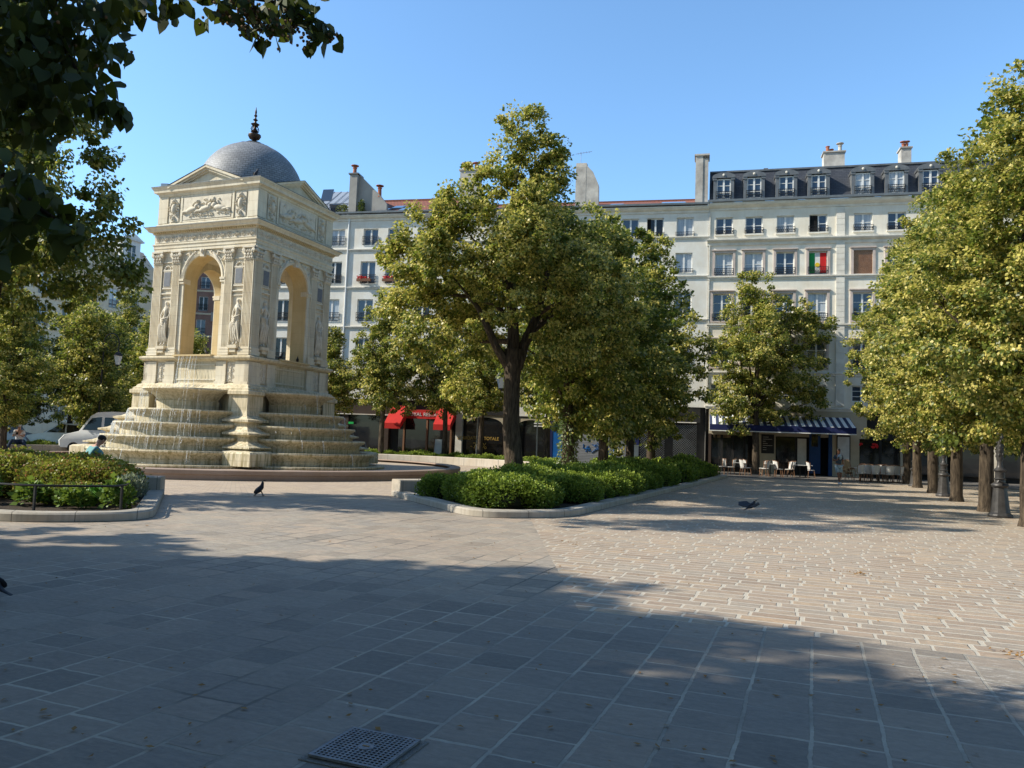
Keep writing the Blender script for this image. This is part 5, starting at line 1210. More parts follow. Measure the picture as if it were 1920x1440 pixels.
# ---- middle building (872..1320)
MBd = empty('apartment_building', FB.o, FB.a, 'pale blue-white apartment block with orange-red tile roof between two tall chimney walls', 'building')
xmr = 0.
specM = [((930, 990, 1050, (1119, 'glass_curtain'), (1178, 'glass'), 1225, (1281, 'glass_curtain')), 1281, 408, 443, 1.15, dict(panes=1, style=0, rh=.3)),
         ((930, 990, 1050, 1110, 1168, (1224, 'glass_curtain'), (1280, 'glass_curtain')), 1280, 474, 512, 1.15, dict(panes=1, style=0, rh=.3)),
         ((930, 990, 1050, 1110, 1168, (1223, 'glass_curtain'), 1280), 1280, 548, 592, 1.15, dict(panes=1, style=0, rh=.5)), ((930, 990, 1050, 1110, 1168, 1223, 1280), 1280, 630, 680, 1.15, dict(panes=1, style=0, rh=.5))]
hM, oM = make_rows(FB, specM)
body(MBd, FB, xm+.02, -.02, zc, hM, 'plaster_white'); put_wins(MBd, oM, xm, 0)
x, z = FB.px(1217, 426); z0_, z1_ = zrow(FB, 1281, 408, 443); mb = MB(); mb.box(x-.36, x+.12, .1, .13, z0_+.05, z1_-.05); mb.build('open_sash', 'void', MBd)
mb = MB(); cornice(mb, xm, 0, zc-.35, CORN)
for v in (446, 519, 600): cornice(mb, xm, 0, FB.px(1281, v)[1]-.12, BAND)
mb.build('cornice', 'trim', MBd)
mb = MB(); cornice(mb, xm, 0, zc+.15, [(.3, 0), (.42, .02), (.44, .14), (.38, .16), (0, .16)]); mb.build('gutter', 'gutter', MBd)
zrm = z_at_depth(FB, 1250, 377, 5.5); roof(MBd, xm, -.02, zc+.25, zrm, 5.5); slm = (zrm-zc-.25)/5.7
mb = MB(); mb.box(xm, -.02, 5.38, 5.62, zrm-.03, zrm+.08); mb.build('ridge_tiles', 'red_tile', MBd)
skylight(MBd, FB, 1156, 391, .9, .9, zc+.25, slm); skylight(MBd, FB, 1263, 387, 1.6, 1.6, zc+.25, slm)
# tall stained chimney wall at u 1080..1125
xa, xb = FB.px(1078, 380)[0], FB.px(1122, 380)[0]; z_t = FB.px(1085, 305)[1]
gable_wall(MBd, 'chimney_wall', 'old_render', [(.05, zc+.1), (.05, z_t-.3), (.1, z_t), (.75, z_t+.1), (1.0, z_t-.1), (1.3, z_t-.5), (3.0, z_t-1.7), (6.5, z_t-3.2), (6.5, zc)], xa, xa+.75)
mb = MB(); mb.add([(xa+.75, .06, zc+.1), (xb, .06, zc+.1), (FB.px(1122, 345)[0], .06, FB.px(1122, 345)[1]), (FB.px(1112, 325)[0], .06, FB.px(1112, 322)[1]), (xa+.75, .06, FB.px(1100, 309)[1])], [(0, 1, 2, 3, 4)]); n0 = 5; mb.add([(x, y+.6, z) for x, y, z in mb.v[:5]], [(4, 3, 2, 1, 0)])
for i in range(5): mb.f.append((i, (i+1) % 5, 5+(i+1) % 5, 5+i))
mb.build('chimney_shoulder', 'old_render', MBd)
mb = MB(); mb.tube([(xa+.3, .3, z_t), (xa+.3, .3, z_t+.9)], .02, 5); mb.tube([(xa-.1, .3, z_t+.75), (xa+1.1, .3, z_t+.9)], .015, 5)
for q in range(5): mb.tube([(xa+.1+q*.2, .1, z_t+.78+q*.02), (xa+.1+q*.2, .5, z_t+.78+q*.02)], .01, 4)
mb.build('television_aerial', 'steel', MBd)

# ---- cream building with slate mansard
CB = empty('apartment_building', FCc.o, FCc.a, 'cream apartment block with dark slate mansard roof, six arched dormers and striped cafe awnings', 'building')
zC = FCc.px(1340, 384)[1]; xr = FCc.px(2010, 400)[0]
cols = (1355.5, 1411.5, 1471, 1533, 1618, 1682, 1745, 1808)
specC = [(cols, 1357, 408, 440, 1.12, dict(panes=2, style=1)), ((1355.5, 1411.5, 1471, 1533, (1618, 'shut'), 1682, 1745, 1808), 1355, 475, 517, 1.18, dict(panes=2, style=1)),
         ((1353, 1409, 1469, (1532, 'glass_curtain'), 1617, 1682, 1745, 1808), 1353, 551, 602, 1.2, dict(panes=2, style=1)), ((1351, 1408, 1468, 1531, 1616, 1682, 1745, 1808), 1531, 640, 690, 1.22, dict(panes=2, style=1)),
         ((1351, 1408, 1468, 1531, 1616, 1682, 1745, 1808), 1531, 722, 752, 1.22, dict(panes=2, style=1, rail=False))]
# per-window variety
vary = {(0, 0): 'glass', (0, 2): 'glass_curtain', (0, 3): 'glass', (0, 4): 'glass_curtain', (1, 0): 'glass_curtain', (1, 1): 'glass_curtain', (1, 2): 'glass', (1, 3): 'glass_curtain'}
spec2 = []
for ri, (us, ur, vt, vb, w, opt) in enumerate(specC):
    spec2.append((tuple((u if not isinstance(u, tuple) else u[0], (u[1] if isinstance(u, tuple) else vary.get((ri, i), 'glass'))) for i, u in enumerate(us)), ur, vt, vb, w, opt))
hC, oC = make_rows(FCc, spec2)
body(CB, FCc, 0, xr, zC, hC, 'plaster_cream', z0=4.5)
for i, (x, z, w, h, kd, opt) in enumerate(oC):
    if not (0 < x and x+w < xr): continue
    row = i//8; cI = i % 8
    if kd == 'shut':
        mb = MB()
        for q in range(26): mb.box(x, x+w, .05, .08, z+q*h/26, z+(q+.8)*h/26)
        mb.build('slatted_blind', 'wood', CB)
    else: window(CB, x, z, w, h, kd, 2 if row < 2 else 3, opt.get('rail', True), style=1, rh=.42 if row == 0 else .5)
    if row in (1, 2, 3):
        mb = MB(); s = .16
        for (a, b, c, d) in ((x-s, x, z-.02, z+h+s), (x+w, x+w+s, z-.02, z+h+s), (x, x+w, z+h, z+h+s)): mb.box(a, b, -.06, .0, c, d)
        mb.box(x-s-.06, x+w+s+.06, -.14, 0, z+h+s, z+h+s+.07); mb.box(x-s, x+w+s, -.08, 0, z-.1, z-.025)
        mb.build('window_surround', 'surround', CB)
    if row == 0: mb = MB(); mb.box(x-.08, x+w+.08, -.1, 0, z-.1, z-.01); mb.build('window_sill', 'trim', CB)
# dark open half of the fourth top-floor window and the flag below it
x, z, w, h = oC[3][:4]; mb = MB(); mb.box(x+.05, x+w/2-.03, .1, .13, z+.05, z+h-.05); mb.build('open_sash', 'void', CB)
x, z, w, h = oC[11][:4]; fl = MB(); fl.box(x+.06, x+.40, .085, .1, z+.1, z+h-.1); f0 = fl.build('flag', 'kite_g', CB)
fl = MB(); fl.box(x+.4, x+.72, .085, .1, z+.1, z+h-.1); fl.build('white_band', 'flag_w', f0); fl = MB(); fl.box(x+.72, x+w-.06, .085, .1, z+.1, z+h-.1); fl.build('red_band', 'flag_r', f0)
fl = MB(); fl.lathe([(.15, -.01), (.15, .01)], 14, T=Matrix.Translation((x+.56, .07, z+h*.42)) @ Matrix.Rotation(pi/2, 4, 'X')); fl.build('sun_emblem', 'flag_y', f0)
mb = MB(); cornice(mb, -.1, xr, zC-.45, [(0, 0), (.06, .02), (.07, .14), (.3, .3), (.36, .4), (.36, .48), (0, .52)])
cornice(mb, -.1, xr, FCc.px(1357, 455)[1]-.25, [(0, 0), (.08, .03), (.1, .2), (.25, .3), (.3, .38), (.3, .46), (0, .5)])
for v in (522, 611, 700, 764): cornice(mb, -.05, xr, FCc.px(1357, v)[1]-.12, [(0, 0), (.06, .02), (.07, .12), (.14, .17), (.14, .25), (0, .28)])
mb.build('cornice', 'trim', CB)
mb = MB(); cornice(mb, -.1, xr, zC+.05, [(.36, 0), (.5, .02), (.52, .16), (.4, .18), (0, .2)]); mb.build('gutter', 'gutter', CB)
for u0, u1 in ((1567, 1583), (1320, 1329)):
    xa, xb = FCc.px(u0, 600)[0], FCc.px(u1, 600)[0]; xa = max(xa, .02); mb = MB(); n = 34
    for q in range(n): z = 4.6+(zC-5.1)*q/n; mb.box(xa, xb, -.09, 0, z+.012, 4.6+(zC-5.1)*(q+1)/n-.012)
    mb.box(xa+.01, xb-.01, -.07, 0, 4.6, zC-.5); mb.build('quoin_strip', 'trim', CB)
# mansard
zm = z_at_depth(FCc, 1345, 325, 1.3); mb = MB()
mb.add([(0, .15, zC+.2), (xr, .15, zC+.2), (xr, 1.25, zm), (0, 1.25, zm)], [(0, 1, 2, 3)]); mb.add([(0, 1.25, zm), (xr, 1.25, zm), (xr, 6, zm+.35), (0, 6, zm+.35)], [(0, 1, 2, 3)]); mb.add([(0, .15, zC+.2), (0, 1.25, zm), (0, 6, zm+.35), (0, DEP, zC)], [(0, 1, 2, 3)])
mb.build('mansard_roof', 'slate', CB)
mb = MB(); mb.box(0, xr, 1.15, 1.35, zm-.02, zm+.1); mb.build('roof_ridge', 'lead', CB)
zd0, zd1 = FCc.px(1357, 377)[1], FCc.px(1357, 328)[1]
for i, u in enumerate((1357, 1414, 1474.5, 1535, 1618, 1681, 1745)):
    x = FCc.px(u, 350)[0]; w = .94; z0, z1 = zd0+.12, zd1-.28; D = MB()
    for s in (-1, 1): D.box(x+s*(w/2+.11)-.11, x+s*(w/2+.11)+.11, -.02, 1.2, z0-.1, z1+.05); D.box(x+s*(w/2+.13)-.14, x+s*(w/2+.13)+.14, -.07, .1, z1-.1, z1+.05)
    D.box(x-w/2-.25, x+w/2+.25, -.05, 1.2, z0-.22, z0-.02)
    top = [(x-w/2-.27, z1+.05)]+[(x-(w/2+.3)*cos(pi*q/10), z1+.12+.3*sin(pi*q/10)) for q in range(11)]+[(x+w/2+.27, z1+.05)]
    n = len(top); D.add([(a, -.1, b) for a, b in top]+[(a, 1.25, b) for a, b in top], [tuple(range(n)), tuple(range(2*n-1, n-1, -1))]+[(q, (q+1) % n, n+(q+1) % n, n+q) for q in range(n)])
    d = D.build('dormer', 'lead', CB)
    D2 = MB(); D2.ell((x, -.12, z1+.24), (.09, .05, .09), 8, 6); D2.build('dormer_ornament', 'trim', d)
    window(d, x-w/2, z0, w, z1-z0, 'glass_curtain' if i in (4, 5) else 'glass', 3, True, y=.05, style=1, rh=.55)
# party chimney wall and stacks
zs_ = FCc.px(1316, 292)[1]; x0 = FCc.px(1304, 330)[0]; x1 = FCc.px(1328, 330)[0]
gable_wall(CB, 'chimney_wall', 'old_render', [(.0, zC-.2), (.0, zs_), (1.2, zs_), (1.2, zs_-.2), (1.6, zm+.4), (6, zm+.5), (6, zC)], x0, x0+.5)
mb = MB(); mb.box(x0+.5, x1, .05, 1.0, zC+.2, FCc.px(1322, 297)[1]); mb.box(x0-.08, x1+.08, -.08, 1.25, zs_, zs_+.12)
mb.build('chimney_stack', 'old_render', CB)
def stack(u0, u1, vt, dep, h=1.0):
    xa, xb = FCc.px(u0, 300, dep)[0], FCc.px(u1, 300, dep)[0]; zt = z_at_depth(FCc, (u0+u1)/2, vt, dep)
    m = MB(); m.box(xa, xb, dep, dep+h, zm-.5, zt-.1); m.box(xa-.08, xb+.08, dep-.08, dep+h+.08, zt-.1, zt); s = m.build('chimney_stack', 'old_render', CB); return xa, xb, zt, s
xa, xb, zt, s = stack(1545, 1584, 283, 4.)
pot(s, xa+.3, 4.4, zt, .5, .14, False); pot(s, xa+.6, 4.6, zt, .35, .14, False); pot(s, xb-.25, 4.5, zt, .55, .14, True, 'old_render')
xa, xb, zt, s = stack(1690, 1709, 275, 4.); pot(s, xa+.22, 4.4, zt, .35, .12); pot(s, xb-.22, 4.4, zt, .35, .12)
mb = MB(); x, z = FCc.px(1436, 318, 3.); mb.tube([(x, 3, zm), (x, 3, zm+.75)], .06, 6); mb.tube([(x-.15, 3, zm+.75), (x+.15, 3, zm+.75)], .06, 6); mb.build('roof_vent', 'lead', CB)

# ================================================================== SHOPFRONTS
def panel(parent, name, mat, x0, x1, z0, z1, y0=-.05, y1=.1): m = MB(); m.box(x0, x1, y0, y1, z0, z1); return m.build(name, mat, parent)
def lettering(parent, s, size, mat, x, z, y, sx=1.): return inst('lettering', text_mesh(s, size, mat, sx=sx), parent, (x, y, z))
# backing for ground floors
gB = lambda u, v=830: FB.px(u, v)[0]; gC = lambda u, v=850: FCc.px(u, v)[0]
for (par, xa, xb) in ((WB, xl, xm-.02), (MBd, xm+.02, -.04)): panel(par, 'ground_floor', 'shop_black', xa, xb, 0, 4.3, .25, .5)
panel(CB, 'ground_floor', 'shop_black', .02, xr, 0, 4.5, .35, .5)
for u in (685, 733):
    x, z = FB.px(u, 526); b_ = panel(WB, 'window_box', 'wood', x-.55, x+.55, z-.12, z+.08, -.42, -.22)
    fm = MB(); fr_ = random.Random(u)
    for q in range(40): fm.ell((x+fr_.uniform(-.5, .5), -.32+fr_.uniform(-.1, .1), z+.12+fr_.uniform(-.05, .14)), (.05, .05, .05), 5, 4)
    fm.build('flowers', 'flag_r', b_)['kind'] = 'stuff'
# dark shop left of the awning
zt = FB.px(700, 765)[1]; panel(WB, 'shop_fascia', 'shop_brown', gB(625), gB(735), zt-.5, zt+.45, -.12, .2)
panel(WB, 'shop_pier', 'shop_brown', gB(640), gB(652), 0, zt-.5, -.1, .25); panel(WB, 'shop_pier', 'shop_brown', gB(715), gB(728), 0, zt-.5, -.1, .25)
panel(WB, 'shop_window', 'glass_dark', gB(653), gB(714), .5, zt-.55, .0, .06)
mb = MB(); mb.box(gB(630), gB(735), -.2, -.1, zt-.52, zt-.46); mb.build('fascia_strip', 'trim', WB)
x, z = FB.px(661, 793); panel(WB, 'green_sign', 'green_sign', x-.2, x+.2, z-.08, z+.08, -.3, -.26)
# red restaurant
xa, xb = gB(741), gB(852); za, zb_, zf = FB.px(790, 771)[1], FB.px(800, 780)[1], FB.px(800, 792)[1]
panel(WB, 'shop_window', 'glass_dark', xa+.2, xb-.1, .3, za-.5, .05, .1)
panel(WB, 'shop_fascia', 'red_cloth', xa+.7, xb-.5, za-.55, za+.1, -.14, .06)
lettering(WB, 'ROYAL RESTAURANT', .36, 'white_text', (xa+xb)/2+.35, za-.25, -.16)
for (p0, p1) in ((xa-.3, xa+.9), (xb-1.15, xb+.1)):
    m = MB(); m.add([(p0, -1.6, za-.95), (p1, -1.6, za-.95), (p1, -.05, za+.35), (p0, -.05, za+.35)], [(0, 1, 2, 3)]); m.add([(p0, -1.6, za-.95), (p1, -1.6, za-.95), (p1, -1.6, za-1.35), (p0, -1.6, za-1.35)], [(0, 3, 2, 1)])
    for s in (p0, p1): m.add([(s, -1.6, za-.95), (s, -.05, za+.35), (s, -.05, za-.4), (s, -1.6, za-1.35)], [(0, 1, 2, 3)])
    m.build('awning', 'red_cloth', WB)
for u in (757, 800, 845): panel(WB, 'shopfront_post', 'rattan', gB(u)-.06, gB(u)+.06, 0, za-.5, -.1, .1)
x = gB(945)
# 872: stone pier then discount shop with arched windows
panel(WB, 'stone_pier', 'trim', gB(854), gB(866), 0, 4.3, -.12, .26)
def arched_shop(parent, ua, ub, z1, name='arched_shop_window'):
    xa, xb = gB(ua), gB(ub); m = MB(); w = xb-xa; zs = z1-w*.22; n = 14
    arcp = [(xa+w/2-w/2*cos(pi*i/n), zs+w*.22*sin(pi*i/n)) for i in range(n+1)]
    m.add([(x, -.05, z) for x, z in arcp]+[(xa+w*i/n, -.05, z1+.15) for i in range(n+1)], [(i, i+1, n+2+i, n+1+i) for i in range(n)]); m.build('arch_panel', 'shop_cream', parent)
    panel(parent, name, 'glass_dark', xa, xb, .2, z1, .05, .1)
z1 = FB.px(930, 783)[1]
panel(MBd, 'shop_fascia', 'shop_black', gB(872), gB(945), z1+.15, z1+1.0, -.12, .2); arched_shop(MBd, 874, 942, z1)
panel(MBd, 'wall_band', 'plaster_white', gB(946), gB(1030), z1+.15, 4.3, -.12, .26); panel(MBd, 'stone_pier', 'plaster_white', gB(1023), gB(1030), 0, z1+.15, -.12, .26); arched_shop(MBd, 970, 1022, z1-.1)
panel(MBd, 'stone_pier', 'shop_brown', gB(944), gB(969), 0, z1+.15, -.12, .26)
x, z = FB.px(897, 822); lettering(MBd, 'LIQUIDATION TOTALE', .33, 'gold_text', x, z, -.14, .9)
x, z = FB.px(898, 835); lettering(MBd, '-70%', .62, 'gold_text', x, z-.05, -.14, 1.)
for i, v in enumerate((789, 794, 799)): x, z = FB.px(1009, v); lettering(MBd, ('PHOTO', 'CARTES', 'SOUVENIRS')[i], .16, 'white_text', x, z, .0) if False else panel(MBd, 'white_sticker', 'white_text', x-.3, x+.3, z-.04, z+.04, .0, .04)
# blue door
panel(MBd, 'blue_door', 'bright_blue', gB(1036), gB(1060), 0, FB.px(1050, 800)[1], -.08, .2); panel(MBd, 'blue_pier', 'navy_cloth', gB(1030.5), gB(1036), 0, 3.4, -.1, .2)
# roller shutters with TACOS sign
zsn = FB.px(1130, 788)[1]; panel(MBd, 'shop_fascia', 'shop_black', gB(1061), gB(1187), zsn-.1, zsn+1.0, -.14, .2)
x, z = FB.px(1131, 797); lettering(MBd, 'TACOS', .42, 'white_text', x, zsn+.22, -.16)
for ua, ub in ((1078, 1133), (1134, 1178)): panel(MBd, 'roller_shutter', 'shutter', gB(ua), gB(ub), .1, zsn-.12, -.02, .1)
panel(MBd, 'graffiti_panel', 'navy_cloth', gB(1179), gB(1198), .1, zsn+.3, -.02, .1)
# spray paint on the shutters
m = MB(); gr = random.Random(8)
for i in range(14):
    x = gB(1098)+(gB(1165)-gB(1098))*(i+gr.random())/14; z = 1.1+gr.uniform(-.2, .3); pts_ = [(x+gr.uniform(-.25, .25), -.035, z+gr.uniform(-.3, .35)) for _ in range(4)]; m.tube(pts_, .028, 4)
m.build('graffiti', 'bright_blue', MBd)
m = MB(); m.tube([(gB(1188), -.04, 2.4), (gB(1189), -.04, 3.0), (gB(1194), -.04, 2.5), (gB(1194), -.04, 3.1)], .04, 4); m.build('graffiti', 'bright_blue', MBd)
# black expanding grilles
panel(MBd, 'shop_fascia', 'shop_black', gB(1199), gB(1312), zsn+.0, zsn+1.0, -.14, .2)
panel(MBd, 'fascia_strip', 'trim', gB(1205), gB(1305), zsn-.02, zsn+.04, -.18, -.13)
for ua, ub in ((1200, 1246), (1262, 1306)):
    xa, xb = gB(ua), gB(ub); m = MB(); H_ = zsn-.15; st_ = .16; k = int((xb-xa+H_)/st_)
    for i in range(k):
        for s in (0, 1):
            o_ = i*st_; a = max(0, o_-H_); b = min(o_, xb-xa)
            if b <= a: continue
            za_, zb2 = .1+o_-a, .1+o_-b
            p, q = ((xa+a, za_), (xa+b, zb2)) if s == 0 else ((xb-a, za_), (xb-b, zb2)); m.tube([(p[0], -.02, min(p[1], H_)), (q[0], -.02, q[1])], .009, 3, False)
    m.build('folding_grille', 'steel', MBd)
# ---- cafés on the cream building
AW0, AW1 = gC(1330, 800), gC(1592, 800); zAt = FCc.px(1460, 783)[1]; ya = -2.6
zAb = FCc.px(1460, 799, ya)[1]
m = MB(); m.add([(AW0, ya, zAb), (AW1, ya, zAb), (AW1, -.1, zAt+.1), (AW0, -.1, zAt+.1)], [(0, 1, 2, 3)]); m.build('striped_awning', 'stripe', CB)
m = MB(); m.box(AW0, AW1, ya-.03, ya, zAb-.36, zAb+.02); v_ = m.build('awning_valance', 'navy_cloth', CB)
m = MB(); m.box(AW0, AW1, ya-.032, ya+.002, zAb-.42, zAb-.362); m.build('valance_edge', 'white_text', v_)
m = MB()
for x in (AW0, AW1): m.add([(x, ya, zAb-.36), (x, -.1, zAb-.36), (x, -.1, zAt+.1), (x, ya, zAb)], [(0, 1, 2, 3)])
m.build('awning_side', 'white', CB)
zl = zAb-.45
panel(CB, 'cream_band', 'shop_cream', gC(1328), gC(1625), zl-.15, 4.5, -.04, .36)
for ua, ub, mt in ((1328, 1333, 'shop_brown'), (1423, 1454, 'shop_cream'), (1560, 1611, 'shop_cream'), (1688, 1702, 'shop_cream'), (1760, 1775, 'shop_cream')): panel(CB, 'shop_pier', mt, gC(ua), gC(ub), 0, zl-.1, -.06, .36)
for ua, ub in ((1334, 1352), (1354, 1372), (1376, 1395), (1397, 1422), (1456, 1492), (1613, 1650), (1652, 1687), (1703, 1759)): panel(CB, 'shop_window', 'glass_dark', gC(ua), gC(ub), .35, zl-.2, .1, .15)
for u in (1353, 1374, 1396, 1493, 1651): panel(CB, 'window_mullion', 'shop_black', gC(u)-.07, gC(u)+.07, 0, zl-.15, .02, .2)
panel(CB, 'menu_board', 'shop_black', gC(1427), gC(1451), 1.35, 2.6, -.1, -.06)
for q in range(7): panel(CB, 'menu_line', 'trim', gC(1430), gC(1430)+.6*(.6+.4*sin(q*2)), 2.42-q*.14, 2.44-q*.14, -.115, -.1)
panel(CB, 'blue_door', 'blue_door', gC(1517), gC(1538), .15, 3.3, -.08, .1); panel(CB, 'door_panel', 'blue_door', gC(1520), gC(1535), .5, 1.3, -.11, -.08); panel(CB, 'door_panel', 'glass_dark', gC(1521), gC(1533), 1.9, 3.0, -.1, -.08)
panel(CB, 'open_doorway', 'void', gC(1540), gC(1553), .1, 3.3, .2, .34); panel(CB, 'blue_pier', 'blue_door', gC(1553), gC(1560), 0, 3.4, -.08, .3)
panel(CB, 'door_panel', 'trim', gC(1494), gC(1512), .6, 2.4, .05, .09)
panel(CB, 'menu_case', 'iron', gC(1568), gC(1594), .7, 2.7, -.11, -.06); panel(CB, 'menu_sheet', 'cardboard', gC(1570), gC(1592), .8, 2.6, -.125, -.11)
for i, (u, v) in enumerate(((1370, 806), (1393, 806))):
    x, z = FCc.px(u, v, -1.2); m = MB(); m.ell((x, -1.2, z), (.06, .06, .06), 8, 6); m.build('ceiling_bulb', 'trim', CB)
m = MB(); gr = random.Random(2)
for i in range(22): u = gr.choice((1615, 1640, 1642, 1637)); x, z = FCc.px(u+gr.uniform(-3, 3), 836+gr.uniform(-5, 4), -.3); m.ell((x, -.3, z), (.07, .07, .07), 6, 4)
m.build('red_flowers', 'flag_r', CB)
# tan bottles seen in the first café window
m = MB()
for i in range(40):
    x = gC(1336)+(gC(1370)-gC(1336))*gr.random(); m.box(x-.03, x+.03, .06, .09, 2.3+gr.choice((0, .35)), 2.5+gr.choice((0, .35)))
m.build('shelf_bottles', 'table_wood', CB)
# pavement before the buildings
m = MB(); m.add([(xl-2, -9.2, .02), (xr, -9.2, .02), (xr, .3, .02), (xl-2, .3, .02)], [(0, 1, 2, 3)]); m.add([(xl-2, -9.2, .02), (xr, -9.2, .02), (xr, -9.2, -.1), (xl-2, -9.2, -.1)], [(3, 2, 1, 0)])
o = m.build('pavement', 'pavement'); o.location = FB.o; o.rotation_euler = (0, 0, FCc.a); tag(o, kind='structure')
panel(CB, 'stone_pier', 'hauss', gC(1846), gC(1869), 0, 4.0, -.3, .36); panel(CB, 'shop_window', 'glass_dark', gC(1785), gC(1843), .35, 3.3, .1, .15); panel(CB, 'shop_window', 'glass_dark', gC(1872), gC(1930), .35, 3.3, .1, .15)
# ---- Haussmann block far left (facade parallel to the tree rows, seen obliquely)
def hauss(): 
    pL = at(285, 547, 97.); F = Fac(Vector((pL.x, pL.y, 0)), ANG+pi/2)      # x runs away from the camera, y to the left
    o = empty('stone_apartment_building', F.o, F.a, 'pale stone apartment block with tall windows seen obliquely left of the fountain', 'building')
    ztop = pL.z; holes = []
    for i in range(12):
        for j in range(5):
            x = -3.2-i*3.0; z = ztop-3.35*(j+1)+.3; holes.append((x, x+1.25, z, z+2.35))
    m = MB(); wall_holes(m, -42, 1.5, 0, ztop, holes); m.add([(1.5, 0, 0), (1.5, 9, 0), (1.5, 9, ztop), (1.5, 0, ztop)], [(0, 1, 2, 3)]); m.build('wall', 'hauss', o)
    for k, (a, b, c, d) in enumerate(holes): window(o, a, c, b-a, d-c, ('glass', 'glass_dark', 'glass_curtain')[k % 3], 1, True, style=1, rh=1.0)
    m = MB()
    for j in range(5): cornice(m, -42, 1.5, ztop-3.35*(j+1)-.15, BAND)
    cornice(m, -42, 1.5, ztop-.2, CORN); m.build('cornice', 'hauss', o)
    inst('balcony_railing', rail_mesh(43, 1.0), o, (-42, -.5, ztop+.3))
    m = MB(); m.add([(-42, .6, ztop), (1.5, .6, ztop), (1.5, 1.2, ztop+3.0), (-42, 1.2, ztop+3.0)], [(0, 1, 2, 3)]); m.add([(-42, 1.2, ztop+3), (1.5, 1.2, ztop+3), (1.5, 3.5, ztop+5.5), (-42, 3.5, ztop+5.5)], [(0, 1, 2, 3)]); m.build('upper_storey', 'hauss', o)
    m = MB(); x0 = -4; m.box(x0, x0+2.6, .9, 3, ztop+2.9, ztop+6.0); m.add([(x0-.3, .6, ztop+6.0), (x0+2.9, .6, ztop+6.0), (x0+1.3, .6, ztop+6.8)], [(0, 1, 2)]); m.box(x0-.3, x0+2.9, .6, 3, ztop+5.9, ztop+6.05); d = m.build('dormer', 'frame', o); window(d, x0+.6, ztop+3.4, 1.3, 2.0, 'glass_dark', 2, False, y=.85)
hauss()
# ---- brick building seen through the left arch
pB = at(330, 600, 100.); FBr = Fac(Vector((pB.x, pB.y, 0)), .12)
BR = empty('brick_building', FBr.o, FBr.a, 'red brick apartment house with white windows seen through the left arch of the fountain', 'building')
holes = []; outs = []
for ucol, w in ((381, 1.15), (344, 1.15), (425, 1.15), (300, 1.1)):
    for (vt, vb) in ((519, 541), (556, 583), (599, 628), (644, 666), (690, 712)):
        xx = FBr.px(ucol-(vt-519)*.055, 600)[0]; za_, zb2 = FBr.px(381, vb)[1], FBr.px(381, vt)[1]; holes.append((xx-w/2, xx+w/2, za_, zb2))
xA, xB_ = FBr.px(283, 600)[0], FBr.px(470, 600)[0]; ztb = FBr.px(288, 452)[1]
m = MB(); wall_holes(m, xA, xB_, 0, ztb, holes); m.add([(xA, 0, 0), (xA, 9, 0), (xA, 9, ztb), (xA, 0, ztb)], [(0, 1, 2, 3)]); m.build('wall', 'brick', BR)
for k, (a, b, c, d) in enumerate(holes): window(BR, a, c, b-a, d-c, 'glass_dark' if k % 2 else 'glass', 1, True, style=1, rh=.9)
m = MB()
for v in (547, 590, 632, 675): cornice(m, xA, xB_, FBr.px(381, v)[1], BAND)
m.build('string_courses', 'lime', BR)
xq = FBr.px(398, 600)[0]; panel(BR, 'stone_corbel', 'grey_render', xq-.1, xq+1.2, FBr.px(398, 603)[1], FBr.px(398, 586)[1], -.4, 0)
# ---- corner block with the gelato shop at the far left
GS_ = L2W(-36.2, -6.5, 0); gs = empty('corner_building', GS_, ANG+pi/2, 'rendered corner block with a black gelato shopfront and small striped awning, far left', 'building')
holes = [(1.2+i*2.8, 2.3+i*2.8, 5.0+3.1*j, 7.0+3.1*j) for i in range(6) for j in range(4)]
m = MB(); wall_holes(m, -6, 18.5, 0, 17.5, holes); m.add([(18.5, 0, 0), (18.5, 9, 0), (18.5, 9, 17.5), (18.5, 0, 17.5)], [(0, 1, 2, 3)]); m.build('wall', 'plaster_cream', gs)
for k, (a, b, c, d) in enumerate(holes): window(gs, a, c, b-a, d-c, 'glass_dark' if k % 2 else 'glass', 2, True)
panel(gs, 'shopfront', 'shop_black', -5.5, 18.3, 0, 4.4, -.15, .0)
for x in (9.5, 11.2, 13, 15, 17): panel(gs, 'door_post', 'shop_brown', x, x+.12, 0, 3.0, -.22, -.15)
FG = Fac(GS_, ANG+pi/2)
x, z = FG.px(20, 737); lettering(gs, 'PIANTO', .62, 'white_text', x-.9, z, -.18, 1.); x, z = FG.px(52, 741.5); lettering(gs, 'GELATO CAFE', .34, 'white_text', x, z, -.18)
x0, z0 = FG.px(3, 757, -.9); x1, _ = FG.px(74, 757, -.9); zt_ = FG.px(30, 747)[1]
m = MB(); m.add([(x0, -1.0, z0), (x1, -1.0, z0), (x1, -.15, zt_), (x0, -.15, zt_)], [(0, 1, 2, 3)]); m.build('striped_awning', 'stripe_grey', gs); panel(gs, 'awning_valance', 'shop_black', x0, x1, z0-.25, z0, -1.02, -1.0)
x, z = FG.px(56, 758, -1.); lettering(gs, 'GLACES CREPES', .2, 'white_text', x, z0-.13, -1.04)
# service street and low dark wall with the parked vans
m = MB(); m.add([(-60, -10, .006), (-22, -10, .006), (-22, 60, .006), (-60, 60, .006)], [(0, 1, 2, 3)]); tag(m.build('street', 'asphalt', M_=MF), kind='structure')

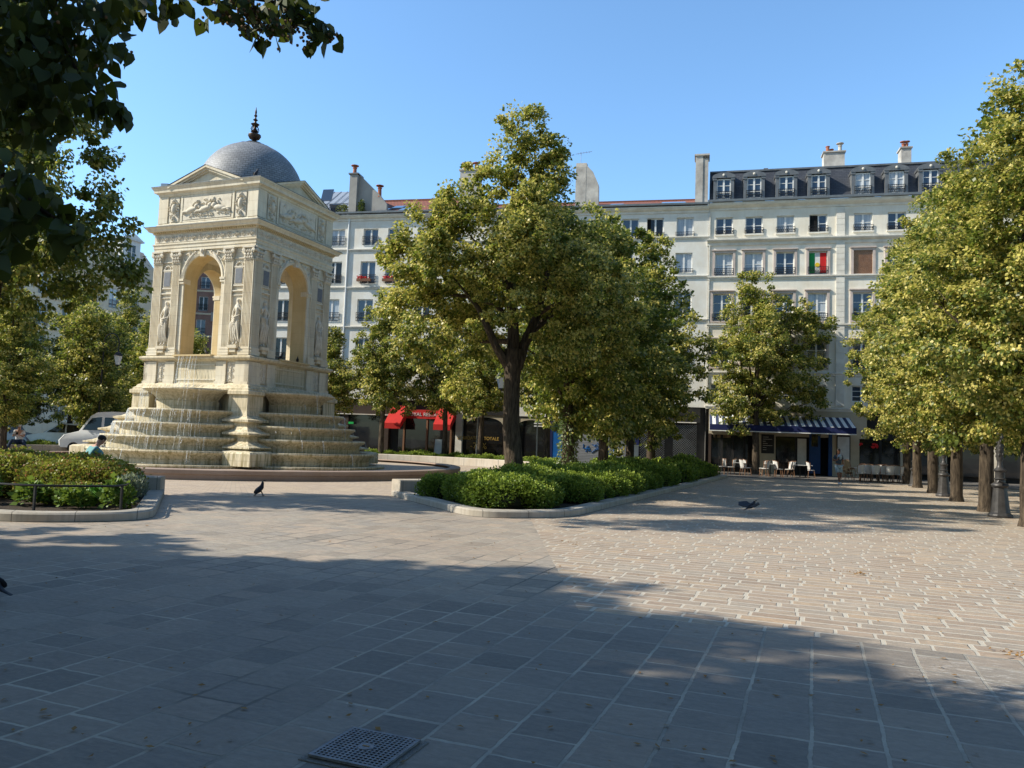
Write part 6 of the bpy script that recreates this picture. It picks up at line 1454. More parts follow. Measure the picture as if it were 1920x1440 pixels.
# the side of the square behind the camera, unseen: added to block sky light
bk = empty('apartment_building', Vector((0, -26, 0)), pi+ANG*.0, 'unseen cream apartment block closing the square behind the camera, added to block sky light', 'building')
holes = [(-28+i*3.2, -26.8+i*3.2, 1.2+3.3*j, 3.4+3.3*j) for i in range(18) for j in range(5)]
m = MB(); wall_holes(m, -30, 30, 0, 18, holes); m.add([(-30, 0, 18), (30, 0, 18), (30, 9, 21), (-30, 9, 21)], [(0, 1, 2, 3)]); m.build('wall', 'hauss', bk); m = MB(); m.add([(-30, .3, 0), (30, .3, 0), (30, .3, 18), (-30, .3, 18)], [(0, 1, 2, 3)]); m.build('inner_wall', 'shop_black', bk)

# ================================================================== STREET FURNITURE
def street_lamp(pos, label, h=4.6):
    t = empty('street_lamp', pos, 0, label, 'street lamp', 'cast iron street lamps along the right side')
    m = MB(); m.lathe([(.30, 0), (.31, .05), (.29, .09), (.245, .13), (.235, .18), (.17, .74), (.165, .8)], 16, star=.045); m.build('base', 'lamp_iron', t, smooth=False)
    m = MB(); m.lathe([(.15, .78), (.2, .82), (.215, .86), (.2, .9), (.13, .94), (.12, 1.0), (.15, 1.03), (.12, 1.06), (.115, 1.2), (.13, 1.23), (.16, 1.26), (.14, 1.29), (.09, 1.33), (.07, 1.4), (.065, 1.5)], 18); m.build('collar', 'lamp_iron', t, smooth=True)
    m = MB(); m.lathe([(.065, 1.5), (.085, 1.56), (.08, 2.2), (.06, 2.3), (.055, 2.34), (.05, 3.6), (.07, 3.64), (.05, 3.7), (.045, h-.7)], 12)
    for i in range(26): a = i*1.3; z = 1.6+i*.024; m.ell((.082*cos(a), .082*sin(a), z), (.03, .03, .045), 6, 4)
    m.build('pole', 'lamp_iron', t, smooth=True)
    m = MB(); m.lathe([(.12, h-.72), (.2, h-.25)], 6); m.build('lantern_glass', 'lantern_glass', t)
    m = MB(); m.lathe([(.04, h-.76), (.13, h-.74), (.13, h-.71)], 6); m.lathe([(.23, h-.25), (.22, h-.22), (.12, h-.05), (.05, h), (.03, h+.1), (.01, h+.14)], 6); m.build('lantern_cap', 'lamp_iron', t)
    return t
SL = [street_lamp(L2W(28.3, -3.05), 'nearest cast iron street lamp with fluted cone base, right edge'), street_lamp(L2W(28.4, 7.45), 'second cast iron street lamp, between the third and fourth right-hand trunks'), street_lamp(L2W(28.4, 17.0), 'farthest cast iron street lamp, small, beside the white cafe chairs')]
m = MB()
for a in (0,): m.tube([(-.02, -.2, .93), (-.2, -.24, .98), (-.22, -.24, .93)], .03, 6)
m.build('side_tap', 'lamp_iron', SL[0])
def crook_lamp(pos, label, h, reach, ang, group):
    t = empty('crook_lamp', pos, ang, label, 'street lamp', group)
    m = MB(); m.lathe([(.2, 0), (.2, .1), (.14, .2), (.12, .9), (.15, .95), (.08, 1.05), (.055, 1.2), (.045, h-.6)], 12); m.build('pole', 'iron', t, smooth=True)
    m = MB(); pts = [(0, 0, h-.6)]+[(reach/2-reach/2*cos(pi*i/12), 0, h-.6+reach*.62*sin(pi*i/12)) for i in range(13)]+[(reach, 0, h-1.0)]; m.tube(pts, .03, 6)
    sp = [(reach*.5+(.05+.035*i*.35)*cos(i*.6)*1.6, 0, h-.62+(.05+.035*i*.35)*sin(i*.6)*1.6) for i in range(22)]; m.tube(sp, .014, 5); m.build('crook', 'iron', t, smooth=True)
    m = MB(); T = Matrix.Translation((reach, 0, 0)); m.lathe([(.12, h-1.85), (.24, h-1.35)], 6, T=T); m.build('lantern_glass', 'lantern_glass', t)
    m = MB(); m.lathe([(.02, h-1.98), (.05, h-1.9), (.13, h-1.88), (.13, h-1.84)], 6, T=T); m.lathe([(.28, h-1.35), (.26, h-1.32), (.14, h-1.15), (.06, h-1.1), (.04, h-.98)], 6, T=T); m.build('lantern_cap', 'iron', t)
p = at(180, 850, 44.); crook_lamp(Vector((p.x, p.y, 0)), 'tall dark crook-necked street lamp left of the fountain before the vans', at(190, 632, 44.).z+.3, .85, 0, 'crook-necked lamps')
p = at(958, 850, 36.); crook_lamp(Vector((p.x, p.y, 0)), 'crook-necked street lamp whose lantern shows beside the tallest tree trunk', at(938, 700, 36.).z+1.15, .55, pi, 'crook-necked lamps')
def sign_post(u, Y, h, label):
    p = at(u, 850, Y); t = empty('sign_post', Vector((p.x, p.y, 0)), FB.a, label, 'post'); m = MB(); m.tube([(0, 0, 0), (0, 0, h)], .045, 8); m.build('pole', 'steel', t); return t
s1 = sign_post(893, 53., 3.2, 'thin grey metal post before the clearance sale shop'); s2 = sign_post(1006, 53., 3.3, 'grey metal post with a small flat plate before the arched window')
m = MB(); m.box(-.12, .12, -.07, -.05, 2.9, 3.3); m.build('plate', 'steel', s2)
# menu easel
p = at(945, 843, 54.); t = empty('menu_easel', Vector((p.x, p.y, .02)), FB.a, 'small white menu easel on the pavement right of the red restaurant', 'easel'); t.location = FB.W(gB(836)+.2, -2.4, .02)
m = MB(); T = Matrix.Rotation(radians(-8), 4, 'X'); m.box(-.35, .35, 0, .03, .1, 1.5, T=T); m.build('board', 'cardboard', t); m = MB(); m.box(-.38, -.34, -.02, .05, 0, 1.55, T=T); m.box(.34, .38, -.02, .05, 0, 1.55, T=T); m.build('frame', 'wood', t)
# barrier / bench block near the pink-capped passer-by
t = empty('bollard_panel', FB.W(gB(1198), -5.5, .02), FB.a, 'pale stone post standing on the pavement behind the right bed', 'bollard'); m = MB(); m.box(-.22, .22, -.15, .15, 0, 1.5); m.build('post', 'trim', t, bevel=.03); m = MB(); m.box(-.25, .25, -.18, .18, 1.5, 1.58); m.build('cap', 'trim', t, bevel=.02)
# bins behind the lamps
t = empty('wheeled_bin', L2W(38.0, 10.5, 0), ANG, 'dark green wheeled bin seen between the trunks at the right', 'bin'); m = MB(); m.squares([(.3, .1), (.38, 1.05)]); m.build('body', simple('bin_green', (.01, .09, .04), None, 4, .5, 0), t, bevel=.03); m = MB(); m.box(-.4, .4, -.42, .4, 1.05, 1.13); m.build('lid', 'shop_black', t, bevel=.02)
# stone benches among the right trees
for i, (x, y) in enumerate(((31.5, -1.5), (31.2, 4.0), (32.2, 10.0))):
    t = empty('stone_bench', L2W(x, y), ANG, 'low stone bench behind the right-hand trunks', 'bench', 'stone benches behind the right-hand trunks'); m = MB(); m.box(-.3, .3, -1.0, 1.0, .36, .46); m.build('seat', 'curb', t, bevel=.015); 
    for s in (-.7, .7): m = MB(); m.box(-.22, .22, s-.1, s+.1, 0, .36); m.build('support', 'curb', t)
# drain cover
c = (G(575, 1425)+G(790, 1393))/2; g0 = G(667, 1369); 
gc = Vector((-1.0, 3.72, 0)); a_, b_ = -2.1, 3.56
dc = empty('drain_cover', E2*-2.11+E1*3.57, ANG, 'square cast iron drain cover with raised grid in the foreground paving', 'drain cover'); dc.scale = (.7, .7, 1)
m = MB(); m.box(-.34, .34, -.34, .34, .0, .006); m.build('mortar_bed', simple('gravelly_mortar', (.36, .35, .32), (.2, .19, .18), 60, .95, 1., .01, detail=8), dc)
m = MB(); m.box(-.285, .285, -.285, .285, .004, .012); pl = m.build('plate', simple('recess_iron', (.07, .073, .08), None, 20, .7, .2), dc)
m = MB(); n = 15; 
for i in range(n+1):
    x = -.28+.56*i/n; w_ = .0065 if 0 < i < n else .014
    m.box(x-w_, x+w_, -.293, .293, .012, .024); 
o = m.build('bars', 'grate_iron', dc); m = MB()
for i in range(n+1):
    x = -.28+.56*i/n; w_ = .0065 if 0 < i < n else .014; m.box(-.2935, .2935, x-w_, x+w_, .0125, .0245)
m.build('bars', 'grate_iron', dc)
m = MB(); m.lathe([(.06, .012), (.06, .026)], 20); m.build('centre_plate', 'grate_iron', dc); m = MB(); m.box(-.028, .028, -.009, .009, .0262, .0275); m.build('key_slot', 'litter', dc)
# fallen leaves and seed scraps
m = MB(); fr = random.Random(12)
for i in range(420):
    u = fr.uniform(0, 1920); v = fr.choice((fr.uniform(930, 1440), fr.uniform(950, 1100))); p = G(u, v, .006); s = fr.uniform(.012, .03); a = fr.uniform(0, 6.28)
    q = [Vector((cos(a+k*pi/2)*s*(1 if k % 2 else .5), sin(a+k*pi/2)*s*(1 if k % 2 else .5), fr.uniform(0, .012))) for k in range(4)]; m.add([p+x for x in q], [(0, 1, 2, 3)])
for (cu, cv, n_, sp) in ((1606, 1076, 26, .07), (1905, 1228, 30, .08), (1075, 1020, 14, .1)):
    c = G(cu, cv, .01)
    for i in range(n_): p = c+Vector((fr.gauss(0, sp), fr.gauss(0, sp), fr.uniform(0, .02))); s = fr.uniform(.01, .03); a = fr.uniform(0, 6.28); m.add([p+Vector((cos(a+k*pi/2)*s, sin(a+k*pi/2)*s*.5, fr.uniform(0, .02))) for k in range(4)], [(0, 1, 2, 3)])
tag(m.build('fallen_leaves', 'litter'), 'scattered dry leaves and scraps on the paving', 'fallen leaves', kind='stuff')

# ------------------------------------------------------------------ terrace furniture
def chair_proto():
    t = empty('cafe_chair', (0, 0, 0)); m = MB(); m.lathe([(.19, .43), (.21, .45), (.21, .47), (.17, .475)], 14); m.build('seat', 'wicker', t, smooth=True)
    m = MB(); vs = []; n = 8
    for j, z in enumerate((.5, .62, .76, .88)):
        for i in range(n+1): a = pi*(.12+.76*i/n); r = .205+.03*j/3; zz = z+(.05*sin(pi*i/n) if j == 3 else 0); vs.append((r*cos(a), r*sin(a)+.02*j, zz))
    m.add(vs, [(j*(n+1)+i, j*(n+1)+i+1, (j+1)*(n+1)+i+1, (j+1)*(n+1)+i) for j in range(3) for i in range(n)]); n0 = len(m.v); vs2 = [(x*.93, y*.93, z) for x, y, z in vs]; m.add(vs2, [(j*(n+1)+i, (j+1)*(n+1)+i, (j+1)*(n+1)+i+1, j*(n+1)+i+1) for j in range(3) for i in range(n)]); m.build('backrest', 'wicker', t, smooth=True)
    for sx in (-1, 1):
        for sy in (-1, 1): m = MB(); m.tube([(sx*.15, sy*.15, .44), (sx*.2, sy*.2, 0)], .016, 6); m.build('leg', 'rattan', t)
    m = MB(); m.tube([(.23*cos(pi*(.12+.76*i/10)), .23*sin(pi*(.12+.76*i/10))+.06, .9+.05*sin(pi*i/10)) for i in range(11)], .016, 6); m.tube([(.2, .08, .9), (.21, .08, .45)], .015, 6); m.tube([(-.2, .08, .9), (-.21, .08, .45)], .015, 6); m.build('back_frame', 'rattan', t); return t
def table_proto(mat='tabletop'):
    t = empty('cafe_table', (0, 0, 0)); m = MB(); m.box(-.35, .35, -.32, .32, .715, .74); m.build('tabletop', mat, t, bevel=.008); m = MB(); m.lathe([(.03, .04), (.03, .715)], 10); m.build('pedestal', 'iron', t); m = MB(); m.box(-.26, .26, -.03, .03, 0, .04); m.box(-.03, .03, -.26, .26, .0, .041); m.build('foot', 'iron', t); return t
cp, tp, tp2 = chair_proto(), table_proto(), table_proto('table_wood'); first = {'c': True, 't': True, 'w': True}
def place(kind, u, dy, rz, label, group, z=.02):
    src = {'c': cp, 't': tp, 'w': tp2}[kind]; o = src if first[kind] else copy_tree(src); first[kind] = False
    x = FCc.px(u, 880, dy)[0]; o.location = FCc.W(x, dy, z); o.rotation_euler = (0, 0, FCc.a+rz); tag(o, label, 'chair' if kind == 'c' else 'table', group); return o
for g, (tu, cs) in enumerate(((1387, ((1371, -pi/2, 0), (1402, pi/2, 0), (1395, pi/2+.3, -.7))), (1444, ((1430, -pi/2, 0), (1435, -pi/2-.2, -.7), (1458, pi/2, 0), (1461, pi/2, -.6))), (1500, ((1478, -pi/2+.2, -.3), (1483, -pi/2, .4), (1521, pi/2, -.2))))):
    nm = ('before the first cafe window', 'before the cream pier and menu board', 'left of the blue door')[g]
    place('t', tu, -5.4, 0, 'pale cafe table %s' % nm, None); 
    if g == 2: place('t', tu+10, -5.2, .1, 'second pale cafe table pushed up beside the one left of the blue door', None)
    for (cu, rz, dd) in cs: place('c', cu, -5.4+dd, rz, 'white woven cafe chair at the table %s' % nm, 'white cafe chairs %s' % nm)
for i, u in enumerate((1352, 1364)): place('c', u, -5.2, pi/2 if i else -pi/2, 'white woven cafe chair left of the first table, behind the shrubs', 'cafe chairs half hidden behind the shrubs')
for i, u in enumerate((1612, 1626, 1641, 1655, 1668, 1681, 1692)):
    place('c', u, -7.9+(i % 2)*.5, (pi if i % 3 else pi+.5), 'white woven cafe chair in the crowded terrace right of the walking man', 'white cafe chairs on the right-hand terrace')
for i, u in enumerate((1620, 1635, 1651, 1664, 1678)): place('c', u, -6.4, (i % 2)*.4, 'white woven cafe chair in the back row of the right-hand terrace', 'back row chairs on the right-hand terrace')
for i, (u, k) in enumerate(((1614, 't'), (1632, 't'), (1648, 'w'), (1663, 't'), (1686, 'w'))): place(k, u, -7.1, 0, ('small pale' if k == 't' else 'tan topped')+' cafe table in the middle of the right-hand terrace', '%s tables on the right-hand terrace' % ('pale' if k == 't' else 'tan'))
for i, (u, dd) in enumerate(((1592, 0), (1588, .15), (1596, -.1))):
    o = copy_tree(cp); tag(o, 'stacked rattan cafe chair tilted beside the walking man', 'chair', 'tilted stack of rattan chairs'); x = FCc.px(u, 880, -7.2)[0]; o.location = FCc.W(x, -7.2+dd, .02+.12*i); o.rotation_euler = (.0, .28, FCc.a+pi/2+.2*i)
    for c in kids(o):
        if c.name.startswith(('seat', 'backrest')): c.data = c.data.copy(); c.data.materials[0] = M['table_wood']

# ------------------------------------------------------------------ vehicles
def vehicle(pos, rz, prof, width, mat, wheels, wins_, label, cat, kind, extra=None):
    """prof: side outline (x forward, z); width; wheels x positions"""
    t = empty(kind, pos, rz, label, cat); n = len(prof); hw = width/2; m = MB(); vs = []
    for s, k in ((-1, 1.), (-1, .0)): pass
    # rounded shoulders: three slices per side
    sl = [(-hw, .97), (-hw+.09, 1.0), (hw-.09, 1.0), (hw, .97)]; zc_ = .75
    for y, sc_ in sl:
        for (x, z) in prof:
            ins = (.12 if abs(y) == hw else 0)*max(0, (z-.9)); vs.append((x*(sc_ if abs(y) == hw else 1), y*(1-ins*.6/hw*1.), z if abs(y) != hw else zc_+(z-zc_)*.985))
    fs = [tuple(range(n)), tuple(range(4*n-1, 3*n-1, -1))]
    for j in range(3):
        for i in range(n): fs.append((j*n+i, (j+1)*n+i, (j+1)*n+(i+1) % n, j*n+(i+1) % n))
    m.add(vs, fs); m.build('body', mat, t, smooth=True)
    for x in wheels:
        for s in (-1, 1):
            T = Matrix.Translation((x, s*(hw-.1), .33)) @ Matrix.Rotation(pi/2, 4, 'X'); w = MB(); w.lathe([(.2, -.11), (.32, -.11), (.34, -.07), (.34, .07), (.32, .11), (.2, .11)], 20, T=T); wo = w.build('wheel', 'tyre', t); w = MB(); w.lathe([(.2, -.118), (.2, .118)], 16, T=T); w.build('rim', 'steel', wo)
    for nm, poly, y in wins_:
        for s in ((-1, 1) if y is None else (y,)):
            yy = s*(hw+.004); k = len(poly); w = MB(); w.add([(x, yy*(1-.12*.6/hw*max(0, z-.9))+s*.006, z) for x, z in poly], [tuple(range(k))]); w.build(nm, 'glass_dark', t)
    if extra:
        for nm, mt, pts in extra: w = MB(); w.add(pts, [tuple(range(len(pts)))]); w.build(nm, mt, t)
    return t
van = [(2.55, .35), (2.6, .75), (2.35, 1.05), (1.55, 1.28), (.95, 2.15), (.6, 2.36), (-.2, 2.42), (-2.5, 2.4), (-2.62, 2.2), (-2.68, .8), (-2.65, .35)]
p = at(210, 830, 44.6)
vehicle(Vector((p.x+.1, p.y, 0)), pi+.08, van, 1.95, 'white', (1.75, -1.65), [('side_window', [(1.35, 1.35), (.9, 2.02), (.35, 2.1), (.35, 1.35)], None), ('load_window', [(.2, 1.35), (.2, 2.08), (-.3, 2.08), (-.3, 1.35)], None)],
        'white high-roofed van parked left of the fountain, facing left', 'van', 'white_van', [('windscreen', 'glass_dark', [(1.56, -.8, 1.33), (1.56, .8, 1.33), (.99, .75, 2.12), (.99, -.75, 2.12)]), ('headlight', 'lantern_glass', [(2.56, .6, .8), (2.56, .9, .8), (2.4, .9, 1.02), (2.4, .6, 1.02)])])
car = [(2.1, .3), (2.15, .65), (1.9, .85), (1.05, .98), (.3, 1.42), (-.1, 1.5), (-1.1, 1.5), (-1.85, 1.05), (-2.1, .95), (-2.15, .3)]
p = at(120, 835, 46.)
vehicle(Vector((p.x+.2, p.y, 0)), pi+.12, [(x, z*1.12) for x, z in car], 1.75, 'silver', (1.35, -1.3), [('side_window', [(.85, 1.14), (.25, 1.55), (-.15, 1.6), (-.15, 1.14)], None), ('rear_window', [(-.25, 1.14), (-.25, 1.6), (-1.05, 1.58), (-1.5, 1.14)], None)],
        'silver car parked nose left behind the white van', 'car', 'parked_car', [('windscreen', 'glass_dark', [(1.08, -.72, 1.12), (1.08, .72, 1.12), (.33, .62, 1.585), (.33, -.62, 1.585)])])
p = at(12, 830, 45.5)
v3 = vehicle(Vector((p.x-1.0, p.y, 0)), .1, [(x, z*.86) for x, z in van], 1.9, 'grey_car', (1.75, -1.65), [('side_window', [(1.35, 1.15), (.9, 1.75), (.35, 1.8), (.35, 1.15)], None)], 'pale grey delivery van with lettering on its side at the far left edge', 'van', 'delivery_van')
inst('lettering', text_mesh('CAM', .5, 'navy_cloth'), v3, (1.1, -.99, 1.15))
t = empty('low_barrier', L2W(-21.5, -1.5, 0), ANG+pi/2, 'dark granite barrier wall before the parked vehicles on the far left', 'wall'); m = MB(); m.box(-9, 8, -.15, .15, 0, .75); m.build('slab', 'dark_granite', t, bevel=.02); m = MB(); m.box(-9.05, 8.05, -.19, .19, .75, .8); m.build('coping', 'dark_granite', t)

# ================================================================== PEOPLE
def person_mesh(J, mat, E, sub=2): return skin_mesh('person', J, E, mat=mat, sub=sub)
def human(name, pos, rz, pose, mats, label, s=1.):
    """pose: dict joint->(x,y,z), facing -y. one skinned body, clothing as slightly larger skinned shells, hair cap, face"""
    K = pose; order = list(K); idx = {k: i for i, k in enumerate(order)}
    R = dict(pelvis=(.145, .105), waist=(.125, .09), chest=(.155, .105), neck=.05, head0=.062, head=(.078, .095), crown=(.06, .07), shL=.055, elL=.042, wrL=.027, shR=.055, elR=.042, wrR=.027, hiL=.088, knL=.055, anL=.037, toeL=(.035, .028), hiR=.088, knR=.055, anR=.037, toeR=(.035, .028), haL=(.03, .017), haR=(.03, .017))
    E = [('pelvis', 'waist'), ('waist', 'chest'), ('chest', 'neck'), ('neck', 'head0'), ('head0', 'head'), ('head', 'crown'), ('chest', 'shL'), ('shL', 'elL'), ('elL', 'wrL'), ('wrL', 'haL'), ('chest', 'shR'), ('shR', 'elR'), ('elR', 'wrR'), ('wrR', 'haR'),
         ('pelvis', 'hiL'), ('hiL', 'knL'), ('knL', 'anL'), ('anL', 'toeL'), ('pelvis', 'hiR'), ('hiR', 'knR'), ('knR', 'anR'), ('anR', 'toeR')]
    me = skin_mesh('person', [(K[k], R[k]) for k in order], [(idx[a], idx[b]) for a, b in E], mat=mats['skin'], root=idx['pelvis'])
    # fingers, nose and ears joined into the body mesh
    bm = bmesh.new(); bm.from_mesh(me); mb = MB()
    for sd in ('L', 'R'):
        w = Vector(K['wr'+sd]); h = Vector(K['ha'+sd]); d = (h-w).normalized(); side = d.cross(Vector((0, 1, 0))); side = side.normalized() if side.length > .1 else Vector((1, 0, 0)); cu = d.cross(side)
        for q in range(4): b = h+side*(q-1.5)*.018+d*.005; L_ = (.07, .08, .075, .06)[q]; mb.tube([b, b+d*L_*.5+cu*.006, b+d*L_*.8+cu*.03], [.0085, .008, .006], 6)
        b = w.lerp(h, .45)+side*.03; mb.tube([b, b+side*.025+d*.03, b+side*.028+d*.06+cu*.01], [.01, .009, .007], 6)
    hd = Vector(K['head']); up = (Vector(K['crown'])-Vector(K['head0'])).normalized(); fw = Vector(pose.get('_face', (0, -1, 0)))
    tmp = me_tmp = mb.mesh('tmp', mats['skin'], True); bm.from_mesh(tmp); bm.to_mesh(me); bm.free(); bpy.data.meshes.remove(tmp)
    me.polygons.foreach_set('use_smooth', [True]*len(me.polygons))
    o = bpy.data.objects.new(name, me); COL.objects.link(o); o.location = pos; o.rotation_euler = (0, 0, rz); o.scale = (s, s, s); tag(o, label, 'person'); return o, idx, R
def cloth(parent, K, keys, E, R, mat, name, grow=1.18):
    order = keys; idx = {k: i for i, k in enumerate(order)}
    def g(r): return tuple(x*grow for x in r) if isinstance(r, tuple) else r*grow
    me = skin_mesh(name, [(K[k], g(R[k])) for k in order], [(idx[a], idx[b]) for a, b in E], mat=mat); o = inst(name, me, parent); return o
def between(K, a, b, t): return tuple(Vector(K[a]).lerp(Vector(K[b]), t))
def face(parent, K, fw, hair_mat='hair', cap=None, z=0.):
    hd = Vector(K['head']); fw = Vector(fw).normalized(); up = (Vector(K['crown'])-Vector(K['head0'])).normalized(); side = fw.cross(up).normalized()
    def blob(name, c, r, mat): m = MB(); m.ell((0, 0, 0), r, 12, 8); o = m.build(name, mat, parent, smooth=True); o.matrix_local = Matrix.Translation(c) @ Matrix((( side.x, -fw.x, up.x, 0), (side.y, -fw.y, up.y, 0), (side.z, -fw.z, up.z, 0), (0, 0, 0, 1))); return o
    blob('nose', hd+fw*.098-up*.012, (.012, .018, .02), parent.data.materials[0].name and parent.data.materials[0])
    for s in (-1, 1): blob('eye', hd+fw*.088+side*s*.03+up*.012, (.011, .006, .006), M['hair']); blob('ear', hd+side*s*.078, (.01, .02, .03), parent.data.materials[0])
    blob('mouth', hd+fw*.09-up*.05, (.022, .006, .005), simple('lips', (.3, .1, .08), None, 5, .5, 0) if 'lips' not in M else M['lips'])
    if cap: blob('cap', hd+up*.055-fw*.0, (.097, .11, .08), M[cap]); blob('cap_brim', hd+up*.045+fw*.115, (.07, .065, .01), M[cap])
    else: blob('hair', hd+up*.042-fw*.022, (.088, .098, .078), M[hair_mat])
M['lips'] = simple('lip_tone', (.3, .1, .08), None, 5, .5, 0)
# walking man
K = dict(pelvis=(0, 0, .96), waist=(0, 0, 1.1), chest=(0, 0, 1.33), neck=(0, -.01, 1.5), head0=(0, -.02, 1.56), head=(0, -.03, 1.66), crown=(0, -.03, 1.73), shL=(.18, 0, 1.42), elL=(.24, .02, 1.15), wrL=(.24, -.05, .92), haL=(.24, -.08, .85), shR=(-.18, 0, 1.42), elR=(-.27, .03, 1.17), wrR=(-.21, -.2, 1.2), haR=(-.17, -.26, 1.25),
         hiL=(.09, 0, .9), knL=(.09, -.06, .5), anL=(.06, .06, .1), toeL=(.07, -.08, .03), hiR=(-.09, 0, .9), knR=(-.07, -.1, .5), anR=(-.03, -.16, .09), toeR=(-.03, -.3, .03))
ORD = list(K)
o, idx, R = human('person', G(1572, 908.5), 0.15, K, dict(skin='skin_dark'), 'man walking towards the camera in a grey-blue T-shirt and pale blue shorts')
KK = dict(K); KK['slL'] = between(K, 'shL', 'elL', .7); KK['slR'] = between(K, 'shR', 'elR', .7); R2 = dict(R); R2['slL'] = R2['slR'] = .058
cloth(o, KK, ['pelvis', 'waist', 'chest', 'shL', 'slL', 'shR', 'slR'], [('pelvis', 'waist'), ('waist', 'chest'), ('chest', 'shL'), ('shL', 'slL'), ('chest', 'shR'), ('shR', 'slR')], R2, 'navy_shirt', 'tshirt', 1.14)
m = MB(); m.ell((.0, -.1, 1.36), (.13, .06, .13), 12, 8); m.build('chest_print', 'light_blue', o, smooth=True)
KK['kL'] = between(K, 'hiL', 'knL', .85); KK['kR'] = between(K, 'hiR', 'knR', .85); R2['kL'] = R2['kR'] = .088; R2['hiL'] = R2['hiR'] = .1
cloth(o, KK, ['pelvis', 'hiL', 'kL', 'hiR', 'kR'], [('pelvis', 'hiL'), ('hiL', 'kL'), ('pelvis', 'hiR'), ('hiR', 'kR')], R2, 'light_blue', 'shorts', 1.12)
for sd, y in (('L', 0), ('R', 0)):
    a = Vector(K['an'+sd]); m = MB(); m.ell((a.x, a.y-.07, .045), (.05, .14, .05), 12, 8); m.ell((a.x, a.y, .1), (.045, .05, .05), 10, 6); m.build('shoe', 'shoe', o, smooth=True)
face(o, K, (0, -1, -.1))
m = MB(); m.box(-.2, -.14, -.31, -.295, 1.22, 1.36); m.build('phone', 'shop_black', o)
# seated man in teal seen from behind on the near seat wall
wl = None
for k in range(400):
    a = -pi/2+k*.003-.9+.9; 
best = min(((abs((960+FPX*(Vector(L2W(16.0*cos(a), 16.0*sin(a), .46))-Vector(_O.tolist())).dot(Vector(_X.tolist()))/(Vector(L2W(16.0*cos(a), 16.0*sin(a), .46))-Vector(_O.tolist())).dot(Vector(_F.tolist())))-170), a) for a in [(-pi/2-.3)+.003*i for i in range(320)]))
a = best[1]; ps = L2W(16.03*cos(a), 16.03*sin(a), 0)
# sits facing the fountain: turn so that -y points to the fountain centre
d = (FC-ps).normalized(); rz = atan2(d.x, -d.y)
KS = dict(pelvis=(0, .04, .56), waist=(0, .06, .72), chest=(.0, .0, .97), neck=(0, -.09, 1.1), head0=(0, -.13, 1.14), head=(0, -.19, 1.21), crown=(0, -.21, 1.28), shL=(.17, -.02, 1.03), elL=(.22, -.22, .76), wrL=(.14, -.42, .7), haL=(.1, -.49, .7), shR=(-.17, -.02, 1.03), elR=(-.22, -.22, .78), wrR=(-.14, -.42, .7), haR=(-.1, -.49, .7),
          hiL=(.09, 0, .55), knL=(.13, -.45, .55), anL=(.13, -.5, .1), toeL=(.14, -.64, .03), hiR=(-.09, 0, .55), knR=(-.13, -.45, .55), anR=(-.13, -.5, .1), toeR=(-.14, -.64, .03))
def seated(K, pos, rz, mats, label, shirt, trousers, cap=None, faced=(0, -1, -.5), s=1.):
    o, idx, R = human('person', pos, rz, K, mats, label, s); KK = dict(K); R2 = dict(R)
    KK['slL'] = between(K, 'shL', 'elL', .7); KK['slR'] = between(K, 'shR', 'elR', .7); R2['slL'] = R2['slR'] = .06
    cloth(o, KK, ['pelvis', 'waist', 'chest', 'shL', 'slL', 'shR', 'slR'], [('pelvis', 'waist'), ('waist', 'chest'), ('chest', 'shL'), ('shL', 'slL'), ('chest', 'shR'), ('shR', 'slR')], R2, shirt, 'tshirt', 1.3)
    KK['kL'] = between(K, 'knL', 'anL', .85); KK['kR'] = between(K, 'knR', 'anR', .85); R2['kL'] = R2['kR'] = .06; R2['hiL'] = R2['hiR'] = .1; R2['knL'] = R2['knR'] = .075
    cloth(o, KK, ['pelvis', 'hiL', 'knL', 'kL', 'hiR', 'knR', 'kR'], [('pelvis', 'hiL'), ('hiL', 'knL'), ('knL', 'kL'), ('pelvis', 'hiR'), ('hiR', 'knR'), ('knR', 'kR')], R2, trousers, 'trousers', 1.1)
    for sd in 'LR': b = Vector(K['an'+sd]); m = MB(); m.ell((b.x, b.y-.07, .045), (.05, .14, .05), 12, 8); m.build('shoe', 'shoe', o, smooth=True)
    face(o, K, faced, cap=cap); return o
o = seated(KS, ps, rz-.9, dict(skin='skin_pale'), 'dark-haired man in a teal T-shirt bent over a phone, seated beyond the near left shrubs', 'teal', 'jeans', None, (0, -1, -.7), 1.04)
m = MB(); m.box(-.05, .05, -.6, -.5, .72, .73); m.build('phone', 'shop_black', o)
# man in white cap on the far left wall
best = min(((abs((960+FPX*(L2W(15.95*cos(a), 15.95*sin(a), .46)-Vector(_O.tolist())).dot(Vector(_X.tolist()))/(L2W(15.95*cos(a), 15.95*sin(a), .46)-Vector(_O.tolist())).dot(Vector(_F.tolist())))-36), a) for a in [pi-.75+.003*i for i in range(480)]))
a = best[1]; ps = L2W(16.0*cos(a), 16.0*sin(a), .0)
KW = dict(KS); KW.update(chest=(0, .02, .98), neck=(0, -.02, 1.14), head0=(0, -.04, 1.19), head=(0, -.08, 1.28), crown=(0, -.09, 1.35), shL=(.18, .02, 1.06), shR=(-.18, .02, 1.06), elL=(.23, -.08, .8), elR=(-.23, -.08, .8), wrL=(.1, -.3, .86), haL=(.06, -.36, .88), wrR=(-.1, -.3, .86), haR=(-.06, -.36, .88),
          knL=(.3, -.42, .6), anL=(.42, -.6, .14), toeL=(.46, -.74, .05), knR=(-.22, -.42, .6), anR=(-.32, -.6, .14), toeR=(-.36, -.74, .05))
o = seated(KW, ps, .35, dict(skin='skin_pale'), 'man in a white cap, white T-shirt and jeans sitting on the far left stone wall', 'white_shirt', 'jeans', 'white_shirt', (.2, -1, -.4), 1.12)
m = MB(); m.box(-.05, .05, -.42, -.41, .88, 1.0); m.build('phone', 'shop_black', o)
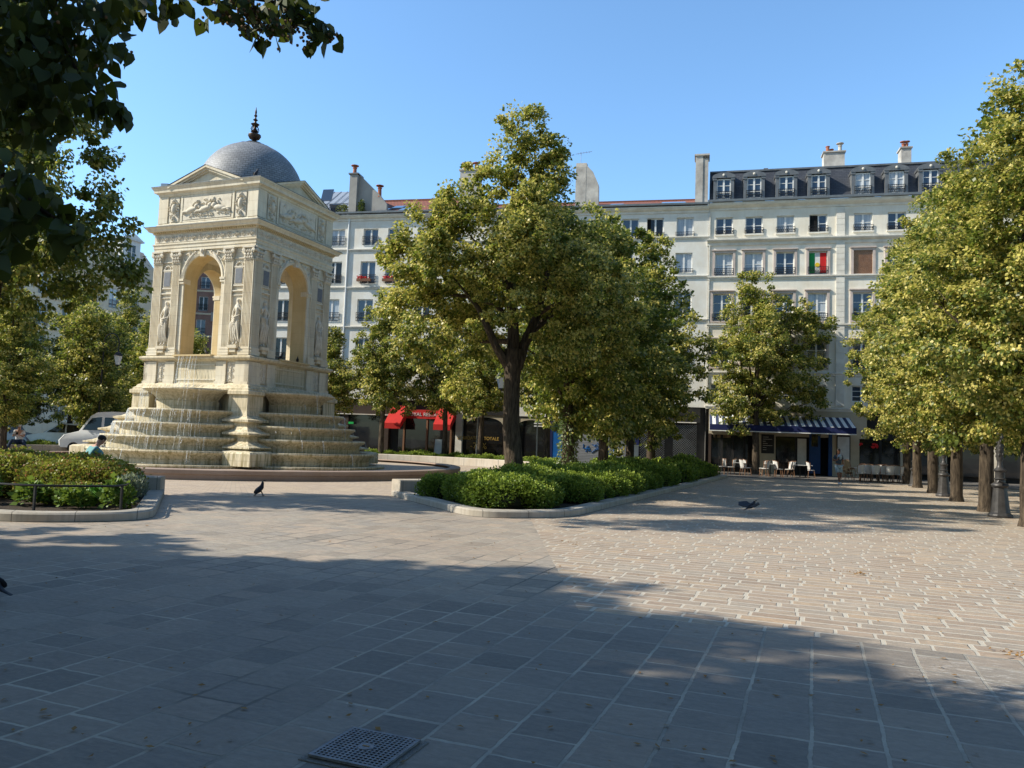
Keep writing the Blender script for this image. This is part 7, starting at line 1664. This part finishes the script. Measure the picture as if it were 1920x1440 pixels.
# passer-by in pink cap behind the right bed
K3 = dict(K); p = at(1180, 860, 47.)
o, idx, R = human('person', Vector((p.x, p.y, 0)), 1.2, K3, dict(skin='skin_pale'), 'passer-by in a pink cap and grey jacket behind the right bed before the shutters', .97)
cloth(o, K3, ['pelvis', 'waist', 'chest', 'shL', 'elL', 'wrL', 'shR', 'elR', 'wrR'], [('pelvis', 'waist'), ('waist', 'chest'), ('chest', 'shL'), ('shL', 'elL'), ('elL', 'wrL'), ('chest', 'shR'), ('shR', 'elR'), ('elR', 'wrR')], R, 'grey_cloth', 'jacket', 1.3)
cloth(o, K3, ['pelvis', 'hiL', 'knL', 'anL', 'hiR', 'knR', 'anR'], [('pelvis', 'hiL'), ('hiL', 'knL'), ('knL', 'anL'), ('pelvis', 'hiR'), ('hiR', 'knR'), ('knR', 'anR')], R, 'jeans', 'trousers', 1.3); face(o, K3, (0, -1, 0), cap='pink_cap')
# person lying down beside the left trunk: bare leg and white shoe
p = at(12, 856, 30.)
KL = dict(pelvis=(-.9, 0, .2), waist=(-1.05, 0, .2), chest=(-1.3, 0, .24), neck=(-1.45, 0, .28), head0=(-1.5, 0, .3), head=(-1.6, 0, .33), crown=(-1.67, 0, .34), shL=(-1.36, .18, .25), elL=(-1.15, .26, .2), wrL=(-.95, .24, .2), haL=(-.88, .22, .2), shR=(-1.36, -.18, .25), elR=(-1.15, -.26, .2), wrR=(-.95, -.24, .2), haR=(-.88, -.22, .2),
          hiL=(-.85, .09, .2), knL=(-.45, .1, .32), anL=(-.05, .1, .16), toeL=(0, .1, .28), hiR=(-.85, -.09, .2), knR=(-.4, -.1, .2), anR=(.02, -.1, .12), toeR=(.07, -.1, .24))
o = seated(KL, G(28, 858, .3), .0, dict(skin='skin_pale'), 'person resting by the dark left trunk with outstretched legs and white trainers', 'grey_cloth', 'jeans', None, (0, 0, 1))
for c in kids(o):
    if c.name.startswith('shoe'): bpy.data.objects.remove(c)
for y, x, z in ((.1, 0, .2), (-.1, .06, .16)):
    m = MB(); m.ell((x, y, z+.04), (.05, .045, .12), 10, 7); m.build('shoe', 'shoe', o, smooth=True)
o.location.z = .1

# ================================================================== BIRDS
def bird(pos, rz, label, cat='bird', s=1., flying=False, name='crow'):
    """faces +x"""
    J = [((0, 0, .19), (.062, .07)), ((.07, 0, .22), (.055, .06)), ((.12, 0, .28), (.03, .034)), ((.145, 0, .325), (.036, .036)), ((-.09, 0, .15), (.04, .035)), ((-.17, 0, .115), (.026, .014)), ((-.27, 0, .08), (.024, .006))]
    E = [(0, 1), (1, 2), (2, 3), (0, 4), (4, 5), (5, 6)]
    o = bpy.data.objects.new(name, skin_mesh(name, J, E, mat='feather', sub=2)); COL.objects.link(o); o.location = pos; o.rotation_euler = (0, 0, rz); o.scale = (s, s, s); tag(o, label, cat)
    m = MB(); m.tube([(.17, 0, .33), (.2, 0, .325), (.235, 0, .312)], [.013, .01, .003], 6); m.build('beak', 'beak', o)
    if not flying: o.rotation_euler = (0, radians(-28), rz)
    for sy in (-1, 1):
        m = MB()
        if flying:
            q = [(.09, sy*.03, .22), (.05, sy*.2, .3), (-.08, sy*.36, .27), (-.17, sy*.28, .2), (-.16, sy*.12, .17), (-.1, sy*.02, .17)]; m.add(q+[(x, y, z-.02) for x, y, z in q], [(0, 1, 2, 3, 4, 5), (11, 10, 9, 8, 7, 6)]+[(k, (k+1) % 6, 6+(k+1) % 6, 6+k) for k in range(6)])
        else: m.ell((-.04, sy*.055, .19), (.12, .02, .05), 10, 6, T=Matrix.Translation((-.04, 0, .19)) @ Matrix.Rotation(radians(-18), 4, 'Y') @ Matrix.Translation((.04, 0, -.19)))
        m.build('wing', 'feather', o, smooth=True)
        if not flying:
            m = MB(); m.tube([(.0, sy*.035, .15), (.015, sy*.035, .08), (.0, sy*.035, .01)], [.014, .007, .006], 6); m.tube([(.0, sy*.035, .01), (.04, sy*.035, .005)], .005, 5); m.tube([(.0, sy*.035, .01), (-.025, sy*.035, .005)], .005, 5); m.build('leg', 'beak', o)
    return o
bird(G(493, 930), .6, 'black crow standing on the lit paving before the fountain', s=1.02)
bird(G(1408, 962), -2.6+pi, 'dark pigeon skimming low over the shaded plaza with spread wings', s=.95, flying=True, name='pigeon')
bl = bird(G(-22, 1128), pi, 'black bird at the left edge of the foreground, only its tail showing', s=.9); bl.rotation_euler = (0, 0, pi-.2)
bird(L2W(2.52, -2.62, 11.86), .9, 'dark pigeon perched on the top cornice corner of the fountain', s=.95, name='pigeon')
bird(L2W(.55, -2.8, 4.62), 2.9, 'small dark pigeon on the sill of the left arch', s=.7, name='pigeon')
bird(L2W(2.78, -.72, 4.62), .3, 'dark pigeon on the sill of the right arch beside the pilaster', s=.85, name='pigeon')
bird(L2W(2.74, .35, 4.62), -1.2, 'dark pigeon stooping on the sill in the middle of the right arch', s=.8, name='pigeon')
SUN_E, SKY_E = 6.8, .15
# ------------------------------------------------------------------ CAMERA, SKY, SUN
cam = bpy.data.cameras.new('camera'); co = bpy.data.objects.new('camera', cam); COL.objects.link(co)
cam.sensor_width = 36; cam.lens = 36*FPX/1920; cam.clip_end = 2000; cam.clip_start = .05
R3 = Matrix((( _X[0], _U[0], -_F[0]), (_X[1], _U[1], -_F[1]), (_X[2], _U[2], -_F[2])))
co.matrix_world = Matrix.Translation((0, 0, 1.6)) @ R3.to_4x4(); SC.camera = co
ELEV = radians(37); SX, SY = 1., .09     # horizontal direction the sunlight travels
L_ = hypot(SX, SY); SX /= L_; SY /= L_
trav = Vector((SX*cos(ELEV), SY*cos(ELEV), -sin(ELEV)))
sd = bpy.data.lights.new('sun', 'SUN'); sd.energy = SUN_E; sd.angle = radians(.5); sd.color = (1., .93, .79)
so = bpy.data.objects.new('sun', sd); COL.objects.link(so); so.rotation_euler = trav.to_track_quat('-Z', 'Y').to_euler()
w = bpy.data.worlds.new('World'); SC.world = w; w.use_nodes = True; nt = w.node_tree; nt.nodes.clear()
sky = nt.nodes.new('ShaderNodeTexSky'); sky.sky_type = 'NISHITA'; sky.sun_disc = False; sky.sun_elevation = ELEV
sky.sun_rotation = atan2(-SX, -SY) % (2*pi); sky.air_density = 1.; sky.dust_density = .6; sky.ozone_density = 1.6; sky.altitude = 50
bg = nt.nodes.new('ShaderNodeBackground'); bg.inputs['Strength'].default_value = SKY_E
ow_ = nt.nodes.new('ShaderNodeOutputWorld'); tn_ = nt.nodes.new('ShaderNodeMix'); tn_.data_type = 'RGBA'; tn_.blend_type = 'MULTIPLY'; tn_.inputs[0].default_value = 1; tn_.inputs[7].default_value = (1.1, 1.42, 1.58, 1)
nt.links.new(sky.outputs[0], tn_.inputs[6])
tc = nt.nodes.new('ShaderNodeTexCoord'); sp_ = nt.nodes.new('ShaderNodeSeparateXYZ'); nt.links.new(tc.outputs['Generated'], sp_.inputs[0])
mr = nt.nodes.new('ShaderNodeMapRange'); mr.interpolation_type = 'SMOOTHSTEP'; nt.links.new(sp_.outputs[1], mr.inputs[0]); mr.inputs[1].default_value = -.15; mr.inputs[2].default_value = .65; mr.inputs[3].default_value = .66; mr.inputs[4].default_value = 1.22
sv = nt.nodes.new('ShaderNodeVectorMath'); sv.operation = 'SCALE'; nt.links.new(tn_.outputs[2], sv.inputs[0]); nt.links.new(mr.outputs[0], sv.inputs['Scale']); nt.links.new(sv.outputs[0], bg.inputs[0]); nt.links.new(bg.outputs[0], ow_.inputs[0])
SC.render.engine = 'CYCLES'; SC.view_settings.view_transform = 'Standard'; SC.view_settings.look = 'None'; SC.view_settings.exposure = 0; SC.view_settings.gamma = 1
SC.cycles.max_bounces = 6; SC.cycles.transparent_max_bounces = 8; SC.cycles.diffuse_bounces = 3; SC.cycles.glossy_bounces = 3
SC.render.resolution_x = 1024; SC.render.resolution_y = 768
